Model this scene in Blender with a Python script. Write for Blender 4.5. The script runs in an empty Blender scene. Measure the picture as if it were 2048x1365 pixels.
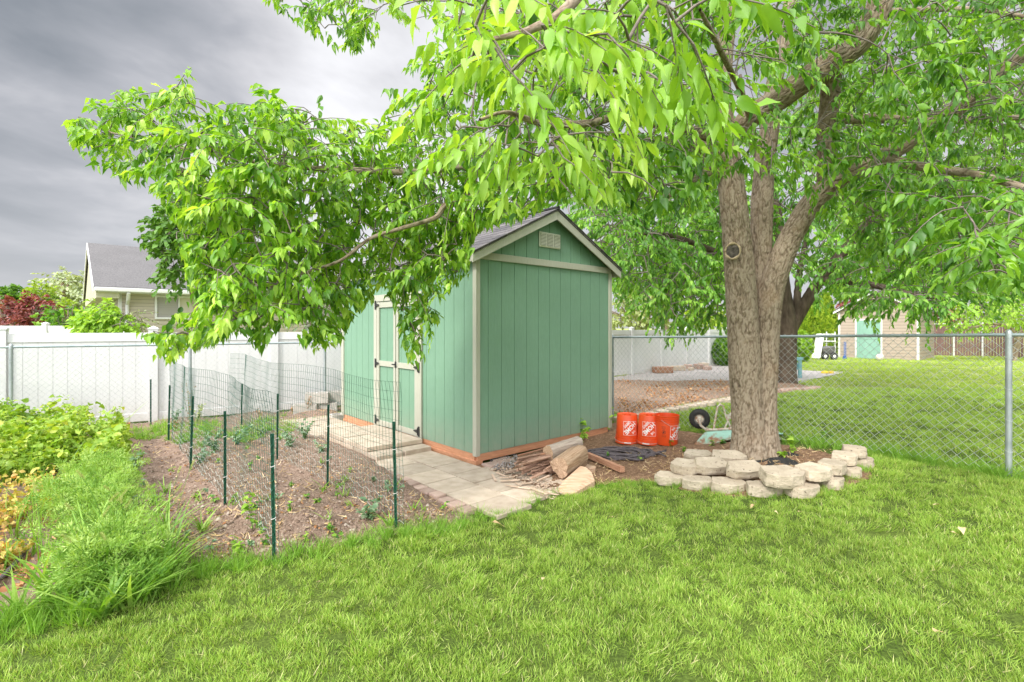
import bpy, math, random
import numpy as np
from mathutils import Vector, Matrix
from mathutils.geometry import delaunay_2d_cdt
random.seed(7)
rng = np.random.default_rng(7)
scene = bpy.context.scene
COL = scene.collection
# ------------------------------------------------------------------ camera model
F, CX, HY, H = 1009.0, 1024.0, 655.0, 1.56
def at(px, py, d):
    return Vector(((px-CX)/F*d, d, H-(py-HY)/F*d))
def sstep(t):
    t = np.clip(t, 0, 1)
    return t*t*(3-2*t)
TREE = (2.57, 5.35)
def gz(x, y):
    g = 0.2*sstep((np.asarray(x, float)-0.9)/3.0)*(1-sstep((np.asarray(y, float)-8.5)/7.0))
    m = 0.09*sstep(1-np.hypot(np.asarray(x, float)-TREE[0], np.asarray(y, float)-TREE[1]-.05)/1.0)
    return g+m
def gnd(px, py, dz=0.0):
    z = 0.0
    for i in range(12):
        d = (H-z-dz)*F/(py-HY)
        z = .5*z+.5*float(gz((px-CX)/F*d, d))
    return Vector(((px-CX)/F*d, d, z))
def g3(x, y, dz=0.0):
    return Vector((x, y, float(gz(x, y))+dz))
cam = bpy.data.cameras.new("camera")
cam.sensor_width = 36; cam.lens = 36*F/2048; cam.shift_y = -(682.5-HY)/2048
cam.clip_end = 3000; cam.clip_start = .05
co = bpy.data.objects.new("camera", cam); COL.objects.link(co)
co.location = (0, 0, H); co.rotation_euler = (math.pi/2, 0, 0)
scene.camera = co
# ------------------------------------------------------------------ noise
def _hash(ix, iy, iz, s):
    h = (ix*374761393+iy*668265263+iz*2147483647+s*974634777) & 0xffffffff
    h = ((h ^ (h >> 13))*1274126177) & 0xffffffff
    h = ((h ^ (h >> 16))*2246822519) & 0xffffffff
    return ((h ^ (h >> 15)) & 0xffff)/65535.0
def vnoise(P, s=0):
    P = np.asarray(P, float)
    I = np.floor(P).astype(np.int64); f = P-I; f = f*f*(3-2*f)
    r = 0
    for a in (0, 1):
        wa = f[:, 0] if a else 1-f[:, 0]
        for b in (0, 1):
            wb = f[:, 1] if b else 1-f[:, 1]
            for c in (0, 1):
                wc = f[:, 2] if c else 1-f[:, 2]
                r = r+wa*wb*wc*_hash(I[:, 0]+a, I[:, 1]+b, I[:, 2]+c, s)
    return r
def fbm(P, o=4, s=0, g=.5):
    a, t, n = 1.0, 0, 0
    P = np.asarray(P, float).copy()
    for i in range(o):
        t = t+a*vnoise(P, s+i); n += a; a *= g; P = P*2.03+11.7
    return t/n
# ------------------------------------------------------------------ materials
MATS = {}
def newmat(name):
    m = bpy.data.materials.new(name); m.use_nodes = True
    m.node_tree.nodes.clear(); MATS[name] = m
    return m, m.node_tree.nodes, m.node_tree.links
def lin(c):
    return tuple(((v/255)/12.92 if v/255 <= .04045 else ((v/255+.055)/1.055)**2.4) for v in c)
def c4(c): return (c[0], c[1], c[2], 1)
class NT:
    def __init__(s, name):
        s.m, s.n, s.l = newmat(name)
        s.out = s.n.new('ShaderNodeOutputMaterial')
        s.geo = s.n.new('ShaderNodeNewGeometry')
    def node(s, t, **k):
        x = s.n.new(t)
        for a, b in k.items(): setattr(x, a, b)
        return x
    def link(s, a, b): s.l.new(a, b)
    def noise(s, scale, detail=4, rough=.55, vec=None, stretch=None, dist=0):
        n = s.node('ShaderNodeTexNoise')
        n.inputs['Scale'].default_value = scale; n.inputs['Detail'].default_value = detail
        n.inputs['Roughness'].default_value = rough; n.inputs['Distortion'].default_value = dist
        v = vec or s.geo.outputs['Position']
        if stretch:
            mp = s.node('ShaderNodeVectorMath', operation='MULTIPLY')
            s.link(v, mp.inputs[0]); mp.inputs[1].default_value = stretch; v = mp.outputs[0]
        s.link(v, n.inputs['Vector'])
        return n.outputs['Fac']
    def ramp(s, fac, stops):
        r = s.node('ShaderNodeValToRGB')
        e = r.color_ramp.elements
        while len(e) < len(stops): e.new(.5)
        for i, (p, c) in enumerate(stops):
            e[i].position = p; e[i].color = c4(c)
        s.link(fac, r.inputs['Fac'])
        return r.outputs['Color']
    def mix(s, fac, a, b, mode='MIX'):
        m = s.node('ShaderNodeMix', data_type='RGBA', blend_type=mode)
        if isinstance(fac, (int, float)): m.inputs[0].default_value = fac
        else: s.link(fac, m.inputs[0])
        for i, v in ((6, a), (7, b)):
            if isinstance(v, tuple): m.inputs[i].default_value = c4(v)
            else: s.link(v, m.inputs[i])
        return m.outputs[2]
    def math(s, op, a, b=None, clamp=False):
        m = s.node('ShaderNodeMath', operation=op, use_clamp=clamp)
        for i, v in ((0, a), (1, b)):
            if v is None: continue
            if isinstance(v, (int, float)): m.inputs[i].default_value = v
            else: s.link(v, m.inputs[i])
        return m.outputs[0]
    def bump(s, h, strength, dist=.01):
        b = s.node('ShaderNodeBump')
        b.inputs['Strength'].default_value = strength; b.inputs['Distance'].default_value = dist
        s.link(h, b.inputs['Height'])
        return b.outputs['Normal']
    def attr(s, name):
        a = s.node('ShaderNodeAttribute', attribute_name=name)
        return a.outputs['Fac']
    def rnd(s):
        return s.node('ShaderNodeObjectInfo').outputs['Random']
    def val(s, col, f, lo, hi):   # multiply colour by map(f: 0..1 -> lo..hi)
        m = s.node('ShaderNodeMapRange'); s.link(f, m.inputs[0])
        m.inputs[3].default_value = lo; m.inputs[4].default_value = hi
        v = s.node('ShaderNodeVectorMath', operation='SCALE')
        s.link(col, v.inputs[0]); s.link(m.outputs[0], v.inputs['Scale'])
        return v.outputs[0]
    def bsdf(s, col, rough=.6, metal=0, normal=None, spec=.5):
        p = s.node('ShaderNodeBsdfPrincipled')
        if isinstance(col, tuple): p.inputs['Base Color'].default_value = c4(col)
        else: s.link(col, p.inputs['Base Color'])
        if isinstance(rough, (int, float)): p.inputs['Roughness'].default_value = rough
        else: s.link(rough, p.inputs['Roughness'])
        p.inputs['Metallic'].default_value = metal
        p.inputs['Specular IOR Level'].default_value = spec
        if normal: s.link(normal, p.inputs['Normal'])
        return p
    def done(s, sh):
        s.link(sh.outputs[0], s.out.inputs['Surface']); return s.m
def simple(name, c1, c2, scale=8, rough=.6, bump=0, bscale=None, metal=0, detail=4, stretch=None, var=0, spec=.5, bdist=.01):
    t = NT(name)
    n = t.noise(scale, detail, stretch=stretch)
    col = t.ramp(n, [(.3, c1), (.7, c2)])
    if var: col = t.val(col, t.rnd(), 1-var, 1+var)
    nm = None
    if bump:
        nm = t.bump(t.noise(bscale or scale*4, 5, stretch=stretch), bump, bdist)
    return t.done(t.bsdf(col, rough, metal, nm, spec))
# leaves: two-sided translucent blade of colour ramp over the per-leaf random value
def leafmat(name, stops, trans=.4, rough=.45, clump=(1.2, .75, 1.2), tcol=1.5, spec=.4, hgt=False):
    t = NT(name)
    col = t.ramp(t.attr('rnd'), stops)
    col = t.val(col, t.noise(clump[0], 3), clump[1], clump[2])
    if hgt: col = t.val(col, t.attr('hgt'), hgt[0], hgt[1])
    p = t.bsdf(col, rough, spec=spec)
    tr = t.node('ShaderNodeBsdfTranslucent')
    tc = t.mix(1.0, col, (tcol*1.05, tcol*1.0, tcol*.35), 'MULTIPLY')
    t.link(tc, tr.inputs['Color'])
    mx = t.node('ShaderNodeMixShader'); mx.inputs[0].default_value = trans
    t.link(p.outputs[0], mx.inputs[1]); t.link(tr.outputs[0], mx.inputs[2])
    return t.done(mx)
# ------------------------------------------------------------------ object plumbing
def tag(o, label=None, cat=None, group=None, kind=None):
    if label: o['label'] = label
    if cat: o['category'] = cat
    if group: o['group'] = group
    if kind: o['kind'] = kind
    return o
def empty(name, loc, label, cat, group=None, rz=0):
    o = bpy.data.objects.new(name, None); COL.objects.link(o)
    o.location = loc; o.rotation_euler = (0, 0, rz); o.empty_display_size = .1
    return tag(o, label, cat, group)
def wloc(o):
    p = Vector((0, 0, 0))
    while o: p += o.location; o = o.parent
    return p
def finish(me, name, mat, parent, loc, world=True, smooth=False, bevel=0, bseg=2):
    """me is in world coordinates when world: shift it to its parent's or its own origin"""
    o = bpy.data.objects.new(name, me); COL.objects.link(o)
    if parent is not None:
        o.parent = parent
        if world: me.transform(Matrix.Translation(-wloc(parent)))
    else:
        o.location = loc if loc is not None else (0, 0, 0)
        if world and loc is not None: me.transform(Matrix.Translation(-Vector(loc)))
    for m in (mat if isinstance(mat, (list, tuple)) else [mat]):
        me.materials.append(m)
    if smooth is True: me.shade_smooth()
    elif smooth: 
        me.shade_smooth(); me.set_sharp_from_angle(angle=math.radians(smooth))
    if bevel:
        b = o.modifiers.new('bevel', 'BEVEL'); b.width = bevel; b.segments = bseg; b.limit_method = 'ANGLE'
        b.angle_limit = math.radians(40)
    return o
class MB:
    def __init__(s): s.v = []; s.f = []; s.mi = []; s.m = 0
    def add(s, vs, fs):
        b = len(s.v); s.v += [tuple(v) for v in vs]
        s.f += [[i+b for i in f] for f in fs]; s.mi += [s.m]*len(fs)
    def obox(s, o, a, b, c):      # corner + three edge vectors
        o, a, b, c = map(Vector, (o, a, b, c))
        vs = [o, o+a, o+a+b, o+b, o+c, o+a+c, o+a+b+c, o+b+c]
        fs = [(0, 3, 2, 1), (4, 5, 6, 7), (0, 1, 5, 4), (1, 2, 6, 5), (2, 3, 7, 6), (3, 0, 4, 7)]
        if a.cross(b).dot(c) < 0: fs = [f[::-1] for f in fs]
        s.add(vs, fs); return s
    def box(s, c, size, rz=0, M=None):
        R = M or Matrix.Rotation(rz, 3, 'Z')
        a, b, d = R@Vector((size[0], 0, 0)), R@Vector((0, size[1], 0)), R@Vector((0, 0, size[2]))
        return s.obox(Vector(c)-a/2-b/2-d/2, a, b, d)
    def bar(s, p, q, w, h, up=(0, 0, 1)):
        p, q = Vector(p), Vector(q); d = (q-p).normalized(); u = Vector(up)
        x = d.cross(u).normalized(); u = x.cross(d)
        return s.obox(p-x*w/2-u*h/2, q-p, x*w, u*h)
    def prism(s, pts, ext):
        ext = Vector(ext); pts = [Vector(p) for p in pts]; n = len(pts)
        nrm = Vector((0, 0, 0))
        for i in range(n): nrm += (pts[i]-pts[0]).cross(pts[(i+1) % n]-pts[0])
        if nrm.dot(ext) > 0: pts = pts[::-1]
        vs = pts+[p+ext for p in pts]
        fs = [list(range(n)), list(range(2*n-1, n-1, -1))]
        fs += [[(i+1) % n, i, i+n, (i+1) % n+n] for i in range(n)]
        s.add(vs, fs); return s
    def tube(s, pts, r, n=8, cap=True):
        pts = [Vector(p) for p in pts]; k = len(pts)
        if not isinstance(r, (list, tuple)): r = [r]*k
        vs = []; d0 = (pts[1]-pts[0]).normalized()
        x = d0.orthogonal().normalized()
        for i in range(k):
            d = (pts[min(i+1, k-1)]-pts[max(i-1, 0)]).normalized()
            x = (x-d*x.dot(d)); x = x.normalized() if x.length > 1e-6 else d.orthogonal().normalized()
            y = d.cross(x)
            for j in range(n):
                a = 2*math.pi*j/n
                vs.append(pts[i]+(x*math.cos(a)+y*math.sin(a))*r[i])
        fs = [(i*n+j, i*n+(j+1) % n, (i+1)*n+(j+1) % n, (i+1)*n+j) for i in range(k-1) for j in range(n)]
        if cap: fs += [list(range(n))[::-1], [(k-1)*n+j for j in range(n)]]
        s.add(vs, fs); return s
    def lathe(s, prof, n=24, M=None, cap=False):
        M = M or Matrix.Identity(4); vs = []
        for (r, z) in prof:
            for j in range(n):
                a = 2*math.pi*j/n; vs.append(M@Vector((r*math.cos(a), r*math.sin(a), z)))
        k = len(prof)
        fs = [(i*n+j, i*n+(j+1) % n, (i+1)*n+(j+1) % n, (i+1)*n+j) for i in range(k-1) for j in range(n)]
        if cap: fs += [list(range(n))[::-1], [(k-1)*n+j for j in range(n)]]
        s.add(vs, fs); return s
    def build(s, name, mat, parent=None, loc=None, world=True, **k):
        me = bpy.data.meshes.new(name); me.from_pydata(s.v, [], s.f)
        if max(s.mi or [0]) > 0: me.polygons.foreach_set('material_index', s.mi)
        me.update()
        return finish(me, name, mat, parent, loc, world, **k)
def mesh_np(name, V, quads=None, tris=None, attrs=None):
    me = bpy.data.meshes.new(name)
    nq = 0 if quads is None else len(quads); nt = 0 if tris is None else len(tris)
    me.vertices.add(len(V)); me.vertices.foreach_set('co', np.asarray(V, np.float32).ravel())
    idx = []
    if nq: idx.append(np.asarray(quads, np.int32).ravel())
    if nt: idx.append(np.asarray(tris, np.int32).ravel())
    idx = np.concatenate(idx)
    me.loops.add(len(idx)); me.loops.foreach_set('vertex_index', idx)
    me.polygons.add(nq+nt)
    st = np.concatenate([np.arange(nq)*4, nq*4+np.arange(nt)*3]).astype(np.int32)
    me.polygons.foreach_set('loop_start', st)
    me.update(calc_edges=True); me.validate()
    for k, a in (attrs or {}).items():
        at_ = me.attributes.new(k, 'FLOAT', 'POINT'); at_.data.foreach_set('value', np.asarray(a, np.float32))
    return me
# templates: (V (k,3), quads, tris)
def scatter(tmpl, T, X, Z, S, rnd, extra=None):
    """copies of the template at T with local x axis X, z hint Z and scale S"""
    V, Q, Tr = tmpl[:3]
    T, X, Z = (np.asarray(a, float) for a in (T, X, Z))
    X = X/np.maximum(np.linalg.norm(X, axis=1, keepdims=True), 1e-9)
    Z = Z-(Z*X).sum(1, keepdims=True)*X
    bad = np.linalg.norm(Z, axis=1) < 1e-4
    Z[bad] = np.cross(X[bad], (0.3, .9, .2)); Z = Z/np.linalg.norm(Z, axis=1, keepdims=True)
    Y = np.cross(Z, X)
    S = np.asarray(S, float)
    if S.ndim == 1: S = np.stack([S, S, S], 1)
    W = (V[None, :, 0, None]*X[:, None]*S[:, None, 0:1]+V[None, :, 1, None]*Y[:, None]*S[:, None, 1:2]
         + V[None, :, 2, None]*Z[:, None]*S[:, None, 2:3])+T[:, None]
    N, K = len(T), len(V)
    off = (np.arange(N)*K)[:, None, None]
    q = (Q[None]+off).reshape(-1, 4) if len(Q) else np.zeros((0, 4), int)
    t = (Tr[None]+off).reshape(-1, 3) if len(Tr) else np.zeros((0, 3), int)
    at_ = {'rnd': np.repeat(rnd, K)}
    if len(tmpl) > 3: at_['hgt'] = np.tile(tmpl[3], N)
    return W.reshape(-1, 3), q, t, at_
def join_np(name, parts):
    V, Q, T, A = [], [], [], {}; b = 0
    keys = set(parts[0][3])
    for (v, q, t, a) in parts:
        V.append(v); Q.append(q+b); T.append(t+b); b += len(v)
        for k in keys: A.setdefault(k, []).append(a[k])
    return mesh_np(name, np.concatenate(V), np.concatenate(Q), np.concatenate(T), {k: np.concatenate(a) for k, a in A.items()})
def leaf_t(st=((0, 0), (.1, .17), (.28, .26), (.5, .225), (.72, .12), (.88, .045), (1, 0)), droop=.3, fold=.35, wave=0, wid=1):
    V = []; 
    for i, (t, w) in enumerate(st):
        z = -droop*t*t; w *= wid
        wv = wave*math.sin(i*2.1)
        V += [(t, -w, z+w*fold+wv*w), (t, 0, z), (t, w, z+w*fold-wv*w)]
    Q = []
    for i in range(len(st)-1):
        a = i*3
        Q += [(a, a+3, a+4, a+1), (a+1, a+4, a+5, a+2)]
    return np.array(V, float), np.array(Q), np.zeros((0, 3), int)
def blade_t(seg=3, w=.02, bend=.35):
    V, Q, Hh = [], [], []
    for i in range(seg+1):
        t = i/seg; ww = w*(1-t**1.6)+.0005
        V += [(t-.15*bend*t*t, -ww, bend*t*t), (t-.15*bend*t*t, ww, bend*t*t)]; Hh += [t, t]
    for i in range(seg): Q.append((2*i, 2*i+2, 2*i+3, 2*i+1))
    return np.array(V, float), np.array(Q), np.zeros((0, 3), int), np.array(Hh)
def inpoly(x, y, poly):
    x = np.asarray(x, float); y = np.asarray(y, float); c = np.zeros(x.shape, bool)
    n = len(poly)
    for i in range(n):
        x1, y1 = poly[i][:2]; x2, y2 = poly[(i+1) % n][:2]
        if y1 == y2: continue
        c ^= ((y1 > y) != (y2 > y)) & (x < (x2-x1)*(y-y1)/(y2-y1)+x1)
    return c
def sample_poly(poly, n):
    P = np.array([p[:2] for p in poly], float); lo, hi = P.min(0), P.max(0); out = []
    tot = 0
    while tot < n:
        q = lo+(hi-lo)*rng.random((n*3, 2)); q = q[inpoly(q[:, 0], q[:, 1], poly)]
        out.append(q); tot += len(q)
    return np.concatenate(out)[:n]
def polydist(x, y, poly):
    d = np.full(np.asarray(x).shape, 1e9); n = len(poly)
    for i in range(n):
        a = np.array(poly[i][:2], float); b = np.array(poly[(i+1) % n][:2], float); ab = b-a
        t = np.clip(((x-a[0])*ab[0]+(y-a[1])*ab[1])/max(ab@ab, 1e-9), 0, 1)
        d = np.minimum(d, np.hypot(x-a[0]-t*ab[0], y-a[1]-t*ab[1]))
    return d
# ------------------------------------------------------------------ world and light
SUN = Vector((-.38, -.62, .68)).normalized()
w = bpy.data.worlds.new("World"); scene.world = w; w.use_nodes = True
nt = w.node_tree; nt.nodes.clear()
class WT(NT):
    def __init__(s): s.n, s.l = nt.nodes, nt.links
t = WT()
tc = t.node('ShaderNodeTexCoord').outputs['Generated']
sky = t.node('ShaderNodeTexSky', sky_type='NISHITA', sun_disc=False)
sky.sun_elevation = math.asin(SUN.z); sky.sun_rotation = math.atan2(SUN.x, SUN.y)
sep = t.node('ShaderNodeSeparateXYZ'); t.link(tc, sep.inputs[0])
zz = t.math('MAXIMUM', sep.outputs[2], 0.0)
inv = t.math('DIVIDE', 1.0, t.math('ADD', zz, .16))
pv = t.node('ShaderNodeVectorMath', operation='SCALE'); t.link(tc, pv.inputs[0]); t.link(inv, pv.inputs['Scale'])
pm = t.node('ShaderNodeVectorMath', operation='MULTIPLY'); t.link(pv.outputs[0], pm.inputs[0]); pm.inputs[1].default_value = (1, .8, 0)
pa = t.node('ShaderNodeVectorMath', operation='ADD'); t.link(pm.outputs[0], pa.inputs[0]); pa.inputs[1].default_value = (3.7, 8.2, 0)
n1 = t.noise(.9, 5, .55, vec=pa.outputs[0], dist=.25)
n2 = t.noise(1.9, 6, .55, vec=pa.outputs[0], dist=.3)
nn = t.math('ADD', t.math('MULTIPLY', n1, .6), t.math('MULTIPLY', n2, .4))
def ddot(v):
    d = t.node('ShaderNodeVectorMath', operation='DOT_PRODUCT'); t.link(tc, d.inputs[0])
    d.inputs[1].default_value = tuple(Vector(v).normalized()); return d.outputs['Value']
# heavy dark bank of cloud towards the upper left
dk = t.node('ShaderNodeMapRange', interpolation_type='SMOOTHSTEP'); t.link(ddot((-1.25, 1, .62)), dk.inputs[0])
dk.inputs[1].default_value = .87; dk.inputs[2].default_value = 1.0; dk.inputs[3].default_value = 0; dk.inputs[4].default_value = .22
lt = t.node('ShaderNodeMapRange', interpolation_type='SMOOTHSTEP'); t.link(ddot((-.42, 1, .42)), lt.inputs[0])
lt.inputs[1].default_value = .88; lt.inputs[2].default_value = 1.0; lt.inputs[3].default_value = 0; lt.inputs[4].default_value = .13
nn = t.math('SUBTRACT', nn, dk.outputs[0]); nn = t.math('ADD', nn, lt.outputs[0])
cl = t.ramp(nn, [(.14, lin((98, 106, 115))), (.30, lin((132, 137, 144))), (.42, lin((164, 166, 172))), (.50, lin((194, 194, 198))), (.62, lin((228, 228, 231)))])
hz = t.node('ShaderNodeMapRange', interpolation_type='SMOOTHSTEP'); t.link(zz, hz.inputs[0])
hz.inputs[1].default_value = .0; hz.inputs[2].default_value = .36; hz.inputs[3].default_value = .75; hz.inputs[4].default_value = 0
cl = t.mix(hz.outputs[0], cl, lin((188, 189, 193)))
# cloud deck boosted overhead and behind the photographer, out of view, to light everything
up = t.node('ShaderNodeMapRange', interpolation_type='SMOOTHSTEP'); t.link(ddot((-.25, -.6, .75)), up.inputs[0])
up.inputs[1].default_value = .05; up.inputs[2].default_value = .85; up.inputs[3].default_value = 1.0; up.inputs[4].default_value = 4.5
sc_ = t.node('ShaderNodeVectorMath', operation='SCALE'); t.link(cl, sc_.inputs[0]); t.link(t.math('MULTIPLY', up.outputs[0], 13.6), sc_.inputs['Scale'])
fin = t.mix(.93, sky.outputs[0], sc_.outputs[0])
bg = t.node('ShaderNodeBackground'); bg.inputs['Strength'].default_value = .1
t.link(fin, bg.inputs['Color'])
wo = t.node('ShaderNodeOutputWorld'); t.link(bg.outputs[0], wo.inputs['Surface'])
sl = bpy.data.lights.new('sun', 'SUN'); sl.energy = 3.7; sl.angle = math.radians(10); sl.color = (1, .96, .9)
so = bpy.data.objects.new('sun', sl); COL.objects.link(so); so.location = SUN*30
so.rotation_euler = SUN.to_track_quat('Z', 'Y').to_euler()
scene.view_settings.view_transform = 'Standard'; scene.view_settings.look = 'None'
scene.view_settings.exposure = 0; scene.view_settings.gamma = 1
scene.cycles.max_bounces = 8; scene.cycles.transparent_max_bounces = 4
scene.cycles.use_denoising = True
# ------------------------------------------------------------------ ground
G1, G2 = (.085, .17, .025), (.15, .26, .045)
t = NT('lawn_ground')
col = t.ramp(t.noise(1.3, 5), [(.3, (.07, .12, .02)), (.7, (.13, .19, .035))])
fine = t.ramp(t.noise(60, 4), [(.3, (.35, .35, .3)), (.7, (1.25, 1.2, 1.1))])
col = t.mix(1, col, fine, 'MULTIPLY')
# pale dry lawn in the far yard
sp = t.node('ShaderNodeSeparateXYZ'); t.link(t.geo.outputs['Position'], sp.inputs[0])
far = t.node('ShaderNodeMapRange', interpolation_type='SMOOTHSTEP'); t.link(sp.outputs[1], far.inputs[0])
far.inputs[1].default_value = 9; far.inputs[2].default_value = 14
pale = t.math('MULTIPLY', far.outputs[0], t.math('MULTIPLY', t.noise(.55, 4, stretch=(.5, 1, 1)), 1.25, True), True)
pl = t.ramp(t.noise(3, 4), [(.35, (.36, .46, .11)), (.65, (.54, .56, .22))])
col = t.mix(pale, col, pl)
t.done(t.bsdf(col, .9, normal=t.bump(t.noise(70, 4), .6, .03), spec=.2))
xs = sorted(set(list(np.arange(-12, 20.01, .3))+[-400, -150, -60, -30, -20, -15, 25, 35, 60, 150, 400]))
ys = sorted(set(list(np.arange(-3, 30.01, .3))+[-60, -20, -8, 36, 50, 80, 150, 300, 600]))
GX, GY = np.meshgrid(xs, ys); V = np.stack([GX.ravel(), GY.ravel(), gz(GX, GY).ravel()], 1)
nx, ny = len(xs), len(ys)
I = np.arange((nx)*(ny)).reshape(ny, nx)
Q = np.stack([I[:-1, :-1].ravel(), I[:-1, 1:].ravel(), I[1:, 1:].ravel(), I[1:, :-1].ravel()], 1)
me = mesh_np('ground', V, Q)
g = finish(me, 'ground', MATS['lawn_ground'], None, None, smooth=True); tag(g, kind='structure')

def extra(X, Y, P, amp, ascale, edge, hill):
    d = polydist(X, Y, P); wgt = sstep(d/edge); Pn = np.stack([X, Y, np.zeros_like(X)], 1); z = 0
    if amp: z = z+wgt*amp*(fbm(Pn*ascale, 4, 3)*1.4-.1+.45*np.maximum(0, fbm(Pn*ascale*4, 3, 9)-.45)*2)
    if hill: z = z+wgt*hill(X, Y)
    return z
BEDS = []
def soilz(X, Y):
    """height of the visible ground, beds included"""
    X = np.atleast_1d(np.asarray(X, float)); Y = np.atleast_1d(np.asarray(Y, float)); z = gz(X, Y).copy()
    for (P, a) in BEDS:
        k = inpoly(X, Y, P)
        if k.any(): z[k] += extra(X[k], Y[k], P, *a)+.004
    return z
def patch(name, poly, step, mat, dz=.004, amp=.0, ascale=8, edge=.15, hill=None, sc=1.0):
    P = [tuple(p[:2]) for p in poly]
    lo = np.min(P, 0); hi = np.max(P, 0)
    gx, gy = np.meshgrid(np.arange(lo[0], hi[0], step), np.arange(lo[1], hi[1], step))
    gx = gx.ravel()+rng.uniform(-.3, .3, gx.size)*step; gy = gy.ravel()+rng.uniform(-.3, .3, gy.size)*step
    k = inpoly(gx, gy, P) & (polydist(gx, gy, P) > step*.6); gx, gy = gx[k], gy[k]
    B = []
    for i in range(len(P)):
        a, b = np.array(P[i]), np.array(P[(i+1) % len(P)]); m = max(1, int(np.hypot(*(b-a))/max(step, .1)))
        for j in range(m): B.append(a+(b-a)*j/m)
    nb = len(B)
    pts = [Vector(p) for p in B]+[Vector((x, y)) for x, y in zip(gx, gy)]
    v, e, f, *_ = delaunay_2d_cdt(pts, [], [list(range(nb))], 1, 1e-6)
    X = np.array([p.x for p in v]); Y = np.array([p.y for p in v])
    d = polydist(X, Y, P); wgt = sstep(d/edge)
    Pn = np.stack([X, Y, np.zeros_like(X)], 1)
    z = gz(X, Y)+dz
    z = z+extra(X, Y, P, amp, ascale, edge, hill); BEDS.append((P, (amp, ascale, edge, hill)))
    me = mesh_np(name, np.stack([X, Y, z], 1), None, np.array([list(q) for q in f]))
    bmn = me.polygons[0].normal.z
    if bmn < 0: me.flip_normals()
    o = finish(me, name, mat, None, None, smooth=True); tag(o, kind='structure')
    return o
def soilmat(name, c1, c2, c3, s=18, peb=.5):
    t = NT(name)
    col = t.ramp(t.noise(s, 6, .65), [(.3, c1), (.55, c2), (.75, c3)])
    col = t.val(col, t.noise(1.1, 3), .8, 1.2)
    vo = t.node('ShaderNodeTexVoronoi'); vo.inputs['Scale'].default_value = 55; t.link(t.geo.outputs['Position'], vo.inputs['Vector'])
    pb = t.math('LESS_THAN', vo.outputs['Distance'], .16)
    sel = t.math('GREATER_THAN', t.noise(23, 2), 1-peb)
    col = t.mix(t.math('MULTIPLY', pb, sel), col, tuple(min(1, x*1.7+.06) for x in c3))
    h = t.math('ADD', t.noise(40, 6, .7), t.math('MULTIPLY', t.noise(150, 3), .3))
    return t.done(t.bsdf(col, .95, normal=t.bump(h, .9, .02), spec=.15))
soilmat('garden_soil', (.20, .135, .10), (.29, .205, .155), (.38, .285, .225))
soilmat('bark_mulch', (.12, .07, .042), (.25, .15, .092), (.42, .29, .19), 26, .55)
soilmat('dry_dirt', (.22, .14, .095), (.33, .22, .16), (.46, .34, .26), 16, .6)
soilmat('grey_gravel', (.30, .27, .25), (.42, .38, .36), (.56, .53, .51), 40, .7)
LAWN_EDGE = [(-420, 1300), (-60, 1268), (60, 1250), (150, 1215), (250, 1180), (330, 1158), (420, 1140), (480, 1128), (560, 1118), (640, 1100), (700, 1090), (760, 1080), (800, 1068), (880, 1058), (960, 1042)]
bed_poly = [tuple(gnd(px, py)[:2]) for px, py in LAWN_EDGE]+[tuple(gnd(px, py)[:2]) for px, py in [(905, 1022), (821, 957), (740, 905), (600, 853)]]+[(-3.75, 8.3), (-2.9, 8.7), (-3.3, 9.85), (-5.5, 8.5), (-7.6, 7.2), (-9, 6.4)]
def beds(X, Y):  # soft ridges along the rows of the vegetable bed
    a = (X+1.6)*.76+(Y-3.4)*.65
    return .035*np.sin(a*6.3)+.02
patch('garden_bed', bed_poly, .035, MATS['garden_soil'], .004, .055, 5, .25, beds)
side_px = [(940, 935), (1000, 960), (1085, 992), (1180, 974), (1250, 962), (1320, 966)]
side_poly = [tuple(gnd(*p)[:2]) for p in side_px]+[(1.62, 4.72), (2.0, 4.45), (2.7, 4.32), (3.3, 4.62), (3.62, 5.15), (3.2, 5.75), (2.75, 6.55), (2.35, 7.15), (1.66, 8.1), (1.2, 7.6), (.4, 6.5)]
patch('mulch_bed', side_poly, .04, MATS['bark_mulch'], .004, .035, 7, .12)
bp = [(1.9, 8.55)]+[tuple(gnd(*p)[:2]) for p in [(1262, 833), (1300, 826), (1350, 817), (1400, 808), (1465, 797), (1540, 790), (1632, 779), (1600, 768), (1500, 764), (1300, 762), (1210, 760), (1100, 790)]]
patch('bare_dirt_bed', bp, .12, MATS['dry_dirt'], .006, .05, 3, .3)
gp = [tuple(gnd(*p)[:2]) for p in [(1210, 762), (1300, 763), (1470, 765), (1600, 768), (1640, 752), (1600, 738), (1440, 727), (1330, 738), (1215, 757)]]
patch('gravel_strip', gp, .4, MATS['grey_gravel'], .010, 0)
pp = [tuple(gnd(*p)[:2]) for p in [(1520, 766), (1585, 764), (1640, 757), (1696, 745), (1600, 742), (1520, 742)]]
patch('patio', pp, .5, simple('patio_concrete', (.42, .38, .36), (.55, .50, .48), 6, .85, .2, 60), .016, 0)
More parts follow.
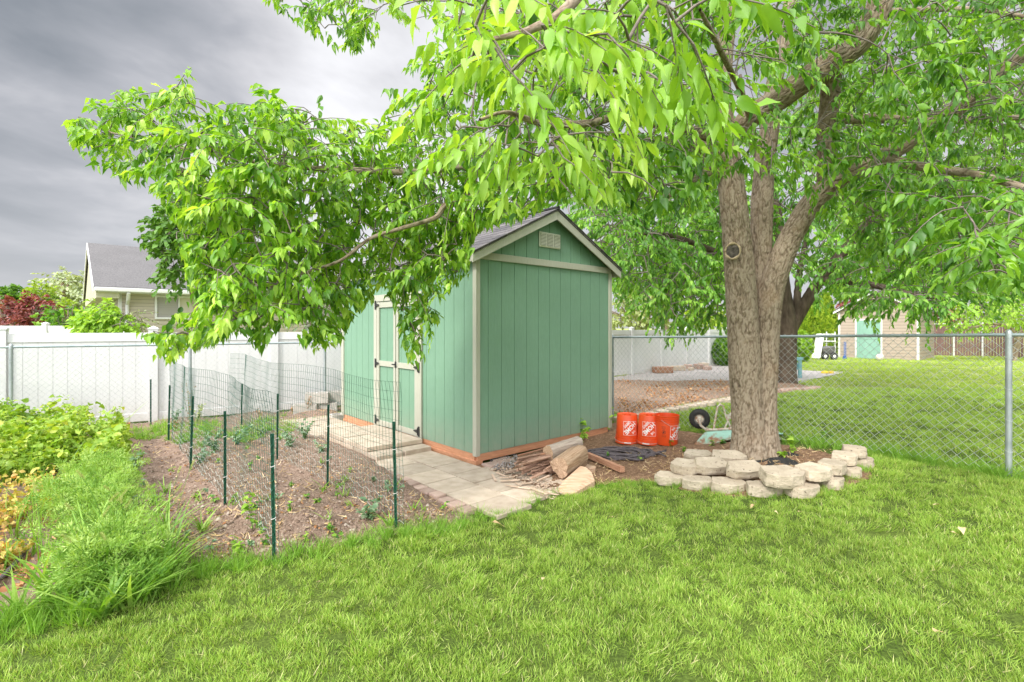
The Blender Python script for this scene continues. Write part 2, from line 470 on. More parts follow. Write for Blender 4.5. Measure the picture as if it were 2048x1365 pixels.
# ------------------------------------------------------------------ materials of built things
def painted(name, c, c2, grain=(12, 12, 1.2), bs=.35):
    t = NT(name)
    n = t.noise(9, 5, .6, stretch=grain)
    col = t.ramp(n, [(.3, c), (.7, c2)])
    col = t.val(col, t.noise(1.4, 4), .9, 1.08)
    sp = t.node('ShaderNodeSeparateXYZ'); t.link(t.geo.outputs['Position'], sp.inputs[0])
    mr = t.node('ShaderNodeMapRange'); t.link(sp.outputs[2], mr.inputs[0]); mr.inputs[1].default_value = .1; mr.inputs[2].default_value = .5
    mr.inputs[3].default_value = .55; mr.inputs[4].default_value = 0
    col = t.mix(t.math('MULTIPLY', mr.outputs[0], t.noise(12, 4)), col, (.42, .36, .29))
    ch = t.math('GREATER_THAN', t.noise(17, 5, .7), .755)
    col = t.mix(ch, col, (.6, .6, .55))
    h = t.noise(26, 6, .7, stretch=(1, 1, .13))
    return t.done(t.bsdf(col, .55, normal=t.bump(h, bs, .006), spec=.35))
painted('green_siding', (.172, .312, .21), (.198, .345, .24), bs=.6)
painted('shed_trim', (.42, .425, .34), (.475, .475, .39), bs=.35)
simple('green_base', (.52, .23, .12), (.68, .34, .19), 5, .7, .3, 40, stretch=(1.5, 1.5, 12), detail=6)
simple('black_iron', (.012, .012, .014), (.03, .03, .03), 30, .45, .2)
simple('vent_plastic', (.70, .70, .60), (.74, .74, .65), 5, .5)
t = NT('shingles')
br = t.node('ShaderNodeTexBrick'); br.inputs['Scale'].default_value = 1; br.inputs['Mortar Size'].default_value = .004
br.inputs['Brick Width'].default_value = .33; br.inputs['Row Height'].default_value = .14
br.inputs['Color1'].default_value = (.10, .095, .10, 1); br.inputs['Color2'].default_value = (.19, .175, .175, 1); br.inputs['Mortar'].default_value = (.03, .03, .03, 1)
uvn = t.node('ShaderNodeAttribute', attribute_name='ruv'); t.link(uvn.outputs['Vector'], br.inputs['Vector'])
col = t.mix(1, br.outputs['Color'], t.ramp(t.noise(60, 3), [(.3, (.75, .75, .75)), (.7, (1.3, 1.3, 1.3))]), 'MULTIPLY')
t.done(t.bsdf(col, .9, normal=t.bump(br.outputs['Fac'], .4, -.01), spec=.2))
t = NT('vinyl_white')
col = t.ramp(t.noise(1.7, 4), [(.3, (.66, .66, .655)), (.7, (.70, .70, .695))])
sp = t.node('ShaderNodeSeparateXYZ'); t.link(t.geo.outputs['Position'], sp.inputs[0])
mr = t.node('ShaderNodeMapRange'); t.link(sp.outputs[2], mr.inputs[0]); mr.inputs[1].default_value = 0; mr.inputs[2].default_value = .4
mr.inputs[3].default_value = .45; mr.inputs[4].default_value = 0
col = t.mix(t.math('MULTIPLY', mr.outputs[0], t.noise(5, 4)), col, (.5, .45, .38))
t.done(t.bsdf(col, .4, spec=.4))
simple('galvanised', (.30, .34, .34), (.44, .48, .48), 9, .5, .15, 60, metal=.5)
simple('galvanised_rail', (.25, .31, .32), (.36, .42, .42), 7, .5, .15, 60, metal=.4)
simple('chain_wire', (.46, .49, .48), (.60, .63, .62), 30, .5, metal=.25)
simple('green_post', (.012, .075, .045), (.02, .12, .07), 30, .5)
simple('green_wire', (.02, .10, .075), (.04, .16, .11), 20, .5)
simple('pale_wire', (.42, .48, .44), (.60, .64, .60), 20, .5)
simple('paver_concrete', (.40, .32, .24), (.55, .455, .36), 9, .92, .35, 70, var=.13, detail=6)
simple('paver_red', (.36, .25, .20), (.48, .35, .29), 12, .92, .35, 70, var=.15, detail=6)
simple('block_concrete', (.40, .37, .33), (.55, .51, .46), 10, .92, .4, 60, var=.08, detail=6)
t = NT('ring_stone')
col = t.ramp(t.noise(7, 6, .65), [(.3, (.40, .33, .245)), (.7, (.58, .495, .38))])
col = t.mix(t.math('GREATER_THAN', t.noise(38, 3), .66), col, (.2, .16, .12))
col = t.val(col, t.rnd(), .85, 1.12)
t.done(t.bsdf(col, .95, normal=t.bump(t.noise(45, 6, .7), .75, .012), spec=.2))
# ------------------------------------------------------------------ the green shed
N0 = Vector((-.40, 5.68, 0)); VD = Vector((-.667, .745, 0)).normalized(); UD = Vector((.745, .667, 0)).normalized()
LV, LU = 3.6, 2.44; ZB, ZT = .125, 2.36
def S(u, v, z): return N0+UD*u+VD*v+Vector((0, 0, z))
shed = empty('garden_shed', N0, 'sage green panelled shed with pale trim and orange timber base beside the vegetable bed', 'shed')
def slope(u): return 3.0-abs(u-LU/2)*.50
def grooved(mb, p0, d, L, z0, ztop, out, sp=.203, first=.1, cuts=()):
    """siding with cut vertical grooves, out = outward normal"""
    ss = [(0, 0)]; s = first
    while s < L-.02:
        ss += [(s-.004, 0), (s-.003, -.007), (s+.003, -.007), (s+.004, 0)]; s += sp
    ss += [(c, 0) for c in cuts]+[(L, 0)]; ss.sort(key=lambda q: q[0])
    b = len(mb.v)
    vs = []
    for (a, o) in ss:
        p = p0+d*a+out*o
        vs += [p+Vector((0, 0, z0)), Vector((p.x, p.y, ztop(a)))]
    mb.add(vs, [(2*i, 2*i+2, 2*i+3, 2*i+1) for i in range(len(ss)-1)])
mb = MB(); grooved(mb, S(0, 0, 0), UD, LU, ZB, slope, -VD, first=.17, cuts=(LU/2,))
mb.build('siding', MATS['green_siding'], shed)
mb = MB(); grooved(mb, S(0, LV, 0), -VD, LV, ZB, lambda a: slope(0), -UD, first=.12)
mb.build('siding', MATS['green_siding'], shed)
mb = MB(); grooved(mb, S(LU, 0, 0), VD, LV, ZB, lambda a: slope(LU), UD)
mb.build('siding', MATS['green_siding'], shed)
mb = MB(); grooved(mb, S(LU, LV, 0), -UD, LU, ZB, slope, VD, cuts=(LU/2,))
mb.build('siding', MATS['green_siding'], shed)
def sbox(u0, u1, v0, v1, z0, z1, mb=None):
    mb = mb or MB()
    return mb.obox(S(u0, v0, z0), UD*(u1-u0), VD*(v1-v0), Vector((0, 0, z1-z0)))
TR = MATS['shed_trim']
for (u0, u1, v0, v1) in ((-.022, 0, -.022, .045), (LU, LU+.022, -.022, .045), (-.022, 0, LV-.06, LV+.02), (LU, LU+.022, LV-.06, LV+.02)):
    sbox(u0, u1, v0, v1, ZB-.02, 2.33).build('corner_trim', TR, shed, bevel=.003)
for (u0, u1, v0, v1) in ((.0, .038, -.02, -.001), (LU-.04, LU, -.02, -.001)):
    sbox(u0, u1, v0, v1, ZB-.02, 2.33).build('corner_trim', TR, shed, bevel=.003)
sbox(.0, LU, -.022, -.0012, 2.333, 2.415).build('gable_trim', TR, shed, bevel=.003)
# timber base: rim joists and skids
mb = MB(); sbox(.03, LU-.03, .012, .05, .035, ZB-.001, mb)
sbox(.006, .045, .012+.04, LV-.02, .02, ZB-.001, mb); sbox(LU-.045, LU-.006, .052, LV-.02, .02, ZB-.001, mb)
sbox(.03, LU-.03, LV-.05, LV-.012, .02, ZB-.001, mb)
mb.build('rim_joist', MATS['green_base'], shed, bevel=.004)
for u0 in (-.004, LU/2-.05, LU-.1):
    sbox(u0, u0+.1, .005, LV-.01, -.03, .034 if u0 > 0 else .05).build('skid', MATS['green_base'], shed, bevel=.004)
# roof
rf = {}
for sgn in (-1, 1):
    e = .13; th = .022
    def rp(k, v, dz):  # k: 0 ridge, 1 eave
        u = LU/2+sgn*k*(LU/2+e)
        return S(u, v, slope(u)+.045+dz)
    mb = MB(); v0, v1 = -.115, LV+.1
    vs = [rp(0, v0, 0), rp(1, v0, 0), rp(1, v1, 0), rp(0, v1, 0)]
    mb.prism(vs, (0, 0, th))
    me = mb.build('roof', MATS['shingles'], shed)
    a = me.data.attributes.new('ruv', 'FLOAT_VECTOR', 'POINT')
    base = wloc(shed)
    for i, vv in enumerate(me.data.vertices):
        q = vv.co+base-N0; uu = q.dot(UD); a.data[i].vector = (q.dot(VD), abs(uu-LU/2)*1.12, 0)
    rf[sgn] = me
    # shingle courses as thin overlapping strips
    mb = MB(); nco = 11
    for k in range(nco):
        k0, k1 = (k+1)/nco+.004, k/nco
        q = [rp(k0, v0-.012, th+.004), rp(k0, v1, th+.004), rp(k1, v1, th+.001), rp(k1, v0-.012, th+.001)]
        mb.prism(q, (0, 0, .006))
    o = mb.build('shingle_course', MATS['shingles'], me)
    a = o.data.attributes.new('ruv', 'FLOAT_VECTOR', 'POINT'); off = 0
    for i, vv in enumerate(o.data.vertices):
        q = vv.co+base-N0; uu = q.dot(UD); a.data[i].vector = (q.dot(VD), abs(uu-LU/2)*1.12, 0)
    # fascia boards along the rake and the eave
    for (vv0, vv1) in ((-.105, -.085), (LV+.07, LV+.09)):
        mb = MB(); a0, a1 = rp(0, vv0, 0), rp(1, vv0, 0)
        mb.prism([a0-Vector((0, 0, .003)), a1-Vector((0, 0, .003)), a1-Vector((0, 0, .10)), a0-Vector((0, 0, .115))], VD*(vv1-vv0))
        mb.build('rake_fascia', TR, shed, bevel=.003)
    mb = MB(); uu = LU/2+sgn*(LU/2+e-.03); z = slope(uu)+.04
    sbox(uu-.01, uu+.01, -.08, LV+.065, z-.09, z, mb).build('eave_fascia', TR, shed, bevel=.003)
    # soffit under the gable overhang
    mb = MB(); q = [rp(0.02, -.083, -.012), rp(.97, -.083, -.012), rp(.97, -.001, -.012), rp(.02, -.001, -.012)]
    mb.prism(q, (0, 0, .008)); mb.build('soffit', MATS['green_siding'], shed)
mb = MB(); mb.tube([S(LU/2, -.125, 3.075), S(LU/2, LV+.1, 3.075)], .03, 8); mb.build('ridge_cap', MATS['shingles'], rf[-1])
# louvred vent in the gable
vt = sbox(.985, 1.37, -.018, -.001, 2.575, 2.765).build('gable_vent', MATS['vent_plastic'], shed, bevel=.006)
simple('vent_dark', (.16, .15, .10), (.2, .19, .14), 5, .8)
mb = MB(); md = MB()
for c in range(3):
    u0 = 1.0+c*.125
    sbox(u0, u0+.11, -.0195, -.0185, 2.59, 2.75, md)
    for k in range(9): sbox(u0+.004, u0+.106, -.026, -.0195, 2.593+k*.0178, 2.602+k*.0178, mb)
md.build('louvre_slot', MATS['vent_dark'], vt); mb.build('louvre_blade', MATS['vent_plastic'], vt)
# double door in the long side
def door(v0, v1, name):
    d = MB(); s0 = S(-.004, v1, 0)
    grooved(d, s0+Vector((0, 0, 0)), -VD, v1-v0, .13, lambda a: 1.9, -UD, first=.12)
    return d.build(name, MATS['green_siding'], shed)
dl, dr = door(1.815, 2.40, 'door'), door(1.24, 1.785, 'door')
for dd, v0, v1, near in ((dl, 1.80, 2.345, 0), (dr, 1.20, 1.775, 1)):
    mb = MB()
    sbox(-.028, -.006, v0, v0+(.09 if near else .055), .13, 1.925, mb)
    sbox(-.028, -.006, v1-(.05 if near else .06), v1, .13, 1.925, mb)
    for (z0, z1) in ((.132, .21), (1.0, 1.075), (1.845, 1.923)):
        sbox(-.026, -.006, v0+(.09 if near else .055)+.001, v1-(.05 if near else .06)-.001, z0, z1, mb)
    mb.build('door_trim', TR, dd, bevel=.002)
sbox(-.032, -.006, 1.125, 1.195, .10, 2.03).build('door_frame', TR, shed, bevel=.003)
sbox(-.032, -.006, 2.35, 2.44, .10, 2.03).build('door_frame', TR, shed, bevel=.003)
sbox(-.033, -.006, 1.197, 2.348, 1.935, 2.03).build('door_frame', TR, shed, bevel=.003)
BI = MATS['black_iron']
for (vh, sg, dd) in ((1.17, 1, dr), (2.375, -1, dl)):
    for z in (.21, 1.035, 1.885):
        mb = MB()
        sbox(-.041, -.033, vh-.018, vh+.018, z-.065, z+.065, mb)
        a, b = vh+sg*.018, vh+sg*.115
        mb.prism([S(-.040, a, z-.026), S(-.040, a, z+.026), S(-.040, b, z+.008), S(-.040, b, z-.008)], -UD*.006)
        mb.tube([S(-.044, vh+sg*.02, z-.05), S(-.044, vh+sg*.02, z+.05)], .006, 6)
        mb.build('hinge', BI, dd)
mb = MB(); sbox(-.036, -.029, 1.765, 1.80, 1.0, 1.085, mb); mb.tube([S(-.05, 1.78, 1.04), S(-.065, 1.78, 1.04)], .008, 6)
mb.tube([S(-.062, 1.735, 1.045), S(-.062, 1.83, 1.045)], .009, 6)
mb.tube([S(-.03, 1.785, 1.045), S(-.06, 1.785, 1.045)], .01, 6); mb.build('handle', BI, dr)
# ------------------------------------------------------------------ pavers beside the shed (u = -w)
def slab(name, u0, u1, v0, v1, z0, z1, mat, label, cat, group, bev=.006, jit=.004):
    u0, u1 = u0+.005, u1-.005; v0, v1 = v0+.005, v1-.005
    c = S((u0+u1)/2, (v0+v1)/2, 0); c.z = float(gz(c.x, c.y))
    mb = MB(); R = Matrix.Rotation(math.atan2(UD.y, UD.x)+random.uniform(-jit, jit)*3, 3, 'Z')@Matrix.Rotation(random.uniform(-jit, jit)*2, 3, 'X')@Matrix.Rotation(random.uniform(-jit, jit)*2, 3, 'Y')
    mb.box((c.x, c.y, (z0+z1)/2+random.uniform(-.003, .003)), (u1-u0, v1-v0, z1-z0), M=R)
    return tag(mb.build(name, mat, None, loc=(c.x, c.y, z0), bevel=bev), label, cat, group)
PC, PR = MATS['paver_concrete'], MATS['paver_red']
PL = 'square grey concrete paver laid flat in the path along the shed door side'
v = -1.30; r = 0
while v < .80:
    Lr = .37
    for j, (u0, u1) in enumerate(((-.46, -.06), (-.86, -.46))):
        slab('paver', u0, u1, v-(.0 if j == 0 else .08), v+Lr-(.0 if j == 0 else .08), -.02, .032, PC, PL, 'paver', 'concrete pavers in the shed path')
    if v < -.35: slab('paver', -.05, .33, v+.02, v+Lr+.02, -.02, .032, PC, 'square grey concrete paver at the lawn end of the path near the firewood', 'paver', 'pavers at the lawn end of the path')
    v += Lr
v = 2.55
while v < 3.9:
    for (u0, u1) in ((-.46, -.06), (-.86, -.46)):
        slab('paver', u0, u1, v, v+.37, -.02, .045, PC, 'pale concrete paver at the far end of the path by the cinder blocks', 'paver', 'pavers at the far end of the path')
    v += .39
lab = {0: 'lower', 1: 'upper'}
for (u0, u1, v0, v1, z0, z1, a) in ((-.44, -.06, .82, 1.55, .03, .088, 0), (-.80, -.445, .82, 1.45, .03, .085, 0), (-.44, -.06, 1.56, 2.5, .03, .088, 0), (-.80, -.445, 1.46, 2.5, .03, .085, 0),
                                    (-.44, -.06, 1.02, 1.6, .0895, .145, 1), (-.80, -.446, 1.07, 1.75, .0895, .145, 1), (-.44, -.06, 1.61, 2.3, .0895, .145, 1), (-.80, -.446, 1.76, 2.4, .0895, .145, 1)):
    slab('step_slab', u0, u1, v0, v1, z0, z1, PC, 'grey concrete slab in the %s layer of the step below the shed doors' % lab[a], 'step slab', '%s slabs of the shed step' % lab[a], .008)
v = -1.15
while v < 3.5:
    slab('edging_brick', -1.0+random.uniform(-.01, .01), -.875, v, v+.145, -.03, .045+random.uniform(-.008, .01), PR, 'small reddish edging brick between the paver path and the soil', 'brick', 'edging bricks along the paver path', .012, .015)
    v += .15
for (u, v_, l) in ((.10, -.17, 'nearest the shed corner'), (.30, -.13, 'nearest the kindling pile')):
    slab('edging_brick', u-.1, u+.1, v_-.1, v_+.1, -.02, .045, PR, 'reddish brick beside the timber base, %s' % l, 'brick', None, .012, .02)
# ------------------------------------------------------------------ chain link fences
def zig_mesh(P, Zr, step=.042, r=.0017, over=.03, seed=0):
    """P: polyline of fence feet, Zr: rail heights at those feet"""
    P = [np.array(p[:2], float) for p in P]
    L = [0]
    for a, b in zip(P, P[1:]): L.append(L[-1]+np.hypot(*(b-a)))
    n = int(L[-1]/step); V, Q = [], []
    def pos(s, z):
        X = np.interp(s, L, [p[0] for p in P]); Y = np.interp(s, L, [p[1] for p in P])
        return X, Y, z
    base = 0
    dirs = [(b-a)/np.hypot(*(b-a)) for a, b in zip(P, P[1:])]
    for i in range(n):
        s0 = i*step
        zt = np.interp(s0, L, Zr)+over
        X0, Y0, _ = pos(s0, 0); zb = float(gz(X0, Y0))+.02
        m = int((zt-zb)/step); k = np.arange(m+1)
        z = zt-k*step
        s = s0+((k+i) % 2)*step
        bow = .004*np.sin(z*5+s0*1.7)
        d = dirs[min(len(dirs)-1, int(np.searchsorted(L, s0, side='right'))-1)]; nn = np.array([-d[1], d[0]])
        X, Y, _ = pos(s, z)
        off = (((k+i) % 2)*2-1)*.0016+bow
        X = X+nn[0]*off; Y = Y+nn[1]*off
        C = np.stack([X, Y, z], 1)
        for a in (0, 2.094, 4.189):
            pass
        ring = np.array([[d[0]*math.cos(a), d[1]*math.cos(a), 0] for a in (0.5, 2.594, 4.689)])*r
        ring += np.array([[nn[0]*math.sin(a), nn[1]*math.sin(a), 0] for a in (0.5, 2.594, 4.689)])*r
        V.append((C[:, None]+ring[None]).reshape(-1, 3))
        idx = base+np.arange(m)*3
        for j in range(3): Q.append(np.stack([idx+j, idx+(j+1) % 3, idx+3+(j+1) % 3, idx+3+j], 1))
        base += (m+1)*3
    return np.concatenate(V), np.concatenate(Q)
def chain_fence(P, Zr, label, rr=.016, pr=.024, r=.0017, rail_mat='galvanised_rail'):
    root = empty('chain_link_fence', g3(*P[0]), label, 'fence')
    V, Q = zig_mesh(P, Zr, r=r)
    finish(mesh_np('wire_mesh', V, Q), 'wire_mesh', MATS['chain_wire'], root, None)
    mb = MB(); pts = [Vector((p[0], p[1], z)) for p, z in zip(P, Zr)]
    mb.tube(pts, rr, 10); mb.build('top_rail', MATS[rail_mat], root, smooth=40)
    for p, z in zip(P, Zr):
        mb = MB(); g = float(gz(*p))
        mb.lathe([(pr, g-.05), (pr, z-.03), (pr+.003, z-.03), (pr+.003, z+.005), (pr*.95, z+.03), (pr*.5, z+.045), (.001, z+.05)], 14, Matrix.Translation((p[0], p[1], 0)))
        o = mb.build('post', MATS['galvanised'], root, smooth=40)
        mb = MB()
        for k in range(4):
            zz = g+.25+k*.28
            mb = MB(); mb.tube([Vector((p[0]+(pr+.003)*math.cos(a), p[1]+(pr+.003)*math.sin(a), zz+.012*math.sin(a*1.0))) for a in np.linspace(0, 2*math.pi, 13)], .002, 4)
            mb.build('tie_wire', MATS['chain_wire'], o)
    return root
LF = [(-10.7, 5.0), (-8.9, 6.05), (-7.05, 7.1), (-5.2, 8.15), (-3.45, 9.3), (-1.8, 10.05), (-.13, 10.74)]
chain_fence(LF, [1.28]*6+[1.33], 'long chain link fence standing in front of the white vinyl fence on the left')
RF = [(-.13, 10.74), (1.66, 8.33), (3.065, 6.43), (4.47, 4.54), (5.87, 2.65), (7.2, .8)]
chain_fence([(-.05, 10.63)]+RF[1:], [1.33, 1.395, 1.44, 1.492, 1.50, 1.50], 'chain link fence with grey green rail running behind the big tree trunk', r=.0030)
# ------------------------------------------------------------------ white vinyl fences
VW = MATS['vinyl_white']
def vinyl(P, hgt, label, pw=.127, base=0):
    root = empty('vinyl_fence', (P[0][0], P[0][1], 0), label, 'fence')
    for p in P:
        d = Vector((P[1][0]-P[0][0], P[1][1]-P[0][1], 0)).normalized(); a = math.atan2(d.y, d.x)
        mb = MB(); mb.box((p[0], p[1], hgt/2+.03), (pw, pw, hgt+.06), a)
        mb.box((p[0], p[1], hgt+.065), (pw+.02, pw+.02, .025), a)
        R = Matrix.Translation((p[0], p[1], hgt+.078))@Matrix.Rotation(a+math.pi/4, 4, 'Z')
        mb.lathe([(pw*.72, 0), (.001, .035)], 4, R); mb.build('post', VW, root, bevel=.004)
    for p, q in zip(P, P[1:]):
        p, q = Vector((p[0], p[1], 0)), Vector((q[0], q[1], 0)); d = (q-p).normalized(); n = Vector((-d.y, d.x, 0))
        L = (q-p).length; s = pw/2
        mb = MB()
        for z0, z1 in ((.04, .17), (hgt-.135, hgt)):
            mb.obox(p+d*(s+.001)-n*.028+Vector((0, 0, z0)), d*(L-2*s-.002), n*.056, Vector((0, 0, z1-z0)))
            mb.build('rail', VW, root, bevel=.004); mb = MB()
        nb = 10; wv = (L-2*s)/nb
        for k in range(nb):
            mb.obox(p+d*(s+k*wv+.004)-n*.014+Vector((0, 0, .17)), d*(wv-.008), n*.028, Vector((0, 0, hgt-.305)))
        mb.obox(p+d*s-n*.009+Vector((0, 0, .171)), d*(L-2*s), n*.018, Vector((0, 0, hgt-.307)))
        mb.build('panel', VW, root)
    return root
wa, wd = np.array((-6.04, 8.155)), np.array((.849, .528))
vinyl([tuple(wa+wd*t) for t in (-7.1, -5.27, -3.43, -1.6, .2, 2.0, 3.8)], 1.47, 'tall white vinyl privacy fence with square post caps behind the vegetable bed')
we = wa+wd*3.9; wq = np.array((.726, .688))
vinyl([tuple(we+wq*1.83*k) for k in range(1, 10)], 1.47, 'white vinyl fence receding behind the bare dirt bed right of the shed')
vinyl([(-20.5, 14.2), (-18.3, 14.25), (-16.15, 14.3), (-13.4, 14.5), (-11.2, 14.7)], 1.60, 'neighbouring white vinyl fence further back, at the foot of the red shrubs')
# ------------------------------------------------------------------ green garden stakes and their wire
simple('tie_white', (.7, .7, .68), (.75, .75, .73), 5, .5)
STK = [((301.5, 759), (301.5, 850)), ((339.5, 771), (337, 884)), ((386, 793), (381, 942)), ((450, 823), (450, 1015)), ((544, 868), (548, 1116)),
       ((484, 768), (483, 860)), ((555.6, 788), (554.4, 918)), ((657, 810), (655, 973)), ((787.7, 844), (792, 1053))]
SL = ['green metal stake at the far left end of the outer wire row', 'green metal stake second from the far end of the outer wire row', 'green metal stake in the middle of the outer wire row',
      'green metal stake standing second nearest in the outer wire row', 'nearest and tallest looking green stake at the lawn edge of the soil bed', 'green metal stake at the far end of the inner wire row',
      'green metal stake second from the far end of the inner wire row', 'green metal stake in the inner wire row beside the far paver path', 'green metal stake at the near end of the inner wire row']
feet = []
for i, ((tx, ty), (bx, by)) in enumerate(STK):
    b = gnd(bx, by, .03); b.z += .03; d = b.y; tp = at(tx, ty, d); feet.append(b)
    root = empty('garden_stake', b-Vector((0, 0, .03)), SL[i], 'stake', 'green metal stakes holding the garden wire')
    mb = MB(); b2 = b-(tp-b).normalized()*.06
    x = Vector((.8, .6, 0))*.011; y = Vector((-.6, .8, 0))*.013
    ax = tp-b2
    mb.prism([b2-x, b2-x*.6+y, b2+x*.6+y, b2+x, b2+x*.75, b2+x*.45+y*.8, b2-x*.45+y*.8, b2-x*.75], ax)
    for k in range(14):
        c = b+(tp-b)*(k/14+.05); mb.box(c-Vector((0, .004, 0)), (.006, .012, .008))
    mb.build('shaft', MATS['green_post'], root)
    mb = MB()
    for k in (.3, .72):
        c = b+(tp-b)*k
        mb = MB(); mb.tube([c+Vector((.015*math.cos(a), .015*math.sin(a), .003*a)) for a in np.linspace(0, 7, 10)], .0022, 4)
        mb.build('wire_tie', MATS['tie_white'], root)
def wire_row(P, h, label, lean0, lean1, bendstart=None):
    """welded wire: verticals each 5 cm, horizontals each 7 cm, with waves and a leaning free end"""
    root = empty('wire_fence', P[0], label, 'wire fence')
    P = [Vector(p) for p in P]; L = [0]
    for a, b in zip(P, P[1:]): L.append(L[-1]+(b-a).length)
    Ltot = L[-1]; dr = (P[-1]-P[0]).normalized(); nn = Vector((-dr.y, dr.x, 0))
    def pt(s, z):
        X = np.interp(s, L, [p.x for p in P]); Y = np.interp(s, L, [p.y for p in P])
        t_ = s/Ltot; zz = z/h
        sag = .02*math.sin(s*3.1)*zz+.008*math.sin(s*9+z*4)+.03*math.sin(s*1.7+2)*zz*zz
        le = (lean0*(1-t_)**3+lean1*t_**3)*zz*zz
        return Vector((X, Y, float(gz(X, Y))+.02+z*(1-.015*math.sin(s*2.3))))+nn*sag+dr*(le+.012*math.sin(z*11+s*5))
    mb = MB(); n = int(Ltot/.052); m = int(h/.072)
    for i in range(n+1):
        s = i*Ltot/n
        mb.tube([pt(s, h*k/8) for k in range(9)], .0015, 3, cap=False)
    mb.build('upright_wires', MATS['green_wire'], root)
    mg, mw = MB(), MB()
    for k in range(m+1):
        z = h*k/m; t_ = mg if z > h*.42 else mw
        if z > h*.42: mg.tube([pt(s, z) for s in np.linspace(0, Ltot, int(Ltot/.09))], .0014, 3, cap=False)
    for k in range(8):
        z = .04+k*.062
        mw.tube([pt(s, z+.012*math.sin(s*41+(k % 2)*3.14)) for s in np.linspace(0, Ltot, int(Ltot/.028))], .0011, 3, cap=False)
    mg.build('line_wires', MATS['green_wire'], root); mw.build('netting', MATS['pale_wire'], root)
    return root
f = feet
wire_row([f[4]+Vector((.03, .02, 0)), f[3]+Vector((.03, .03, 0)), f[2]+Vector((.03, .03, 0)), f[1]+Vector((.02, .03, 0))], 1.10, 'outer row of green garden wire sagging between the stakes nearest the carrots', .14, .05)
wire_row([f[8]+Vector((.07, -.03, 0)), f[7]+Vector((.03, .03, 0)), f[6]+Vector((.03, .03, 0)), f[5]+Vector((.03, .03, 0)), f[5]+Vector((-.45, .45, 0))], 1.12, 'inner row of green garden wire seen against the shed doors', .03, .08)
# ------------------------------------------------------------------ neighbour's house
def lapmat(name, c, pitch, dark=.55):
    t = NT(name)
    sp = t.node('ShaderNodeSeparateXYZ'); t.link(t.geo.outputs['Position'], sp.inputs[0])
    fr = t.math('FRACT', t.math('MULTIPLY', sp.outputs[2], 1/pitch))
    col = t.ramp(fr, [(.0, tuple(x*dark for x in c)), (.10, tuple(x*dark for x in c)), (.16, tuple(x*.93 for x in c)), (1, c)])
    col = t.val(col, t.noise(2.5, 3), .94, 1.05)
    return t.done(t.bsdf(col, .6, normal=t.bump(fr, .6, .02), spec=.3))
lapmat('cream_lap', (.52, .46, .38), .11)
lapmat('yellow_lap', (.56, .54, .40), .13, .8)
simple('white_trim', (.64, .64, .62), (.7, .7, .68), 4, .5)
t = NT('grey_shingle')
col = t.ramp(t.noise(28, 4, stretch=(1, 1, 2.2)), [(.3, (.10, .10, .10)), (.5, (.15, .145, .145)), (.75, (.22, .21, .21))])
t.done(t.bsdf(t.val(col, t.noise(1.2, 3), .85, 1.15), .9, normal=t.bump(t.noise(35, 4), .4, .02), spec=.2))
simple('blind', (.30, .285, .26), (.36, .34, .31), 3, .3, .1, 30, stretch=(.1, .1, 14), spec=.8)
simple('blind_light', (.50, .46, .36), (.56, .52, .42), 3, .3, .1, 30, stretch=(.1, .1, 14), spec=.8)
E0 = Vector((-12.15, 14.75, 0)); hu = Vector((.745, .667, 0)).normalized(); hv = Vector((-.667, .745, 0)).normalized()
def Hs(u, v, z): return E0+hu*u+hv*v+Vector((0, 0, z))
house = empty('house', Hs(0, 0, 0), 'cream sided house with grey shingle roof beyond the white fence on the left', 'house')
ZE, ZR, W = 2.66, 4.50, 9.0
mb = MB()
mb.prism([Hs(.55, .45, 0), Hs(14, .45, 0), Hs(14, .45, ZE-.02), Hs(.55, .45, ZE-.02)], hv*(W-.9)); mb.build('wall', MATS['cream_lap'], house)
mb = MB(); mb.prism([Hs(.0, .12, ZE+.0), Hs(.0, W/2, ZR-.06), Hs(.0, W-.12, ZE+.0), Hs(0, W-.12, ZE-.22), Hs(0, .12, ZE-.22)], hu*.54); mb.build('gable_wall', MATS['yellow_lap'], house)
for sg in (0, 1):
    a, b = (0, W/2) if sg == 0 else (W, W/2)
    mb = MB(); th = Vector((0, 0, .09))
    mb.prism([Hs(-.06, a, ZE+.02), Hs(14.3, a, ZE+.02), Hs(14.3, b, ZR), Hs(-.06, b, ZR)], th); mb.build('roof', MATS['grey_shingle'], house)
    mb = MB(); mb.prism([Hs(-.09, a, ZE+.10), Hs(-.09, b, ZR+.08), Hs(-.09, b, ZR-.10), Hs(-.09, a, ZE-.08)], hu*.028); mb.build('rake_board', MATS['white_trim'], house)
mb = MB(); mb.obox(Hs(-.05, -.09, ZE-.04), hu*14.3, hv*.085, Vector((0, 0, .12))); mb.build('gutter', MATS['white_trim'], house, bevel=.02)
mb = MB(); mb.obox(Hs(.03, .0, ZE-.06), hu*14, hv*.45, Vector((0, 0, .02))); mb.build('soffit', MATS['white_trim'], house)
mb = MB(); mb.tube([Hs(.75, -.04, ZE-.05), Hs(.75, .12, ZE-.25), Hs(.75, .40, ZE-.4), Hs(.75, .40, 0)], .05, 8); mb.build('downpipe', MATS['white_trim'], house)
mb = MB(); mb.obox(Hs(.53, .43, 0), hu*.09, hv*.09, Vector((0, 0, ZE-.03))); mb.build('corner_board', MATS['white_trim'], house)
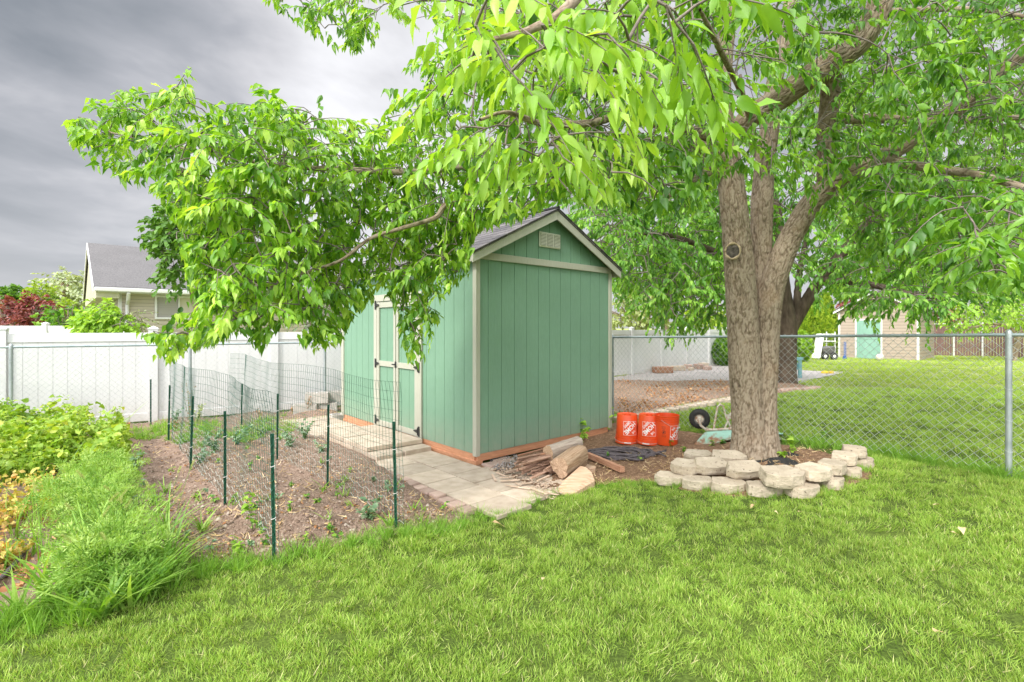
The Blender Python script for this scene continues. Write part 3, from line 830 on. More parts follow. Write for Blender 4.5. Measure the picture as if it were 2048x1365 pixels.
def hwin(u0, u1, z0, z1, pans):
    mb = MB(); y = .40; t_ = .06
    for (a, b, c, d) in ((u0, u1, z0, z0+t_), (u0, u1, z1-t_, z1), (u0, u0+t_, z0+t_, z1-t_), (u1-t_, u1, z0+t_, z1-t_)):
        mb.obox(Hs(a, y-.02, c), hu*(b-a), hv*.069, Vector((0, 0, d-c)))
    wdt = (u1-u0-2*t_)/len(pans)
    for k in range(1, len(pans)): mb.obox(Hs(u0+t_+k*wdt-.02, y-.015, z0+t_), hu*.04, hv*.063, Vector((0, 0, z1-z0-2*t_)))
    wn = mb.build('window', MATS['white_trim'], house)
    for k, m_ in enumerate(pans):
        mb = MB(); mb.obox(Hs(u0+t_+k*wdt+.02, y+.02, z0+t_), hu*(wdt-.04), hv*.02, Vector((0, 0, z1-z0-2*t_))); mb.build('pane', MATS[m_], wn)
hwin(1.45, 2.75, 1.82, 2.58, ['blind', 'blind_light']); hwin(6.2, 7.6, 1.3, 2.5, ['blind', 'blind'])
# ------------------------------------------------------------------ far shed, chair and clutter in the next yard
lapmat('tan_lap', (.44, .355, .295), .15, .5)
simple('mint_door', (.20, .36, .29), (.24, .41, .33), 4, .5, .1, 20)
fs = empty('storage_shed', (0, 0, 0), 'tan lap sided storage shed with mint green door across the far lawn', 'shed')
A = at(1677, 718, 25.9); A.z = 0; B = at(1838, 723, 23.4); B.z = 0; fd = (B-A).normalized(); fn = Vector((-fd.y, fd.x, 0)); fw = (B-A).length
fs.location = A
def Fz(u, v, z): return A+fd*u+fn*v+Vector((0, 0, z))
mb = MB(); mb.prism([Fz(0, 0, -.05), Fz(fw, 0, -.05), Fz(fw, 0, 2.35), Fz(fw/2, 0, 3.25), Fz(0, 0, 2.35)], fn*3.2); mb.build('wall', MATS['tan_lap'], fs)
for s_ in (0, 1):
    u0 = -.18 if s_ == 0 else fw+.18
    mb = MB(); mb.prism([Fz(u0, -.2, 2.29), Fz(fw/2, -.2, 3.32), Fz(fw/2, -.2, 3.42), Fz(u0, -.2, 2.39)], fn*3.6); mb.build('roof', MATS['grey_shingle'], fs)
    mb = MB(); mb.prism([Fz(u0, -.22, 2.24), Fz(fw/2, -.22, 3.27), Fz(fw/2, -.22, 3.36), Fz(u0, -.22, 2.33)], fn*.018); mb.build('rake_board', MATS['white_trim'], fs)
for u0 in (-.01, fw-.08): mb = MB(); mb.obox(Fz(u0, -.02, 0), fd*.09, fn*.09, Vector((0, 0, 2.3))); mb.build('corner_board', MATS['white_trim'], fs)
d0, d1 = fw*.245, fw*.55
mb = MB()
for (a, b, c, d) in ((d0-.07, d0, 0, 1.97), (d1, d1+.07, 0, 1.97), (d0, d1, 1.9, 1.97)): mb.obox(Fz(a, -.03, c), fd*(b-a), fn*.028, Vector((0, 0, d-c)))
mb.build('door_frame', MATS['white_trim'], fs)
mb = MB(); mb.obox(Fz(d0+.01, -.02, .02), fd*(d1-d0-.02), fn*.018, Vector((0, 0, 1.87)))
for (c, d) in ((.02, .14), (.98, 1.1), (1.74, 1.88)): mb.obox(Fz(d0+.12, -.034, c), fd*(d1-d0-.24), fn*.012, Vector((0, 0, d-c)))
for a in (d0+.01, d1-.12): mb.obox(Fz(a, -.034, .02), fd*.11, fn*.012, Vector((0, 0, 1.86)))
mb.build('door', MATS['mint_door'], fs)
# dark red privacy slats behind the far lawn
simple('slat_brown', (.135, .075, .07), (.19, .11, .10), 3, .7)
sf = empty('slatted_fence', at(1660, 0, 28).xy.to_3d(), 'dark reddish brown slatted fence closing the far lawn behind the tan shed', 'fence')
P = [Vector((at(px, 0, d).x, d, 0)) for px, d in ((1560, 33), (1790, 29.5), (1965, 26.8), (2200, 24))]
mb = MB(); mg = MB()
for a, b in zip(P, P[1:]):
    d = (b-a).normalized(); L = (b-a).length; k = 0; n = Vector((-d.y, d.x, 0))
    while k*.11 < L: mb.obox(a+d*k*.11, d*.095, n*.02, Vector((0, 0, 1.72))); k += 1
    mg.bar(a+Vector((0, 0, 1.75)), b+Vector((0, 0, 1.75)), .05, .05)
    q = 0
    while q < L: mg.tube([a+d*q-n*.05, a+d*q-n*.05+Vector((0, 0, 1.82))], .04, 8); q += 2.6
mb.build('slats', MATS['slat_brown'], sf); mg.build('frame', MATS['white_trim'], sf)
# ------------------------------------------------------------------ retaining stones round the tree
def ring_stone(px, py, wpx, z, yaw, label, tilt=0, dep=.2, hgt=.09, roll=0):
    """px, py: middle of the top face"""
    zt = z+hgt; 
    d = 4.9
    for _ in range(10):
        x = (px-CX)/F*d; zb = .2*float(sstep((x-.9)/3.0)); zz = zb+zt
        d = (H-zz)*F/(py-HY)
    x = (px-CX)/F*d; w_ = max(.2, wpx*d/F)*1.06
    mb = MB()
    # trapezoid with a faceted, roughly split front
    hw = w_/2; pts = [(-hw*.72, dep/2), (hw*.72, dep/2), (hw, -dep*.18), (hw*.62, -dep*.46), (0, -dep*.53), (-hw*.62, -dep*.46), (-hw, -dep*.18)]
    R = Matrix.Rotation(yaw, 3, 'Z')@Matrix.Rotation(tilt, 3, 'X')@Matrix.Rotation(roll, 3, 'Y')
    n = len(pts); rings = []
    for k, (zz_, s) in enumerate(((0, .985), (hgt*.33, 1.01), (hgt*.66, .99), (hgt, .97))):
        rings.append([(p[0]*s+random.uniform(-.004, .004), p[1]*s+random.uniform(-.004, .004), zz_-hgt) for p in pts])
    vs = [R@Vector(p)+Vector((x, d, zb+zt)) for r_ in rings for p in r_]
    fs = [(i*n+j, i*n+(j+1) % n, (i+1)*n+(j+1) % n, (i+1)*n+j) for i in range(3) for j in range(n)]
    fs += [list(range(n))[::-1], [3*n+j for j in range(n)]]
    c = Vector((x, d, zb+zt))
    if (Vector(vs[1])-Vector(vs[0])).cross(Vector(vs[n])-Vector(vs[0])).dot(Vector(vs[0])-c) < 0: fs = [q[::-1] for q in fs]
    mb.add(vs, fs)
    o = mb.build('retaining_stone', MATS['ring_stone'], None, loc=(x, d, zb+z), bevel=.006, bseg=2)
    sb = o.modifiers.new('sub', 'SUBSURF'); sb.subdivision_type = 'SIMPLE'; sb.levels = 3; sb.render_levels = 3
    dm = o.modifiers.new('rough', 'DISPLACE'); dm.texture = STEX; dm.strength = .010; dm.mid_level = .5; dm.texture_coords = 'GLOBAL'
    return tag(o, label, 'stone', 'stones of the ring round the big tree')
STEX = bpy.data.textures.new('stone_noise', 'CLOUDS'); STEX.noise_scale = .025; STEX.noise_depth = 3
r = ring_stone
r(1341, 949, 58, .0, -.35, 'leftmost stone of the lower course, low in the grass nearest the timber beam', .04)
r(1397, 957, 62, .0, -.2, 'second stone from the left in the lower course of the tree ring', .02)
r(1457, 962, 68, .0, -.08, 'lower course stone with a broad flat top in front of the trunk', .07, .22)
r(1530, 968, 74, .0, .06, 'lower course stone right of the dark gap, half under the biggest block', .02)
r(1604, 969, 70, .0, .4, 'lower course stone just right of the biggest block, almost lost in grass', .02)
r(1660, 953, 50, .0, .75, 'lower course stone on the right bend, shaded by grass', .02)
r(1697, 934, 44, .0, .9, 'lower course stone second from the right end of the ring', 0)
r(1722, 915, 40, .0, 1.0, 'rightmost stone of the lower course at the end of the ring', 0)
r(1397, 905, 54, .085, -.25, 'rear left stone lying behind the upper course beside the wheelbarrow tip', .1, .19)
r(1457, 908, 66, .09, -.1, 'rear stone close to the black liner at the foot of the trunk', .16, .22)
r(1369, 925, 50, .1, -.5, 'leftmost stone of the upper course', .16)
r(1423, 924, 68, .1, .12, 'upper course stone second from the left, tilted forward', .33, .19)
r(1491, 932, 76, .1, .12, 'long upper course stone with a rough face below the black liner', .42, .17)
r(1565, 941, 80, .105, .12, 'biggest and highest block of the ring, square in front of the trunk', .1, .26, .115)
r(1629, 934, 72, .1, .55, 'upper course stone just right of the biggest block', .06, .24)
r(1666, 924, 56, .1, .75, 'upper course stone on the right bend of the ring', .03)
r(1689, 907, 52, .1, .95, 'upper course stone second from the right end', .03)
r(1709, 894, 46, .1, 1.05, 'rightmost stone of the upper course, nearest the fence', .03)
# black liner cloth round the trunk foot
simple('liner_black', (.012, .012, .012), (.03, .028, .026), 20, .8, .4, 30)
V = []; fc = []; n = 40
c0 = Vector((2.55, 5.12, 0))
for ri in range(7):
    for j in range(n):
        a = 2*math.pi*j/n; rr_ = ri/6*(.36+.06*math.sin(3*a)+.03*math.sin(7*a))
        x, y = c0.x+rr_*math.cos(a)*1.15, c0.y+rr_*math.sin(a)*.75
        V.append((x, y, float(gz(x, y))+.035+.02*math.sin(a*5+ri)*ri/6-(.03 if ri == 6 else 0)))
for ri in range(6):
    for j in range(n): fc.append((ri*n+j, ri*n+(j+1) % n, (ri+1)*n+(j+1) % n, (ri+1)*n+j))
mb = MB(); mb.add(V, [f_[::-1] for f_ in fc]); tag(mb.build('weed_liner', MATS['liner_black'], None, loc=(c0.x, c0.y, .2), smooth=True), 'crumpled black liner cloth showing at the foot of the big trunk', 'liner')
# ------------------------------------------------------------------ buckets
def orange():
    t = NT('orange_plastic')
    col = t.ramp(t.noise(6, 4), [(.3, (.70, .070, .012)), (.7, (.80, .090, .016))])
    col = t.mix(t.math('GREATER_THAN', t.noise(30, 4, .7), .7), col, (.62, .12, .05))
    p = t.bsdf(col, .38, spec=.5); p.inputs['Subsurface Weight'].default_value = .0
    return t.done(p)
orange(); simple('print_white', (.82, .8, .78), (.88, .86, .84), 12, .5); simple('print_black', (.03, .02, .02), (.06, .035, .03), 12, .5)
simple('zinc_wire', (.5, .48, .45), (.6, .58, .55), 9, .4, metal=.6); simple('grip_white', (.7, .68, .64), (.75, .73, .7), 9, .4)
def text_mesh(s, size=1.0, bold=.03):
    cu = bpy.data.curves.new('lettering', 'FONT'); cu.body = s; cu.size = size; cu.offset = bold; cu.resolution_u = 2
    cu.align_x = 'CENTER'; cu.align_y = 'CENTER'
    o = bpy.data.objects.new('lettering', cu); COL.objects.link(o)
    dg = bpy.context.evaluated_depsgraph_get(); dg.update()
    me = bpy.data.meshes.new_from_object(o.evaluated_get(dg)); 
    v = [tuple(x.co) for x in me.vertices]; f_ = [tuple(p.vertices) for p in me.polygons]
    bpy.data.objects.remove(o); bpy.data.curves.remove(cu); bpy.data.meshes.remove(me)
    return v, f_
def densify(v, f_, m=.012):
    """split long triangles so that print can follow the bucket wall"""
    import bmesh
    b = bmesh.new(); vv = [b.verts.new((p[0], p[1], 0)) for p in v]
    for q in f_:
        try: b.faces.new([vv[i] for i in q])
        except ValueError: pass
    bmesh.ops.triangulate(b, faces=b.faces[:])
    for _ in range(5):
        es = [e for e in b.edges if e.calc_length() > m]
        if not es: break
        bmesh.ops.subdivide_edges(b, edges=es, cuts=1, use_grid_fill=False)
        bmesh.ops.triangulate(b, faces=[x for x in b.faces if len(x.verts) > 3])
    b.verts.index_update()
    r_ = [tuple(x.co) for x in b.verts], [tuple(x.index for x in y.verts) for y in b.faces]; b.free(); return r_
BH = .368
def brad(z): return .131+(.150-.131)*z/BH
LOGO = None
def logo():
    """square outline with three slanted lines of lettering; local x, y in metres"""
    global LOGO
    if LOGO: return LOGO
    v, f_ = [], []
    hs = .088; th = .0035
    for (a, b, c, d) in ((-hs, hs, -hs, -hs+th), (-hs, hs, hs-th, hs), (-hs, -hs+th, -hs+th, hs-th), (hs-th, hs, -hs+th, hs-th)):
        k = len(v); v += [(a, c), (b, c), (b, d), (a, d)]; f_.append((k, k+1, k+2, k+3))
    for s, cx, cy, w_, h_ in (('THE', -.046, .046, .052, .030), ('HOME', .0, .0, .185, .062), ('DEPOT', .042, -.046, .105, .034)):
        tv, tf = text_mesh(s)
        xs_ = [q[0] for q in tv]; ys_ = [q[1] for q in tv]
        mx, my = (max(xs_)+min(xs_))/2, (max(ys_)+min(ys_))/2; sx, sy = w_/(max(xs_)-min(xs_)), h_/(max(ys_)-min(ys_))
        k = len(v); ca, sa = math.cos(math.pi/4), math.sin(math.pi/4)
        for q in tv:
            X, Y = (q[0]-mx)*sx, (q[1]-my)*sy
            v.append((X*ca-Y*sa+cx, X*sa+Y*ca+cy))
        f_ += [tuple(i+k for i in q) for q in tf]
    LOGO = densify(v, f_); return LOGO
WARN = None
def warning():
    global WARN
    if WARN: return WARN
    v, f_ = [], []
    def rect(a, b, c, d): k = len(v); v.extend([(a, c), (b, c), (b, d), (a, d)]); f_.append((k, k+1, k+2, k+3))
    for s, y, h_, w_ in (('WARNING', .066, .009, .052), ('Children can', .052, .006, .05), ('fall into bucket', .043, .006, .052), ('and drown', .034, .006, .034),
                         ('Keep children', -.034, .006, .05), ('away from bucket', -.043, .006, .052), ('with even a small', -.052, .006, .052), ('amount of liquid', -.061, .006, .048)):
        tv, tf = text_mesh(s, bold=.012); xs_ = [q[0] for q in tv]; ys_ = [q[1] for q in tv]
        mx, my = (max(xs_)+min(xs_))/2, (max(ys_)+min(ys_))/2; sx, sy = w_/(max(xs_)-min(xs_)), h_/(max(ys_)-min(ys_)); k = len(v)
        v += [((q[0]-mx)*sx, (q[1]-my)*sy+y) for q in tv]; f_ += [tuple(i+k for i in q) for q in tf]
    k = len(v); m = 28
    for j in range(m):
        a = 2*math.pi*j/m; v += [(.024*math.cos(a), .024*math.sin(a)), (.0205*math.cos(a), .0205*math.sin(a))]
    f_ += [(k+2*j, k+2*((j+1) % m), k+2*((j+1) % m)+1, k+2*j+1) for j in range(m)]
    k = len(v); v += [(-.017, -.0135), (-.0145, -.016), (.017, .0135), (.0145, .016)]; f_.append((k, k+1, k+2, k+3))
    # small figure over a pail
    k = len(v); v += [(-.006, -.013), (.008, -.013), (.010, -.001), (-.008, -.001)]; f_.append((k, k+1, k+2, k+3))
    k = len(v); v += [(-.009, .001), (-.003, .000), (.004, .008), (.001, .012), (-.004, .010)]; f_.append(tuple(range(k, k+5)))
    k = len(v); v += [(.006+.0035*math.cos(a), .0095+.0035*math.sin(a)) for a in np.linspace(0, 2*math.pi, 9)[:-1]]; f_.append(tuple(range(k, k+8)))
    WARN = densify(v, f_); return WARN
def wrap(art, ang, zc, M, dr=.0012):
    mb = MB(); vs = []
    for q in art[0]:
        z = zc+q[1]; rr_ = brad(z)+dr; a = ang+q[0]/rr_
        vs.append(M@Vector((rr_*math.cos(a), rr_*math.sin(a), z)))
    mb.add(vs, art[1]); return mb
def bucket(px, py, upside, logo_off, label, tilt=(0, 0), warn=None):
    p = gnd(px, py, .03); d = p.y; p = Vector((p.x, p.y+.13, p.z+.032))
    root = empty('bucket', p, label, 'bucket', 'orange plastic buckets by the shed corner')
    M = Matrix.Translation(p)@Matrix.Rotation(tilt[0], 4, 'X')@Matrix.Rotation(tilt[1], 4, 'Y')
    if upside: M = M@Matrix.Translation((0, 0, BH))@Matrix.Rotation(math.pi, 4, 'X')
    z = BH
    prof = [(.001, .012), (.11, .012), (.122, .004), (.128, 0), (.1315, .006), (brad(.3), .275)]
    for zr in (.285, .312, .338): prof += [(brad(zr), zr-.004), (brad(zr)+.006, zr-.002), (brad(zr)+.006, zr+.002), (brad(zr), zr+.004)]
    prof += [(brad(z)+.001, z-.012), (brad(z)+.004, z-.008), (brad(z)+.004, z), (brad(z)-.003, z), (brad(z)-.004, z-.01), (.128, .02), (.001, .018)]
    mb = MB(); mb.lathe(prof, 56, M)
    if upside: mb.f = mb.f
    body = mb.build('body', MATS['orange_plastic'], root, smooth=35)
    # raised ring on the base
    mb = MB(); mb.lathe([(.045, .012), (.045, .003), (.040, .003), (.040, .012)], 32, M); mb.build('base_ring', MATS['orange_plastic'], root, smooth=35)
    to = math.atan2(-p.y, -p.x)            # towards the photographer
    if upside: to = -to                     # mirrored frame when turned over
    la = to+logo_off
    wrap(logo(), la, .165, M).build('logo', MATS['print_white'], root)
    wrap(logo(), la+math.pi, .165, M).build('logo', MATS['print_white'], root)
    wa_ = la+(math.pi/2 if warn is None else warn)
    wrap(warning(), wa_, .17, M).build('warning_print', MATS['print_black'], root)
    wrap(warning(), wa_+math.pi, .17, M).build('warning_print', MATS['print_black'], root)
    # bail
    ha = la+math.pi/2+.25; hz = .318
    for s_ in (0, math.pi):
        mb = MB(); a = ha+s_; rr_ = brad(hz)
        mb.tube([M@Vector((rr_*math.cos(a), rr_*math.sin(a), hz)), M@Vector(((rr_+.012)*math.cos(a), (rr_+.012)*math.sin(a), hz))], .011, 12); mb.build('bail_lug', MATS['orange_plastic'], root)
    pts = []
    for k in range(25):
        q = k/24*math.pi; ax = math.cos(q)*(brad(hz)+.013); sw = math.sin(q)
        ddn = 1 if not upside else 1
        side = -1 if math.cos(ha+math.pi/2-to) < 0 else 1
        rx = sw*(.155+.0); dz = -.10*sw*(1 if not upside else -.33)
        pts.append(M@Vector((ax*math.cos(ha)-side*rx*math.sin(ha), ax*math.sin(ha)+side*rx*math.cos(ha), hz+dz)))
    mb = MB(); mb.tube(pts, .0022, 6); bl = mb.build('bail', MATS['zinc_wire'], root)
    mb = MB(); mb.tube(pts[10:15], .008, 8); mb.build('grip', MATS['grip_white'], bl)
    return root
bucket(1259, 889, True, -.28, 'overturned orange bucket on the left, nearest the shed corner')
bucket(1304, 891, True, .02, 'overturned orange bucket in the middle, partly behind the upright one', (.01, .0))
bucket(1340, 893, False, .92, 'upright orange bucket on the right with its wire handle hanging down', (0, .0), -1.18)
# concrete slab under them
def quadslab(name, px, z0, z1, mat, label, cat, bev=.01):
    P_ = [gnd(*q, z1) for q in px]; c = sum(P_, Vector())/len(P_); mb = MB()
    base = min(float(gz(q.x, q.y)) for q in P_)
    mb.prism([Vector((q.x, q.y, base+z0)) for q in P_], (0, 0, z1-z0)); return tag(mb.build(name, mat, None, loc=(c.x, c.y, base+z0), bevel=bev), label, cat)
quadslab('concrete_slab', [(1222, 880), (1222, 896), (1336, 906), (1352, 896), (1345, 884), (1290, 878)], -.03, .022, PC, 'weathered concrete slab under the orange buckets', 'slab')
quadslab('concrete_slab', [(1165, 905), (1160, 921), (1190, 929), (1258, 936), (1330, 922), (1338, 908), (1215, 898)], -.03, .012, PC, 'weathered concrete slab under the coiled black hose', 'slab')
# ------------------------------------------------------------------ soaker hose
simple('hose_black', (.075, .062, .066), (.15, .125, .13), 25, .85, .6, 120)
mb = MB(); c = gnd(1240, 911, .03)
hp = []
for i in range(15):
    for s_ in range(14):
        q = (i*14+s_)/14*2*math.pi
        a = .42-.020*abs(i-6)+.02*math.sin(i*2.3); b = .045+.013*i
        x = c.x+(a*math.cos(q))*.98+.05*math.sin(i*1.7)*math.cos(q*2)+.1*(abs(math.sin(q))*.3); y = c.y+b*math.sin(q)*1.25+.055*math.cos(q)*-1+.025*math.sin(3*q+i)
        z = float(gz(x, y))+.035+.016*((i*5) % 4)/2+.012*math.sin(q*3+i)
        hp.append((x, y, z))
mb.tube(hp, .0105, 7)
for k in range(4):
    q = [gnd(1290+j*14, 905+k*5+7*math.sin(j*1.1+k), .02) for j in range(4)]
    mb.tube([Vector((p.x, p.y, p.z+.03+.01*k)) for p in q], .01, 7)
tag(mb.build('soaker_hose', MATS['hose_black'], None, loc=(c.x, c.y, c.z), smooth=True), 'flattened coil of black soaker hose on the concrete slab', 'hose')
# ------------------------------------------------------------------ timber, logs, kindling
def wood(name, c1, c2, c3, st, rot=0, bump=.5):
    t = NT(name)
    tcx = t.node('ShaderNodeTexCoord').outputs['Object']
    n = t.noise(5, 6, .65, vec=tcx, stretch=st)
    col = t.ramp(n, [(.3, c1), (.52, c2), (.72, c3)])
    col = t.val(col, t.rnd(), .75, 1.2)
    return t.done(t.bsdf(col, .85, normal=t.bump(t.noise(12, 6, .7, vec=tcx, stretch=st), bump, .01), spec=.2))
wood('cedar', (.33, .15, .085), (.50, .27, .17), (.62, .38, .26), (1.2, 14, 14))
wood('log_wood', (.30, .19, .11), (.50, .34, .22), (.66, .50, .36), (1.0, 13, 13), bump=.9)
wood('log_bark', (.30, .24, .19), (.46, .38, .31), (.60, .52, .44), (1.0, 10, 10), bump=.9)
wood('split_wood', (.34, .21, .13), (.50, .34, .23), (.62, .46, .34), (.9, 12, 12), bump=.7)
wood('kindling', (.28, .16, .11), (.44, .28, .20), (.60, .43, .33), (1.5, 15, 15), bump=.7)
wood('splinter', (.38, .27, .19), (.52, .39, .29), (.62, .49, .39), (2, 18, 18), bump=.4)
def stick(name, p, q, w_, h_, mat, label, cat, group=None, sides=4, jag=.15, bev=.003, spin=0):
    """a rough length of wood from p to q; own origin and x axis along it"""
    p, q = Vector(p), Vector(q); L = (q-p).length; R = (q-p).to_track_quat('X', 'Z').to_matrix().to_4x4()@Matrix.Rotation(spin, 4, 'X')
    mb = MB(); vs = []; K = 6
    ph = [random.uniform(.8, 1.15) for _ in range(sides)]
    for i in range(K):
        x = L*i/(K-1)-L/2
        for j in range(sides):
            a = 2*math.pi*(j+.5)/sides
            e = (random.uniform(-1, 1)*jag*w_*.8) if i in (0, K-1) else 0
            vs.append((x+e, math.cos(a)*w_*.72*ph[j]+random.uniform(-.04, .04)*w_, math.sin(a)*h_*.72*ph[j]+random.uniform(-.04, .04)*h_))
    fs = [(i*sides+j, i*sides+(j+1) % sides, (i+1)*sides+(j+1) % sides, (i+1)*sides+j) for i in range(K-1) for j in range(sides)]
    fs += [list(range(sides))[::-1], [(K-1)*sides+j for j in range(sides)]]
    mb.add(vs, fs)
    o = mb.build(name, mat, None, loc=None, bevel=bev)
    m = (p+q)/2; o.location = m; o.rotation_euler = R.to_euler()
    return tag(o, label, cat, group)
def gp_(px, py, h): 
    q = gnd(px, py); d = q.y; return at(px, py, d)+Vector((0, 0, 0)) if h == 0 else Vector(lift(px, py, h))
def lift(px, py, h):
    """the point seen at px, py that lies h above the ground"""
    return Vector(lift_v([(px, py)], h)[0])
def lift_v(P_, h=0.0):
    P_ = np.asarray(P_, float); z = np.zeros(len(P_))
    for _ in range(6):
        d = (H-z-h)*F/(P_[:, 1]-HY); x = (P_[:, 0]-CX)/F*d; z = .3*z+.7*soilz(x, d)
    return np.stack([x, d, soilz(x, d)+h], 1)
# treated beam
a, b = lift(1176, 910, .045), lift(1245, 940, .045)
stick('timber_beam', a, b, .062, .062, MATS['cedar'], 'square sawn timber beam lying between the hose and the split log', 'beam', jag=0, bev=.003)
# two round logs
def log(p, q, r0, r1, mat, mat2, label, flat=0):
    p, q = Vector(p), Vector(q); L = (q-p).length; n = 22; K = 14
    vs = []
    for i in range(K):
        x = L*i/(K-1)-L/2; r_ = r0+(r1-r0)*i/(K-1)
        for j in range(n):
            a_ = 2*math.pi*j/n
            k_ = 1+.13*math.sin(3*a_+1)+.05*math.sin(7*a_+i*.3)+random.uniform(-.02, .02)
            rr_ = r_*k_; y, z = rr_*math.cos(a_), rr_*math.sin(a_)
            if flat: z = min(z, r_*flat)
            vs.append((x+(random.uniform(-.006, .006) if i in (0, K-1) else 0), y, z))
    root = empty('log', (p+q)/2, label, 'log', 'logs on the firewood pile')
    Rm = (q-p).to_track_quat('X', 'Z').to_euler()
    mb = MB(); mb.add(vs, [(i*n+j, i*n+(j+1) % n, (i+1)*n+(j+1) % n, (i+1)*n+j) for i in range(K-1) for j in range(n)])
    o = mb.build('bark', mat, root, world=False, smooth=50); o.rotation_euler = Rm
    cx_ = len(vs)
    mb = MB()
    mb.add([v for v in vs[:n]]+[(-L/2-.002, 0, 0)], [(j, n, (j+1) % n) for j in range(n)]); o = mb.build('cut_end', mat2, root, world=False); o.rotation_euler = Rm; mb = MB(); mb.add([v for v in vs[-n:]]+[(L/2+.002, 0, 0)], [(j, (j+1) % n, n) for j in range(n)])
    o = mb.build('cut_end', mat2, root, world=False); o.rotation_euler = Rm
    return root
log(lift(1097, 908, .19), lift(1160, 905, .19)+Vector((.0, .12, .05)), .095, .105, MATS['log_bark'], MATS['log_wood'], 'grey weathered log lying at the back of the firewood pile')
log(lift(1119, 935, .12), lift(1158, 915, .19)+Vector((.02, .10, 0)), .105, .115, MATS['log_wood'], MATS['split_wood'], 'thick honey coloured log resting on top of the split firewood')
# big split piece, front
def wedge(px_pts, h, label):
    P_ = [lift(x, y, hh) for (x, y, hh) in px_pts]
    c_ = sum(P_, Vector())/len(P_); mb = MB()
    low = [Vector((q.x, q.y, float(gz(q.x, q.y))-.01)) for q in P_]; n = len(P_)
    mb.add(P_+low, [list(range(n))]+[(i, i+n, (i+1) % n+n, (i+1) % n) for i in range(n)])
    o = mb.build('split_log', MATS['split_wood'], None, loc=(c_.x, c_.y, 0), bevel=.006)
    return tag(o, label, 'split log', 'split firewood on the pile')
wedge([(1112, 985, .02), (1150, 985, .03), (1190, 962, .06), (1184, 945, .10), (1172, 934, .13), (1160, 932, .13), (1126, 962, .07)], 0, 'pale split log face up at the lawn edge below the honey coloured log')
wedge([(1160, 934, .05), (1190, 938, .05), (1192, 933, .06), (1172, 927, .07)], 0, 'small pale wedge of split wood beside the timber beam')
random.seed(11)
# stacked kindling strips, ends towards the photographer
kp = []
for row, (y0, x0, x1, n_) in enumerate(((948, 1044, 1098, 7), (941, 1034, 1096, 8), (934, 1030, 1092, 8), (927, 1028, 1086, 7), (920, 1034, 1078, 5))):
    for k in range(n_):
        px = x0+(x1-x0)*k/(n_-1)+random.uniform(-2, 2); py = y0+random.uniform(-2, 2)+4*math.sin(k)
        h_ = .03+row*.034
        p = lift(px, py, h_); dirv = (UD*.9+VD*random.uniform(-.1, .25)).normalized()*random.uniform(.28, .42)
        q = p+dirv+Vector((0, 0, random.uniform(-.01, .02)))
        s_ = random.uniform(.016, .026)
        stick('kindling_stick', p, q, s_, s_*random.uniform(.6, 1), MATS['kindling'], 'narrow reddish stick of split kindling stacked beside the shed base', 'kindling', 'stacked kindling sticks', jag=.5, spin=random.uniform(0, 1.5))
for (a_, b_, h0, h1, w_, lb) in (((1036, 911), (1108, 893), .17, .2, .02, 'topmost'), ((1037, 917), (1090, 908), .15, .17, .022, 'second'), ((1045, 921), (1092, 912), .13, .15, .03, 'thickest')):
    stick('kindling_stick', lift(*a_, h0), lift(*b_, h1), w_, w_*.7, MATS['cedar'] if lb != 'thickest' else MATS['kindling'], '%s long strip lying across the kindling stack under the siding' % lb, 'kindling', None, jag=.3)
for (a_, b_, w_, lb) in (((1010, 945), (1052, 936), .03, 'blond split stick lying left of the kindling stack on the gravel'), ((1062, 957), (1104, 938), .024, 'long brown stick leaning low at the front of the kindling'), ((1074, 963), (1098, 952), .02, 'short pale stick in front of the kindling stack near the log')):
    stick('kindling_stick', lift(*a_, .03), lift(*b_, .05), w_, w_*.7, MATS['splinter' if 'pale' in lb or 'blond' in lb else 'kindling'], lb, 'kindling', None, jag=.4)
for i, (x0, y0, x1, y1, w_) in enumerate([(985, 950, 992, 962, .02), (1000, 956, 1030, 953, .02), (1005, 962, 1040, 960, .035), (1045, 968, 1068, 965, .03), (1020, 972, 1060, 978, .016), (1060, 976, 1095, 990, .02), (1030, 966, 1042, 972, .014), (1088, 985, 1118, 990, .022), (1100, 975, 1115, 985, .014), (993, 945, 1010, 952, .014), (1070, 985, 1090, 992, .016), (1010, 970, 1035, 975, .01)]):
    stick('wood_splinter', lift(x0, y0, .045), lift(x1, y1, .045), w_, .006, MATS['splinter'], 'pale flat splinter of wood on the pavers in front of the kindling', 'splinter', 'pale splinters round the firewood', jag=1.2, bev=0)
for i in range(90):
    pass
# chips and crumbs: countless
tm = (np.array([(-.5, -.2, 0), (.5, -.12, .02), (.45, .2, .05), (-.4, .25, 0), (0, 0, .22)]), np.zeros((0, 4), int), np.array([(0, 1, 4), (1, 2, 4), (2, 3, 4), (3, 0, 4), (0, 3, 2), (0, 2, 1)]))
pp_ = sample_poly([(975, 940), (1010, 930), (1040, 950), (1100, 960), (1125, 985), (1105, 1000), (1060, 985), (1010, 965)], 420)
T = lift_v(pp_, .02); a_ = rng.random(420)*6.28
v_, q_, t_, at_ = scatter(tm, T, np.stack([np.cos(a_), np.sin(a_), rng.normal(0, .15, 420)], 1), np.tile((0, 0, 1.), (420, 1)), rng.uniform(.01, .045, 420), rng.random(420))
tag(finish(mesh_np('wood_chips', v_, None, t_, at_), 'wood_chips', MATS['splinter'], None, None), 'pale wood chips scattered over the pavers by the firewood', 'wood chips', kind='stuff')
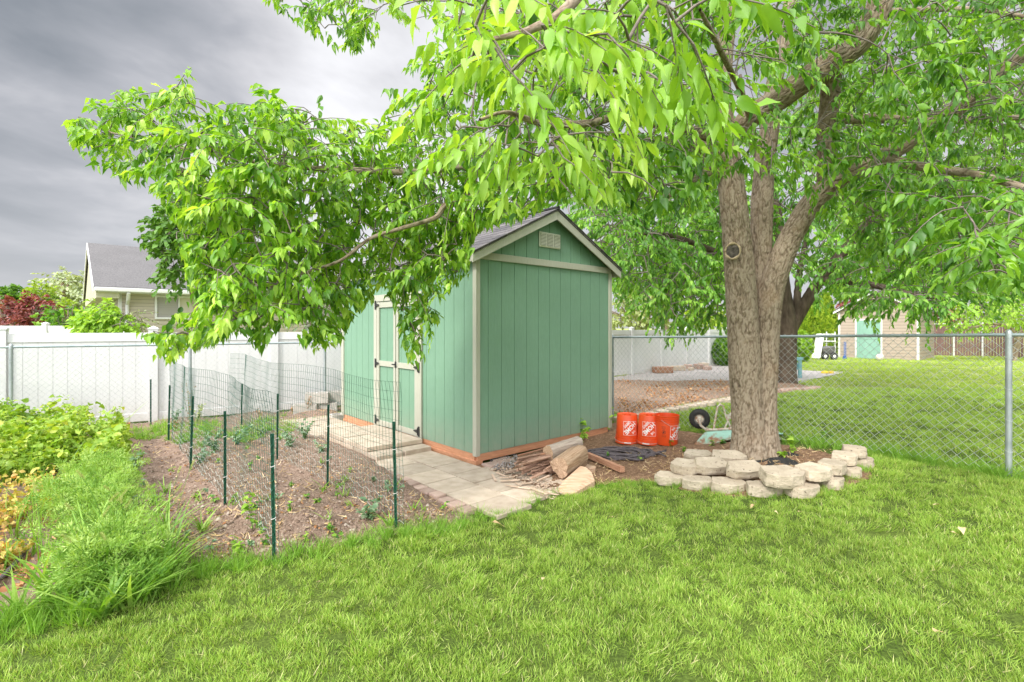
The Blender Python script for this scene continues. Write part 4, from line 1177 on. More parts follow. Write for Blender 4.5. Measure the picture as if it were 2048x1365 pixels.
# gravel under the near shed corner
pp_ = sample_poly([(975, 915), (1030, 902), (1040, 925), (1010, 945), (990, 940)], 500)
T = lift_v(pp_, .006); a_ = rng.random(500)*6.28
v_, q_, t_, at_ = scatter(tm, T, np.stack([np.cos(a_), np.sin(a_), rng.normal(0, .3, 500)], 1), np.tile((0, 0, 1.), (500, 1)), np.stack([rng.uniform(.012, .03, 500)]*2+[rng.uniform(.04, .07, 500)], 1), rng.random(500))
tag(finish(mesh_np('pebbles', v_, None, t_, at_), 'pebbles', MATS['grey_gravel'], None, None), 'grey gravel pebbles under the near shed corner', 'gravel', kind='stuff')
# cinder blocks against the far fence
def cinder(px, py, d, rz, label, z=0):
    c_ = at(px, py, d); root = MB(); L, Wd, Hh = .39, .19, .19
    M = Matrix.Translation((c_.x, d, z+float(gz(c_.x, d))))@Matrix.Rotation(rz, 4, 'Z')
    R3 = M.to_3x3()
    for (x, y, sx, sy) in ((0, -Wd/2+.016, L, .032), (0, Wd/2-.016, L, .032), (-L/2+.016, 0, .032, Wd-.064), (L/2-.016, 0, .032, Wd-.064), (0, 0, .03, Wd-.064)):
        root.box(M@Vector((x, y, Hh/2)), (sx, sy, Hh), M=R3)
    return tag(root.build('cinder_block', MATS['block_concrete'], None, loc=(c_.x, d, z), bevel=.004), label, 'cinder block', 'cinder blocks by the back fence')
cinder(610, 0, 9.0, .35, 'leftmost cinder block of the bottom row by the far fence')
cinder(652, 0, 9.2, .3, 'second cinder block of the bottom row, beside the shed wall')
cinder(634, 0, 9.12, .3, 'cinder block lying on top of the two below at the back fence', .192)
cinder(675, 0, 9.35, .33, 'cinder block at the right of the top row, touching the shed side', .192)
cinder(684, 0, 8.62, .7, 'cinder block sunk at the far foot of the shed corner', -.1)
# ------------------------------------------------------------------ overturned wheelbarrow
t = NT('rusty_mint')
n = t.noise(14, 6, .7); sp = t.node('ShaderNodeSeparateXYZ'); t.link(t.geo.outputs['Position'], sp.inputs[0])
lo_ = t.node('ShaderNodeMapRange'); t.link(sp.outputs[2], lo_.inputs[0]); lo_.inputs[1].default_value = .08; lo_.inputs[2].default_value = .38; lo_.inputs[3].default_value = .26; lo_.inputs[4].default_value = -.22
f_ = t.ramp(t.math('ADD', n, lo_.outputs[0]), [(.5, (0, 0, 0)), (.66, (1, 1, 1))])
col = t.mix(f_, (.34, .58, .48), t.ramp(n, [(.4, (.46, .30, .20)), (.6, (.30, .15, .08))]))
t.done(t.bsdf(col, .6, normal=t.bump(n, .3, .004), spec=.35))
t = NT('rusty_cream'); n = t.noise(22, 6, .7)
col = t.mix(t.ramp(n, [(.5, (0, 0, 0)), (.6, (1, 1, 1))]), (.62, .57, .48), (.38, .17, .08)); t.done(t.bsdf(col, .6, normal=t.bump(n, .3, .003)))
simple('tyre_rubber', (.018, .018, .018), (.035, .033, .03), 18, .85, .3, 60)
bd = 6.25
def wb(px, py, dd=0.0): return at(px, py, bd+dd)
bz = float(gz(2.5, bd))
root = empty('wheelbarrow', (wb(1440, 0).x, bd, bz), 'rusty mint green wheelbarrow lying upside down behind the big tree', 'wheelbarrow')
# tray: rim polygon on the ground (rim down), floor up
rim = [wb(1379, 898, -.12), wb(1500, 868, -.26), wb(1565, 868, -.18), wb(1565, 868, .32), wb(1500, 868, .38), wb(1385, 892, .28)]
flo = [wb(1410, 865, -.03), wb(1470, 861, -.08), wb(1520, 857, -.08), wb(1520, 857, .22), wb(1470, 861, .26), wb(1412, 864, .2)]
rim[0] = wb(1379, 900, -.05); rim[5] = wb(1386, 893, .2)
mb = MB(); n = 6
inn = [a_+(c_-a_).normalized()*.0 for a_, c_ in zip(rim, flo)]
mb.add(rim+flo, [(i, (i+1) % n, (i+1) % n+n, i+n) for i in range(n)]+[list(range(n, 2*n))])
tray = mb.build('tray', MATS['rusty_mint'], root, smooth=30)
sm = tray.modifiers.new('solid', 'SOLIDIFY'); sm.thickness = .006; sm.offset = 0
mb = MB(); mb.tube(rim+[rim[0]], .009, 8); mb.build('rim', MATS['rusty_mint'], tray)
fr = MB()
def fo(px, py, dd): return wb(px, py, dd)
for dd in (-.02, .2):
    s_ = 0 if dd < 0 else 6
    fr.tube([fo(1397+s_, 840, dd), fo(1402+s_, 852, dd), fo(1412+s_, 860, dd), fo(1425+s_, 860, dd), fo(1462, 858, dd-.02), fo(1510, 862, dd-.04), fo(1545, 870, dd-.05), fo(1590, 891, dd-.06)], .016, 10)
    fr.tube([fo(1427, 860, dd), fo(1431, 838, dd), fo(1435, 815, dd), fo(1440, 809, dd), fo(1446, 812, dd), fo(1452, 835, dd), fo(1463, 857, dd)], .012, 9)
    fr.tube([fo(1450, 856, dd), fo(1462, 826, dd), fo(1470, 815, dd), fo(1480, 815, dd), fo(1490, 857, dd)], .011, 8)
fr.tube([fo(1441, 812, -.02), fo(1441, 812, .2)], .009, 8)
fr.prism([fo(1453, 829, -.03), fo(1474, 829, -.03), fo(1474, 838, -.03), fo(1455, 838, -.03)], (0, .008, 0))
fr.build('frame', MATS['rusty_cream'], root, smooth=50)
wc = fo(1399, 838, .09); R_ = Matrix.Translation(wc)@Matrix.Rotation(-.38, 4, 'Z')@Matrix.Rotation(math.pi/2, 4, 'X')
wh = empty('wheel', (0, 0, 0), None, None); wh.parent = root; wh.location = wc-root.location
tr_r, tr_w = .122, .085
prof = []
for k in range(17):
    a_ = math.pi*(.5+2*0)+(k/16)*2*math.pi*.86+.22*math.pi*2*.3
for k in range(18):
    a_ = -math.pi*.86+k/17*math.pi*1.72
    prof.append((tr_r-.038+.040*math.cos(a_), .044*math.sin(a_)))
mb = MB(); mb.lathe(prof, 40, R_)
for k in range(26):  # tread lugs
    a_ = 2*math.pi*k/26; dx = Vector((math.cos(a_), math.sin(a_), 0))
    for sg in (-1, 1):
        c_ = R_@(dx*(tr_r-.003)+Vector((0, 0, sg*.018)))
        mb.box(c_, (.012, .010, .024), M=R_.to_3x3()@Matrix.Rotation(a_, 3, 'Z')@Matrix.Rotation(sg*.5, 3, 'X'))
mb.build('tyre', MATS['tyre_rubber'], wh, smooth=40)
mb = MB(); mb.lathe([(.066, .030), (.058, .034), (.052, .022), (.03, .014), (.022, .03), (.012, .032), (.001, .032)], 28, R_)
mb.lathe([(.066, -.030), (.058, -.034), (.052, -.022), (.03, -.014), (.022, -.03), (.001, -.032)], 28, R_); mb.build('rim', MATS['rusty_cream'], wh, smooth=40)
mb = MB(); mb.tube([fo(1398, 840, -.03), fo(1402, 840, .22)], .008, 8); mb.build('axle', MATS['rusty_cream'], root)
# ------------------------------------------------------------------ things of the next yard
simple('sky_blue_paint', (.20, .45, .50), (.25, .52, .57), 6, .5, .1, 30)
cd = 15.6
cr = empty('garden_chair', (at(1576, 0, cd).x, cd, 0), 'pale blue slatted garden chair half hidden behind the second tree', 'chair')
def cc(px, z, dd=0): q = at(px+5, 0, cd+dd); return Vector((q.x, cd+dd, z))
for k in range(5):
    mb = MB(); x0 = 1547; mb.prism([cc(x0-1, .33, k*.12-.1), cc(x0+6, .33, k*.12-.1), cc(x0-0, .98-.03*abs(k-2), k*.12-.1), cc(x0-3, .98-.03*abs(k-2), k*.12-.1)], (0, .10, 0)); mb.build('back_slat', MATS['sky_blue_paint'], cr)
for dd in (-.22, .5):
    mb = MB(); mb.prism([cc(1550, .54, dd), cc(1602, .60, dd), cc(1602, .56, dd), cc(1550, .50, dd)], (0, .12, 0)); mb.build('arm', MATS['sky_blue_paint'], cr)
    mb = MB(); mb.prism([cc(1593, 0, dd), cc(1599, 0, dd), cc(1599, .555, dd), cc(1593, .55, dd)], (0, .06, 0)); mb.build('leg', MATS['sky_blue_paint'], cr)
    mb = MB(); mb.prism([cc(1542, .0, dd+.07), cc(1550, 0, dd+.07), cc(1598, .32, dd+.07), cc(1598, .42, dd+.07), cc(1550, .3, dd+.07)], (0, .03, 0)); mb.build('leg', MATS['sky_blue_paint'], cr)
for k in range(5):
    mb = MB(); mb.prism([cc(1556+k*9, .29+k*.032, -.15), cc(1563+k*9, .31+k*.032, -.15), cc(1563+k*9, .33+k*.032, -.15), cc(1556+k*9, .31+k*.032, -.15)], (0, .66, 0)); mb.build('seat_slat', MATS['sky_blue_paint'], cr)
# leaning white board, dark garden cart and white plastic rack
def P2(px, py, d): return at(px, py, d)
mb = MB(); q = P2(1635, 717, 24); mb.prism([P2(1630, 717, 24), P2(1641, 717, 24), P2(1650, 668, 24.5), P2(1640, 668, 24.5)], (0, .3, 0)); tag(mb.build('white_board', MATS['white_trim'], None, loc=(q.x, 24, 0), bevel=.02), 'white board leaning beside the dark garden cart in the far yard', 'board')
root = empty('garden_cart', P2(1655, 715, 24.6), 'dark grey garden cart loaded with clutter beside the tan shed', 'cart')
simple('cart_grey', (.10, .10, .10), (.16, .15, .15), 8, .7)
mb = MB(); a_ = [P2(1643, 697, 24.3), P2(1671, 693, 24.3), P2(1670, 704, 24.4), P2(1664, 710, 24.4), P2(1648, 709, 24.4)]; mb.prism(a_, (0, .7, 0)); mb.build('tub', MATS['cart_grey'], root, bevel=.03)
for px in (1650, 1668):
    mb = MB(); c_ = P2(px, 709, 24.3); c_.z = .17; Rw = Matrix.Translation(c_)@Matrix.Rotation(math.pi/2, 4, 'X')
    mb.lathe([(.06, -.04), (.17, -.045), (.19, 0), (.17, .045), (.06, .04)], 20, Rw); wl = mb.build('wheel', MATS['tyre_rubber'], root)
    mb = MB(); mb.lathe([(.07, -.02), (.075, .047), (.001, .05)], 14, Rw); mb.build('hub', MATS['white_trim'], wl)
root = empty('plastic_rack', P2(1662, 700, 25.3), 'white plastic shelving rack standing behind the garden cart', 'rack')
for (px, dd) in ((1653, 0), (1670, 0), (1653, .4), (1670, .4)):
    mb = MB(); mb.tube([P2(px, 716, 25.3+dd).xy.to_3d(), P2(px, 664, 25.3+dd)], .025, 6); mb.build('leg', MATS['white_trim'], root)
for y in (668, 682, 695):
    mb = MB(); a_ = [P2(1651, y, 25.2), P2(1672, y, 25.2), P2(1672, y+2, 25.2), P2(1651, y+2, 25.2)]; mb.prism(a_, (0, .55, 0)); mb.build('shelf', MATS['white_trim'], root)
simple('tool_blue', (.03, .09, .30), (.05, .13, .38), 8, .5)
root = empty('digging_tool', P2(1690, 717, 24.4), 'blue handled post hole digger leaning on the tan shed wall', 'tool')
for px in (1688.5, 1691.5): 
    mb = MB(); mb.tube([P2(px, 714, 24.45), P2(px, 684, 24.55)], .02, 6); mb.build('handle', MATS['tool_blue'], root)
mb = MB(); mb.prism([P2(1686, 718, 24.4), P2(1694, 718, 24.4), P2(1692, 712, 24.4), P2(1688, 712, 24.4)], (0, .06, 0)); mb.build('blade', MATS['tool_blue'], root)
mb = MB(); c_ = P2(1760, 716, 23.6); mb.lathe([(.001, -.16), (.1, -.14), (.16, -.06), (.17, 0), (.16, .06), (.1, .14), (.001, .16)], 16, Matrix.Translation((c_.x, 23.6, .16)))
simple('ball_cream', (.6, .54, .48), (.68, .62, .55), 5, .6)
tag(mb.build('stone_ball', MATS['ball_cream'], None, loc=(c_.x, 23.6, 0), smooth=True), 'round cream ball on the grass before the mint green door', 'ball')
# rubble near the white fence
random.seed(5)
mb = MB(); q = gnd(1325, 747); mb.box((q.x, q.y, .12), (.62, .34, .2), .2)
tag(mb.build('timber_crate', MATS['cedar'], None, loc=(q.x, q.y, 0), bevel=.01), 'orange brown timber block on the dirt before the far white fence', 'block')
for i, (px, py, c_) in enumerate([(1348, 742, 0), (1362, 742, 0), (1376, 739, 1), (1388, 735, 1), (1398, 739, 1), (1407, 736, 0), (1415, 741, 1), (1368, 734, 1), (1382, 742, 0)]):
    q = gnd(px, py); mb = MB(); s_ = random.uniform(.16, .27)
    mb.box((q.x, q.y, s_*.38), (s_*1.3, s_, s_*.75), random.random()*3)
    tag(mb.build('rubble_stone', [PC, PR][c_], None, loc=(q.x, q.y, 0), bevel=.03), 'broken lump of grey or reddish stone in the heap before the far white fence', 'stone', 'rubble heap by the far fence')
# scalloped edging along the dirt bed
E_ = [(1240, 836), (1262, 834), (1283, 830), (1304, 827), (1325, 822), (1345, 818), (1364, 815), (1382, 811), (1400, 808), (1418, 805), (1436, 802), (1452, 799), (1467, 796)]
def scallop(px, py, wpx, ang, label, group, dark=PC):
    q = gnd(px, py, .05); hw = max(.1, wpx*q.y/F/2); mb = MB()
    M = Matrix.Translation((q.x, q.y, q.z))@Matrix.Rotation(ang, 4, 'Z')
    pts = [(-hw, .09), (hw, .09), (hw*1.05, -.02), (hw*.7, -.09), (0, -.115), (-hw*.7, -.09), (-hw*1.05, -.02)]
    mb.prism([M@Vector((x, y, -.03)) for x, y in pts], (0, 0, .095)); return tag(mb.build('edging_stone', dark, None, loc=(q.x, q.y, q.z), bevel=.012), label, 'edging stone', group)
for (px, py) in E_: scallop(px, py, 19, .75, 'rounded concrete edging stone between the bare dirt and the far lawn', 'edging stones of the dirt bed')
for (px, py) in [(1552, 779), (1566, 779), (1580, 778), (1594, 777), (1608, 777), (1622, 776), (1632, 774)]: scallop(px, py, 15, .1, 'dark rounded edging stone round the foot of the second tree', 'edging stones round the second tree', PR)

# poly pipe at the left edge and bits on the patio
mb = MB(); mb.tube([lift(a, b, .03) for a, b in ((-90, 1215), (-30, 1180), (5, 1155), (30, 1128), (52, 1100), (70, 1080))], .014, 8)
c = lift(0, 1158, 0); tag(mb.build('water_pipe', MATS['hose_black'], None, loc=c, smooth=True), 'black poly water pipe lying on the soil at the left edge', 'pipe')
simple('toy_yellow', (.75, .52, .02), (.85, .62, .04), 8, .5)
for px, lb in ((1650, 'larger bright yellow object lying on the far patio corner'), (1662, 'smaller bright yellow object on the patio, right of its twin')):
    q = gnd(px, 748); mb = MB(); r_ = .11 if px < 1655 else .08
    mb.lathe([(.001, .015), (r_, .015), (r_*1.1, .04), (r_*.9, .08), (r_*.5, .10), (.001, .105)], 14, Matrix.Translation((q.x, q.y, 0)))
    tag(mb.build('yard_toy', MATS['toy_yellow'], None, loc=(q.x, q.y, 0), smooth=40), lb, 'toy')
# ------------------------------------------------------------------ foliage materials
leafmat('leaf_bright', [(0, (.03, .10, .015)), (.3, (.10, .25, .025)), (.65, (.25, .45, .045)), (1, (.47, .64, .11))], .42, .38, (1.3, .8, 1.25), 1.7, .5)
leafmat('leaf_back', [(0, (.03, .10, .015)), (.5, (.12, .29, .035)), (1, (.33, .55, .08))], .4, .45, (.6, .7, 1.35), 1.7)
leafmat('leaf_dark', [(0, (.05, .13, .02)), (.5, (.11, .24, .035)), (1, (.19, .36, .06))], .3, .5, (1, .7, 1.3))
leafmat('leaf_lime', [(0, (.16, .32, .03)), (.5, (.27, .46, .05)), (1, (.42, .60, .09))], .4, .5, (1, .75, 1.25))
leafmat('leaf_gold', [(0, (.12, .24, .02)), (.5, (.26, .40, .03)), (1, (.44, .56, .06))], .35, .5, (1, .75, 1.2))
leafmat('leaf_red', [(0, (.10, .02, .02)), (.5, (.24, .06, .055)), (1, (.38, .14, .11))], .25, .5, (1, .75, 1.25), 1.2)
leafmat('leaf_silver', [(0, (.22, .28, .15)), (.5, (.34, .40, .23)), (1, (.46, .52, .32))], .3, .6, (1, .8, 1.2))
leafmat('leaf_dusty', [(0, (.10, .19, .10)), (.5, (.20, .32, .18)), (1, (.32, .44, .27))], .25, .6, (3, .8, 1.2))
leafmat('leaf_olive', [(0, (.22, .27, .10)), (.5, (.34, .40, .16)), (1, (.46, .52, .26))], .3, .6, (1, .75, 1.2))
leafmat('bean_leaf', [(0, (.13, .27, .03)), (.45, (.27, .43, .05)), (.8, (.42, .52, .08)), (.93, (.58, .55, .14)), (1, (.62, .38, .14))], .35, .42, (2.5, .75, 1.25), 1.4)
leafmat('yellow_leaf', [(0, (.28, .36, .04)), (.3, (.50, .50, .09)), (.6, (.62, .47, .14)), (.85, (.58, .32, .12)), (1, (.42, .18, .08))], .3, .6, (3, .75, 1.2), 1.3)
leafmat('carrot_leaf', [(0, (.12, .26, .04)), (.5, (.31, .50, .10)), (1, (.54, .70, .24))], .35, .55, (3, .75, 1.25), 1.3, .3)
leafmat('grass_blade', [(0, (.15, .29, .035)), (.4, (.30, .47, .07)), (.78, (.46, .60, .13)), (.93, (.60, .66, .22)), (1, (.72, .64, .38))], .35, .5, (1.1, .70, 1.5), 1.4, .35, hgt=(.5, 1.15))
leafmat('weed_blade', [(0, (.13, .28, .03)), (.5, (.24, .44, .06)), (1, (.40, .58, .13))], .35, .45, (2, .8, 1.2), 1.4, .4)
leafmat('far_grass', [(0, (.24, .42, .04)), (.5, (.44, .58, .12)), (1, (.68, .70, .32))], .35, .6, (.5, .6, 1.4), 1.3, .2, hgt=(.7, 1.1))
leafmat('straw', [(0, (.42, .28, .13)), (.5, (.62, .45, .24)), (1, (.78, .62, .40))], .15, .7, (3, .8, 1.2), 1.2, .2)
leafmat('dead_leaf', [(0, (.30, .12, .05)), (.5, (.48, .25, .12)), (1, (.62, .40, .22))], .2, .7, (3, .8, 1.2), 1.2, .2)
t = NT('bark')
st = (1, 1, .22)
n1 = t.noise(26, 6, .65, stretch=st, dist=.6); n2 = t.noise(4, 4)
col = t.ramp(t.attr('groove'), [(.0, (.125, .095, .066)), (.3, (.205, .155, .108)), (.6, (.26, .20, .14)), (1, (.36, .295, .22))])
col = t.mix(t.math('MULTIPLY', t.ramp(n2, [(.55, (0, 0, 0)), (.68, (1, 1, 1))]), .3), col, (.30, .20, .12))
col = t.val(col, n1, .8, 1.16)
t.done(t.bsdf(col, .92, normal=t.bump(n1, .8, .012), spec=.15))
simple('bark_dark', (.06, .04, .028), (.15, .11, .08), 12, .9, .8, 30, stretch=(1, 1, .3))
simple('twig_bark', (.11, .085, .07), (.24, .20, .17), 14, .85, .5, 60, stretch=(1, 1, 1))
# ------------------------------------------------------------------ tree growth
def crom(P, R, step):
    P = np.array(P, float); R = np.array(R, float); n = len(P); out, rr_ = [], []
    Pe = np.vstack([2*P[0]-P[1], P, 2*P[-1]-P[-2]]); Re = np.concatenate([[R[0]], R, [R[-1]]])
    for i in range(1, n):
        a, b, c, d = Pe[i-1], Pe[i], Pe[i+1], Pe[i+2]; L = np.linalg.norm(c-b); m = max(1, int(L/step))
        for k in range(m):
            s = k/m; out.append(.5*((2*b)+(-a+c)*s+(2*a-5*b+4*c-d)*s*s+(-a+3*b-3*c+d)*s**3)); rr_.append(Re[i]+(Re[i+1]-Re[i])*s)
    out.append(P[-1]); rr_.append(R[-1]); return np.array(out), np.array(rr_)
def tube_np(C, R, n, amp=0, flare=None, bs=(30, 30, 6.5)):
    K = len(C); D = np.gradient(C, axis=0); D /= np.linalg.norm(D, axis=1, keepdims=True)
    x = np.cross(D[0], (0.1, .9, .2)); x /= np.linalg.norm(x); X = [x]
    for i in range(1, K):
        x = X[-1]-D[i]*(X[-1]@D[i]); X.append(x/np.linalg.norm(x))
    X = np.array(X); Y = np.cross(D, X); a = np.arange(n)*2*math.pi/n
    N = X[:, None]*np.cos(a)[None, :, None]+Y[:, None]*np.sin(a)[None, :, None]
    rr_ = np.repeat(R[:, None], n, 1)
    if flare is not None: rr_ = rr_*flare(C, a)
    V = C[:, None]+N*rr_[..., None]; groove = np.full(K*n, .55)
    if amp:
        B = V.reshape(-1, 3)
        # follow the limb: use arc length and angle, so furrows run along the wood
        s = np.concatenate([[0], np.cumsum(np.linalg.norm(np.diff(C, axis=0), axis=1))])
        ca = np.stack([np.cos(a), np.sin(a)], 1)
        q = np.zeros((K, n, 3)); q[..., 0] = ca[None, :, 0]*R[:, None]; q[..., 1] = ca[None, :, 1]*R[:, None]; q[..., 2] = s[:, None]
        q = q.reshape(-1, 3)+C[0]
        w1 = (fbm(q*np.array((14, 14, 7)), 3, 21)-.5)*.075; w2 = (fbm(q*np.array((14, 14, 7)), 3, 61)-.5)*.075
        q2 = q+np.stack([w1, w2, w1*.8], 1)
        f1 = fbm(q2*np.array((38, 38, 9.5)), 2, 4, .35); f2 = fbm(q2*np.array((66, 66, 19)), 2, 8, .35); f3 = fbm(q*np.array((90, 90, 50)), 2, 14)
        l1 = np.exp(-((f1-.5)/.045)**2); l2 = np.exp(-((f2-.5)/.05)**2)
        g = np.clip(.92-.75*l1-.5*l2+(f3-.5)*.5, 0, 1)
        low = fbm(q*5, 3, 33)-.5
        V = V+(N.reshape(K, n, 3))*((g-.5)*amp*np.minimum(1, R[:, None].repeat(n, 1).ravel()/.12)+low*amp*.8).reshape(K, n)[..., None]
        groove = g
    I = np.arange(K*n).reshape(K, n); J = np.roll(I, -1, 1)
    Q = np.stack([I[:-1].ravel(), J[:-1].ravel(), J[1:].ravel(), I[1:].ravel()], 1)
    return V.reshape(-1, 3), Q, groove
def grow(nodes, att, leaves=11, tl=(.2, .4), lsize=(.075, .105), droop=.75, spread=.5, lw=.5, sag=.12, col=None, gap=.05, rtw=.0045, maxlink=9):
    """connect every attractor to the nearest wood, hang a leafy twig there; returns twig polylines and leaf arrays"""
    nodes = [tuple(p) for p in nodes]; NP = np.array(nodes); att = np.array(att, float)
    d0 = np.array([np.min(((NP-a)**2).sum(1)) for a in att]); order = np.argsort(d0)
    cap_ = len(nodes)+len(att)*14; A = np.zeros((cap_, 3)); A[:len(nodes)] = NP; m = len(nodes)
    tw = []; T, X, Z, Sz, Rn = [], [], [], [], []
    for i in order:
        a = att[i]; dd = ((A[:m]-a)**2).sum(1)+((A[:m, 2]-a[2]-.25) < -.4)*.0; j = int(np.argmin(dd)); p = A[j].copy(); L = math.sqrt(dd[j])
        if L > .06:
            k = max(3, min(11, int(L/.09)+2)); s = np.linspace(0, 1, k)[:, None]
            mid = (p+a)/2+np.array([rng.normal(0, .09*L), rng.normal(0, .09*L), sag*L+rng.normal(0, .07*L)])
            C = (1-s)**2*p+2*s*(1-s)*mid+s*s*a
            r0 = rtw*(1+L*1.3); tw.append((C, np.linspace(r0, rtw*.7, k)))
            A[m:m+k-1] = C[1:]; m += k-1; dr = C[-1]-C[-2]
        else: dr = rng.normal(0, 1, 3); dr[2] = 0
        dr = dr/max(np.linalg.norm(dr), 1e-6); dr = dr+rng.normal(0, .45, 3); dr[2] = dr[2]*.6-.18; dr /= np.linalg.norm(dr)
        Lt = rng.uniform(*tl); kk = 5; s = np.linspace(0, 1, kk)
        C = a+np.outer(s, dr)*Lt; C[:, 2] -= s**2*Lt*.28; tw.append((C, np.linspace(rtw*.7, rtw*.25, kk)))
        n = int(leaves*rng.uniform(.7, 1.25)); side = np.cross(dr, (0, 0, 1)); side /= max(np.linalg.norm(side), 1e-6)
        base = rng.uniform(0, 1)*.5+.5*_hash(np.array([int(a[0]*3)]), np.array([int(a[1]*3)]), np.array([int(a[2]*3)]), 5)[0]
        for q in range(n):
            s_ = (q+.6)/n; c = a+dr*Lt*s_; c[2] -= s_*s_*Lt*.28
            sg = 1 if q % 2 else -1
            ld = dr*(.30+.5*s_)+side*sg*spread*rng.uniform(.5, 1.3)+np.array([0, 0, -droop*rng.uniform(.5, 1.35)])+rng.normal(0, .30, 3)
            ld /= np.linalg.norm(ld)
            zn = np.array([0, 0, 1.])+dr*.3+side*sg*.5+rng.normal(0, .4, 3)
            T.append(c+ld*.012); X.append(ld); Z.append(zn); sz = rng.uniform(*lsize)*(1-.25*abs(s_-.45)); Sz.append((sz, sz*lw/.52*rng.uniform(.85, 1.15), sz)); Rn.append(np.clip(base*.62+rng.uniform(0, .48)-.04+(.12 if s_ > .8 else 0), 0, 1))
    return tw, (np.array(T), np.array(X), np.array(Z), np.array(Sz), np.array(Rn))
def leaves_mesh(name, arr, temps, mat, parent):
    T, X, Z, Sz, Rn = arr; k = rng.integers(0, len(temps), len(T)); parts = []
    for i, tp in enumerate(temps):
        m = k == i
        if m.any(): parts.append(scatter(tp, T[m], X[m], Z[m], Sz[m], Rn[m]))
    me = join_np(name, parts)
    return finish(me, name, MATS[mat], parent, None, smooth=True)
def twigs_mesh(name, tw, mat, parent, n=5):
    V, Q, b = [], [], 0
    for C, R in tw:
        v, q, g_ = tube_np(C, R, n); V.append(v); Q.append(q+b); b += len(v)
    me = mesh_np(name, np.concatenate(V), np.concatenate(Q))
    return finish(me, name, MATS[mat], parent, None, smooth=True)
def limbs_mesh(name, limbs, parent, step, nseg, amp, flare=None, mat='bark'):
    V, Q, G, b, cl_ = [], [], [], 0, []
    for k, (P, R) in enumerate(limbs):
        C, rr_ = crom(P, R, step); cl_.append(C)
        n = nseg if max(R) > .1 else max(12, nseg//3)
        v, q, g_ = tube_np(C, rr_, n, amp if max(R) > .03 else amp*.3, flare if k < 2 else None)
        V.append(v); Q.append(q+b); G.append(g_); b += len(v)
    me = mesh_np(name, np.concatenate(V), np.concatenate(Q), None, {'groove': np.concatenate(G)})
    return finish(me, name, MATS[mat], parent, None, smooth=True), cl_
def pts_poly(poly, n, dfun):
    P = sample_poly(poly, n); return [tuple(at(x, y, dfun(x, y))) for x, y in P]
LT = [leaf_t(), leaf_t(droop=.15, fold=.5), leaf_t(droop=.45, fold=.25, wave=.25, wid=1.1), leaf_t(droop=.28, fold=.6, wave=.35, wid=.85), leaf_t(droop=-.08, fold=.2, wave=.2)]
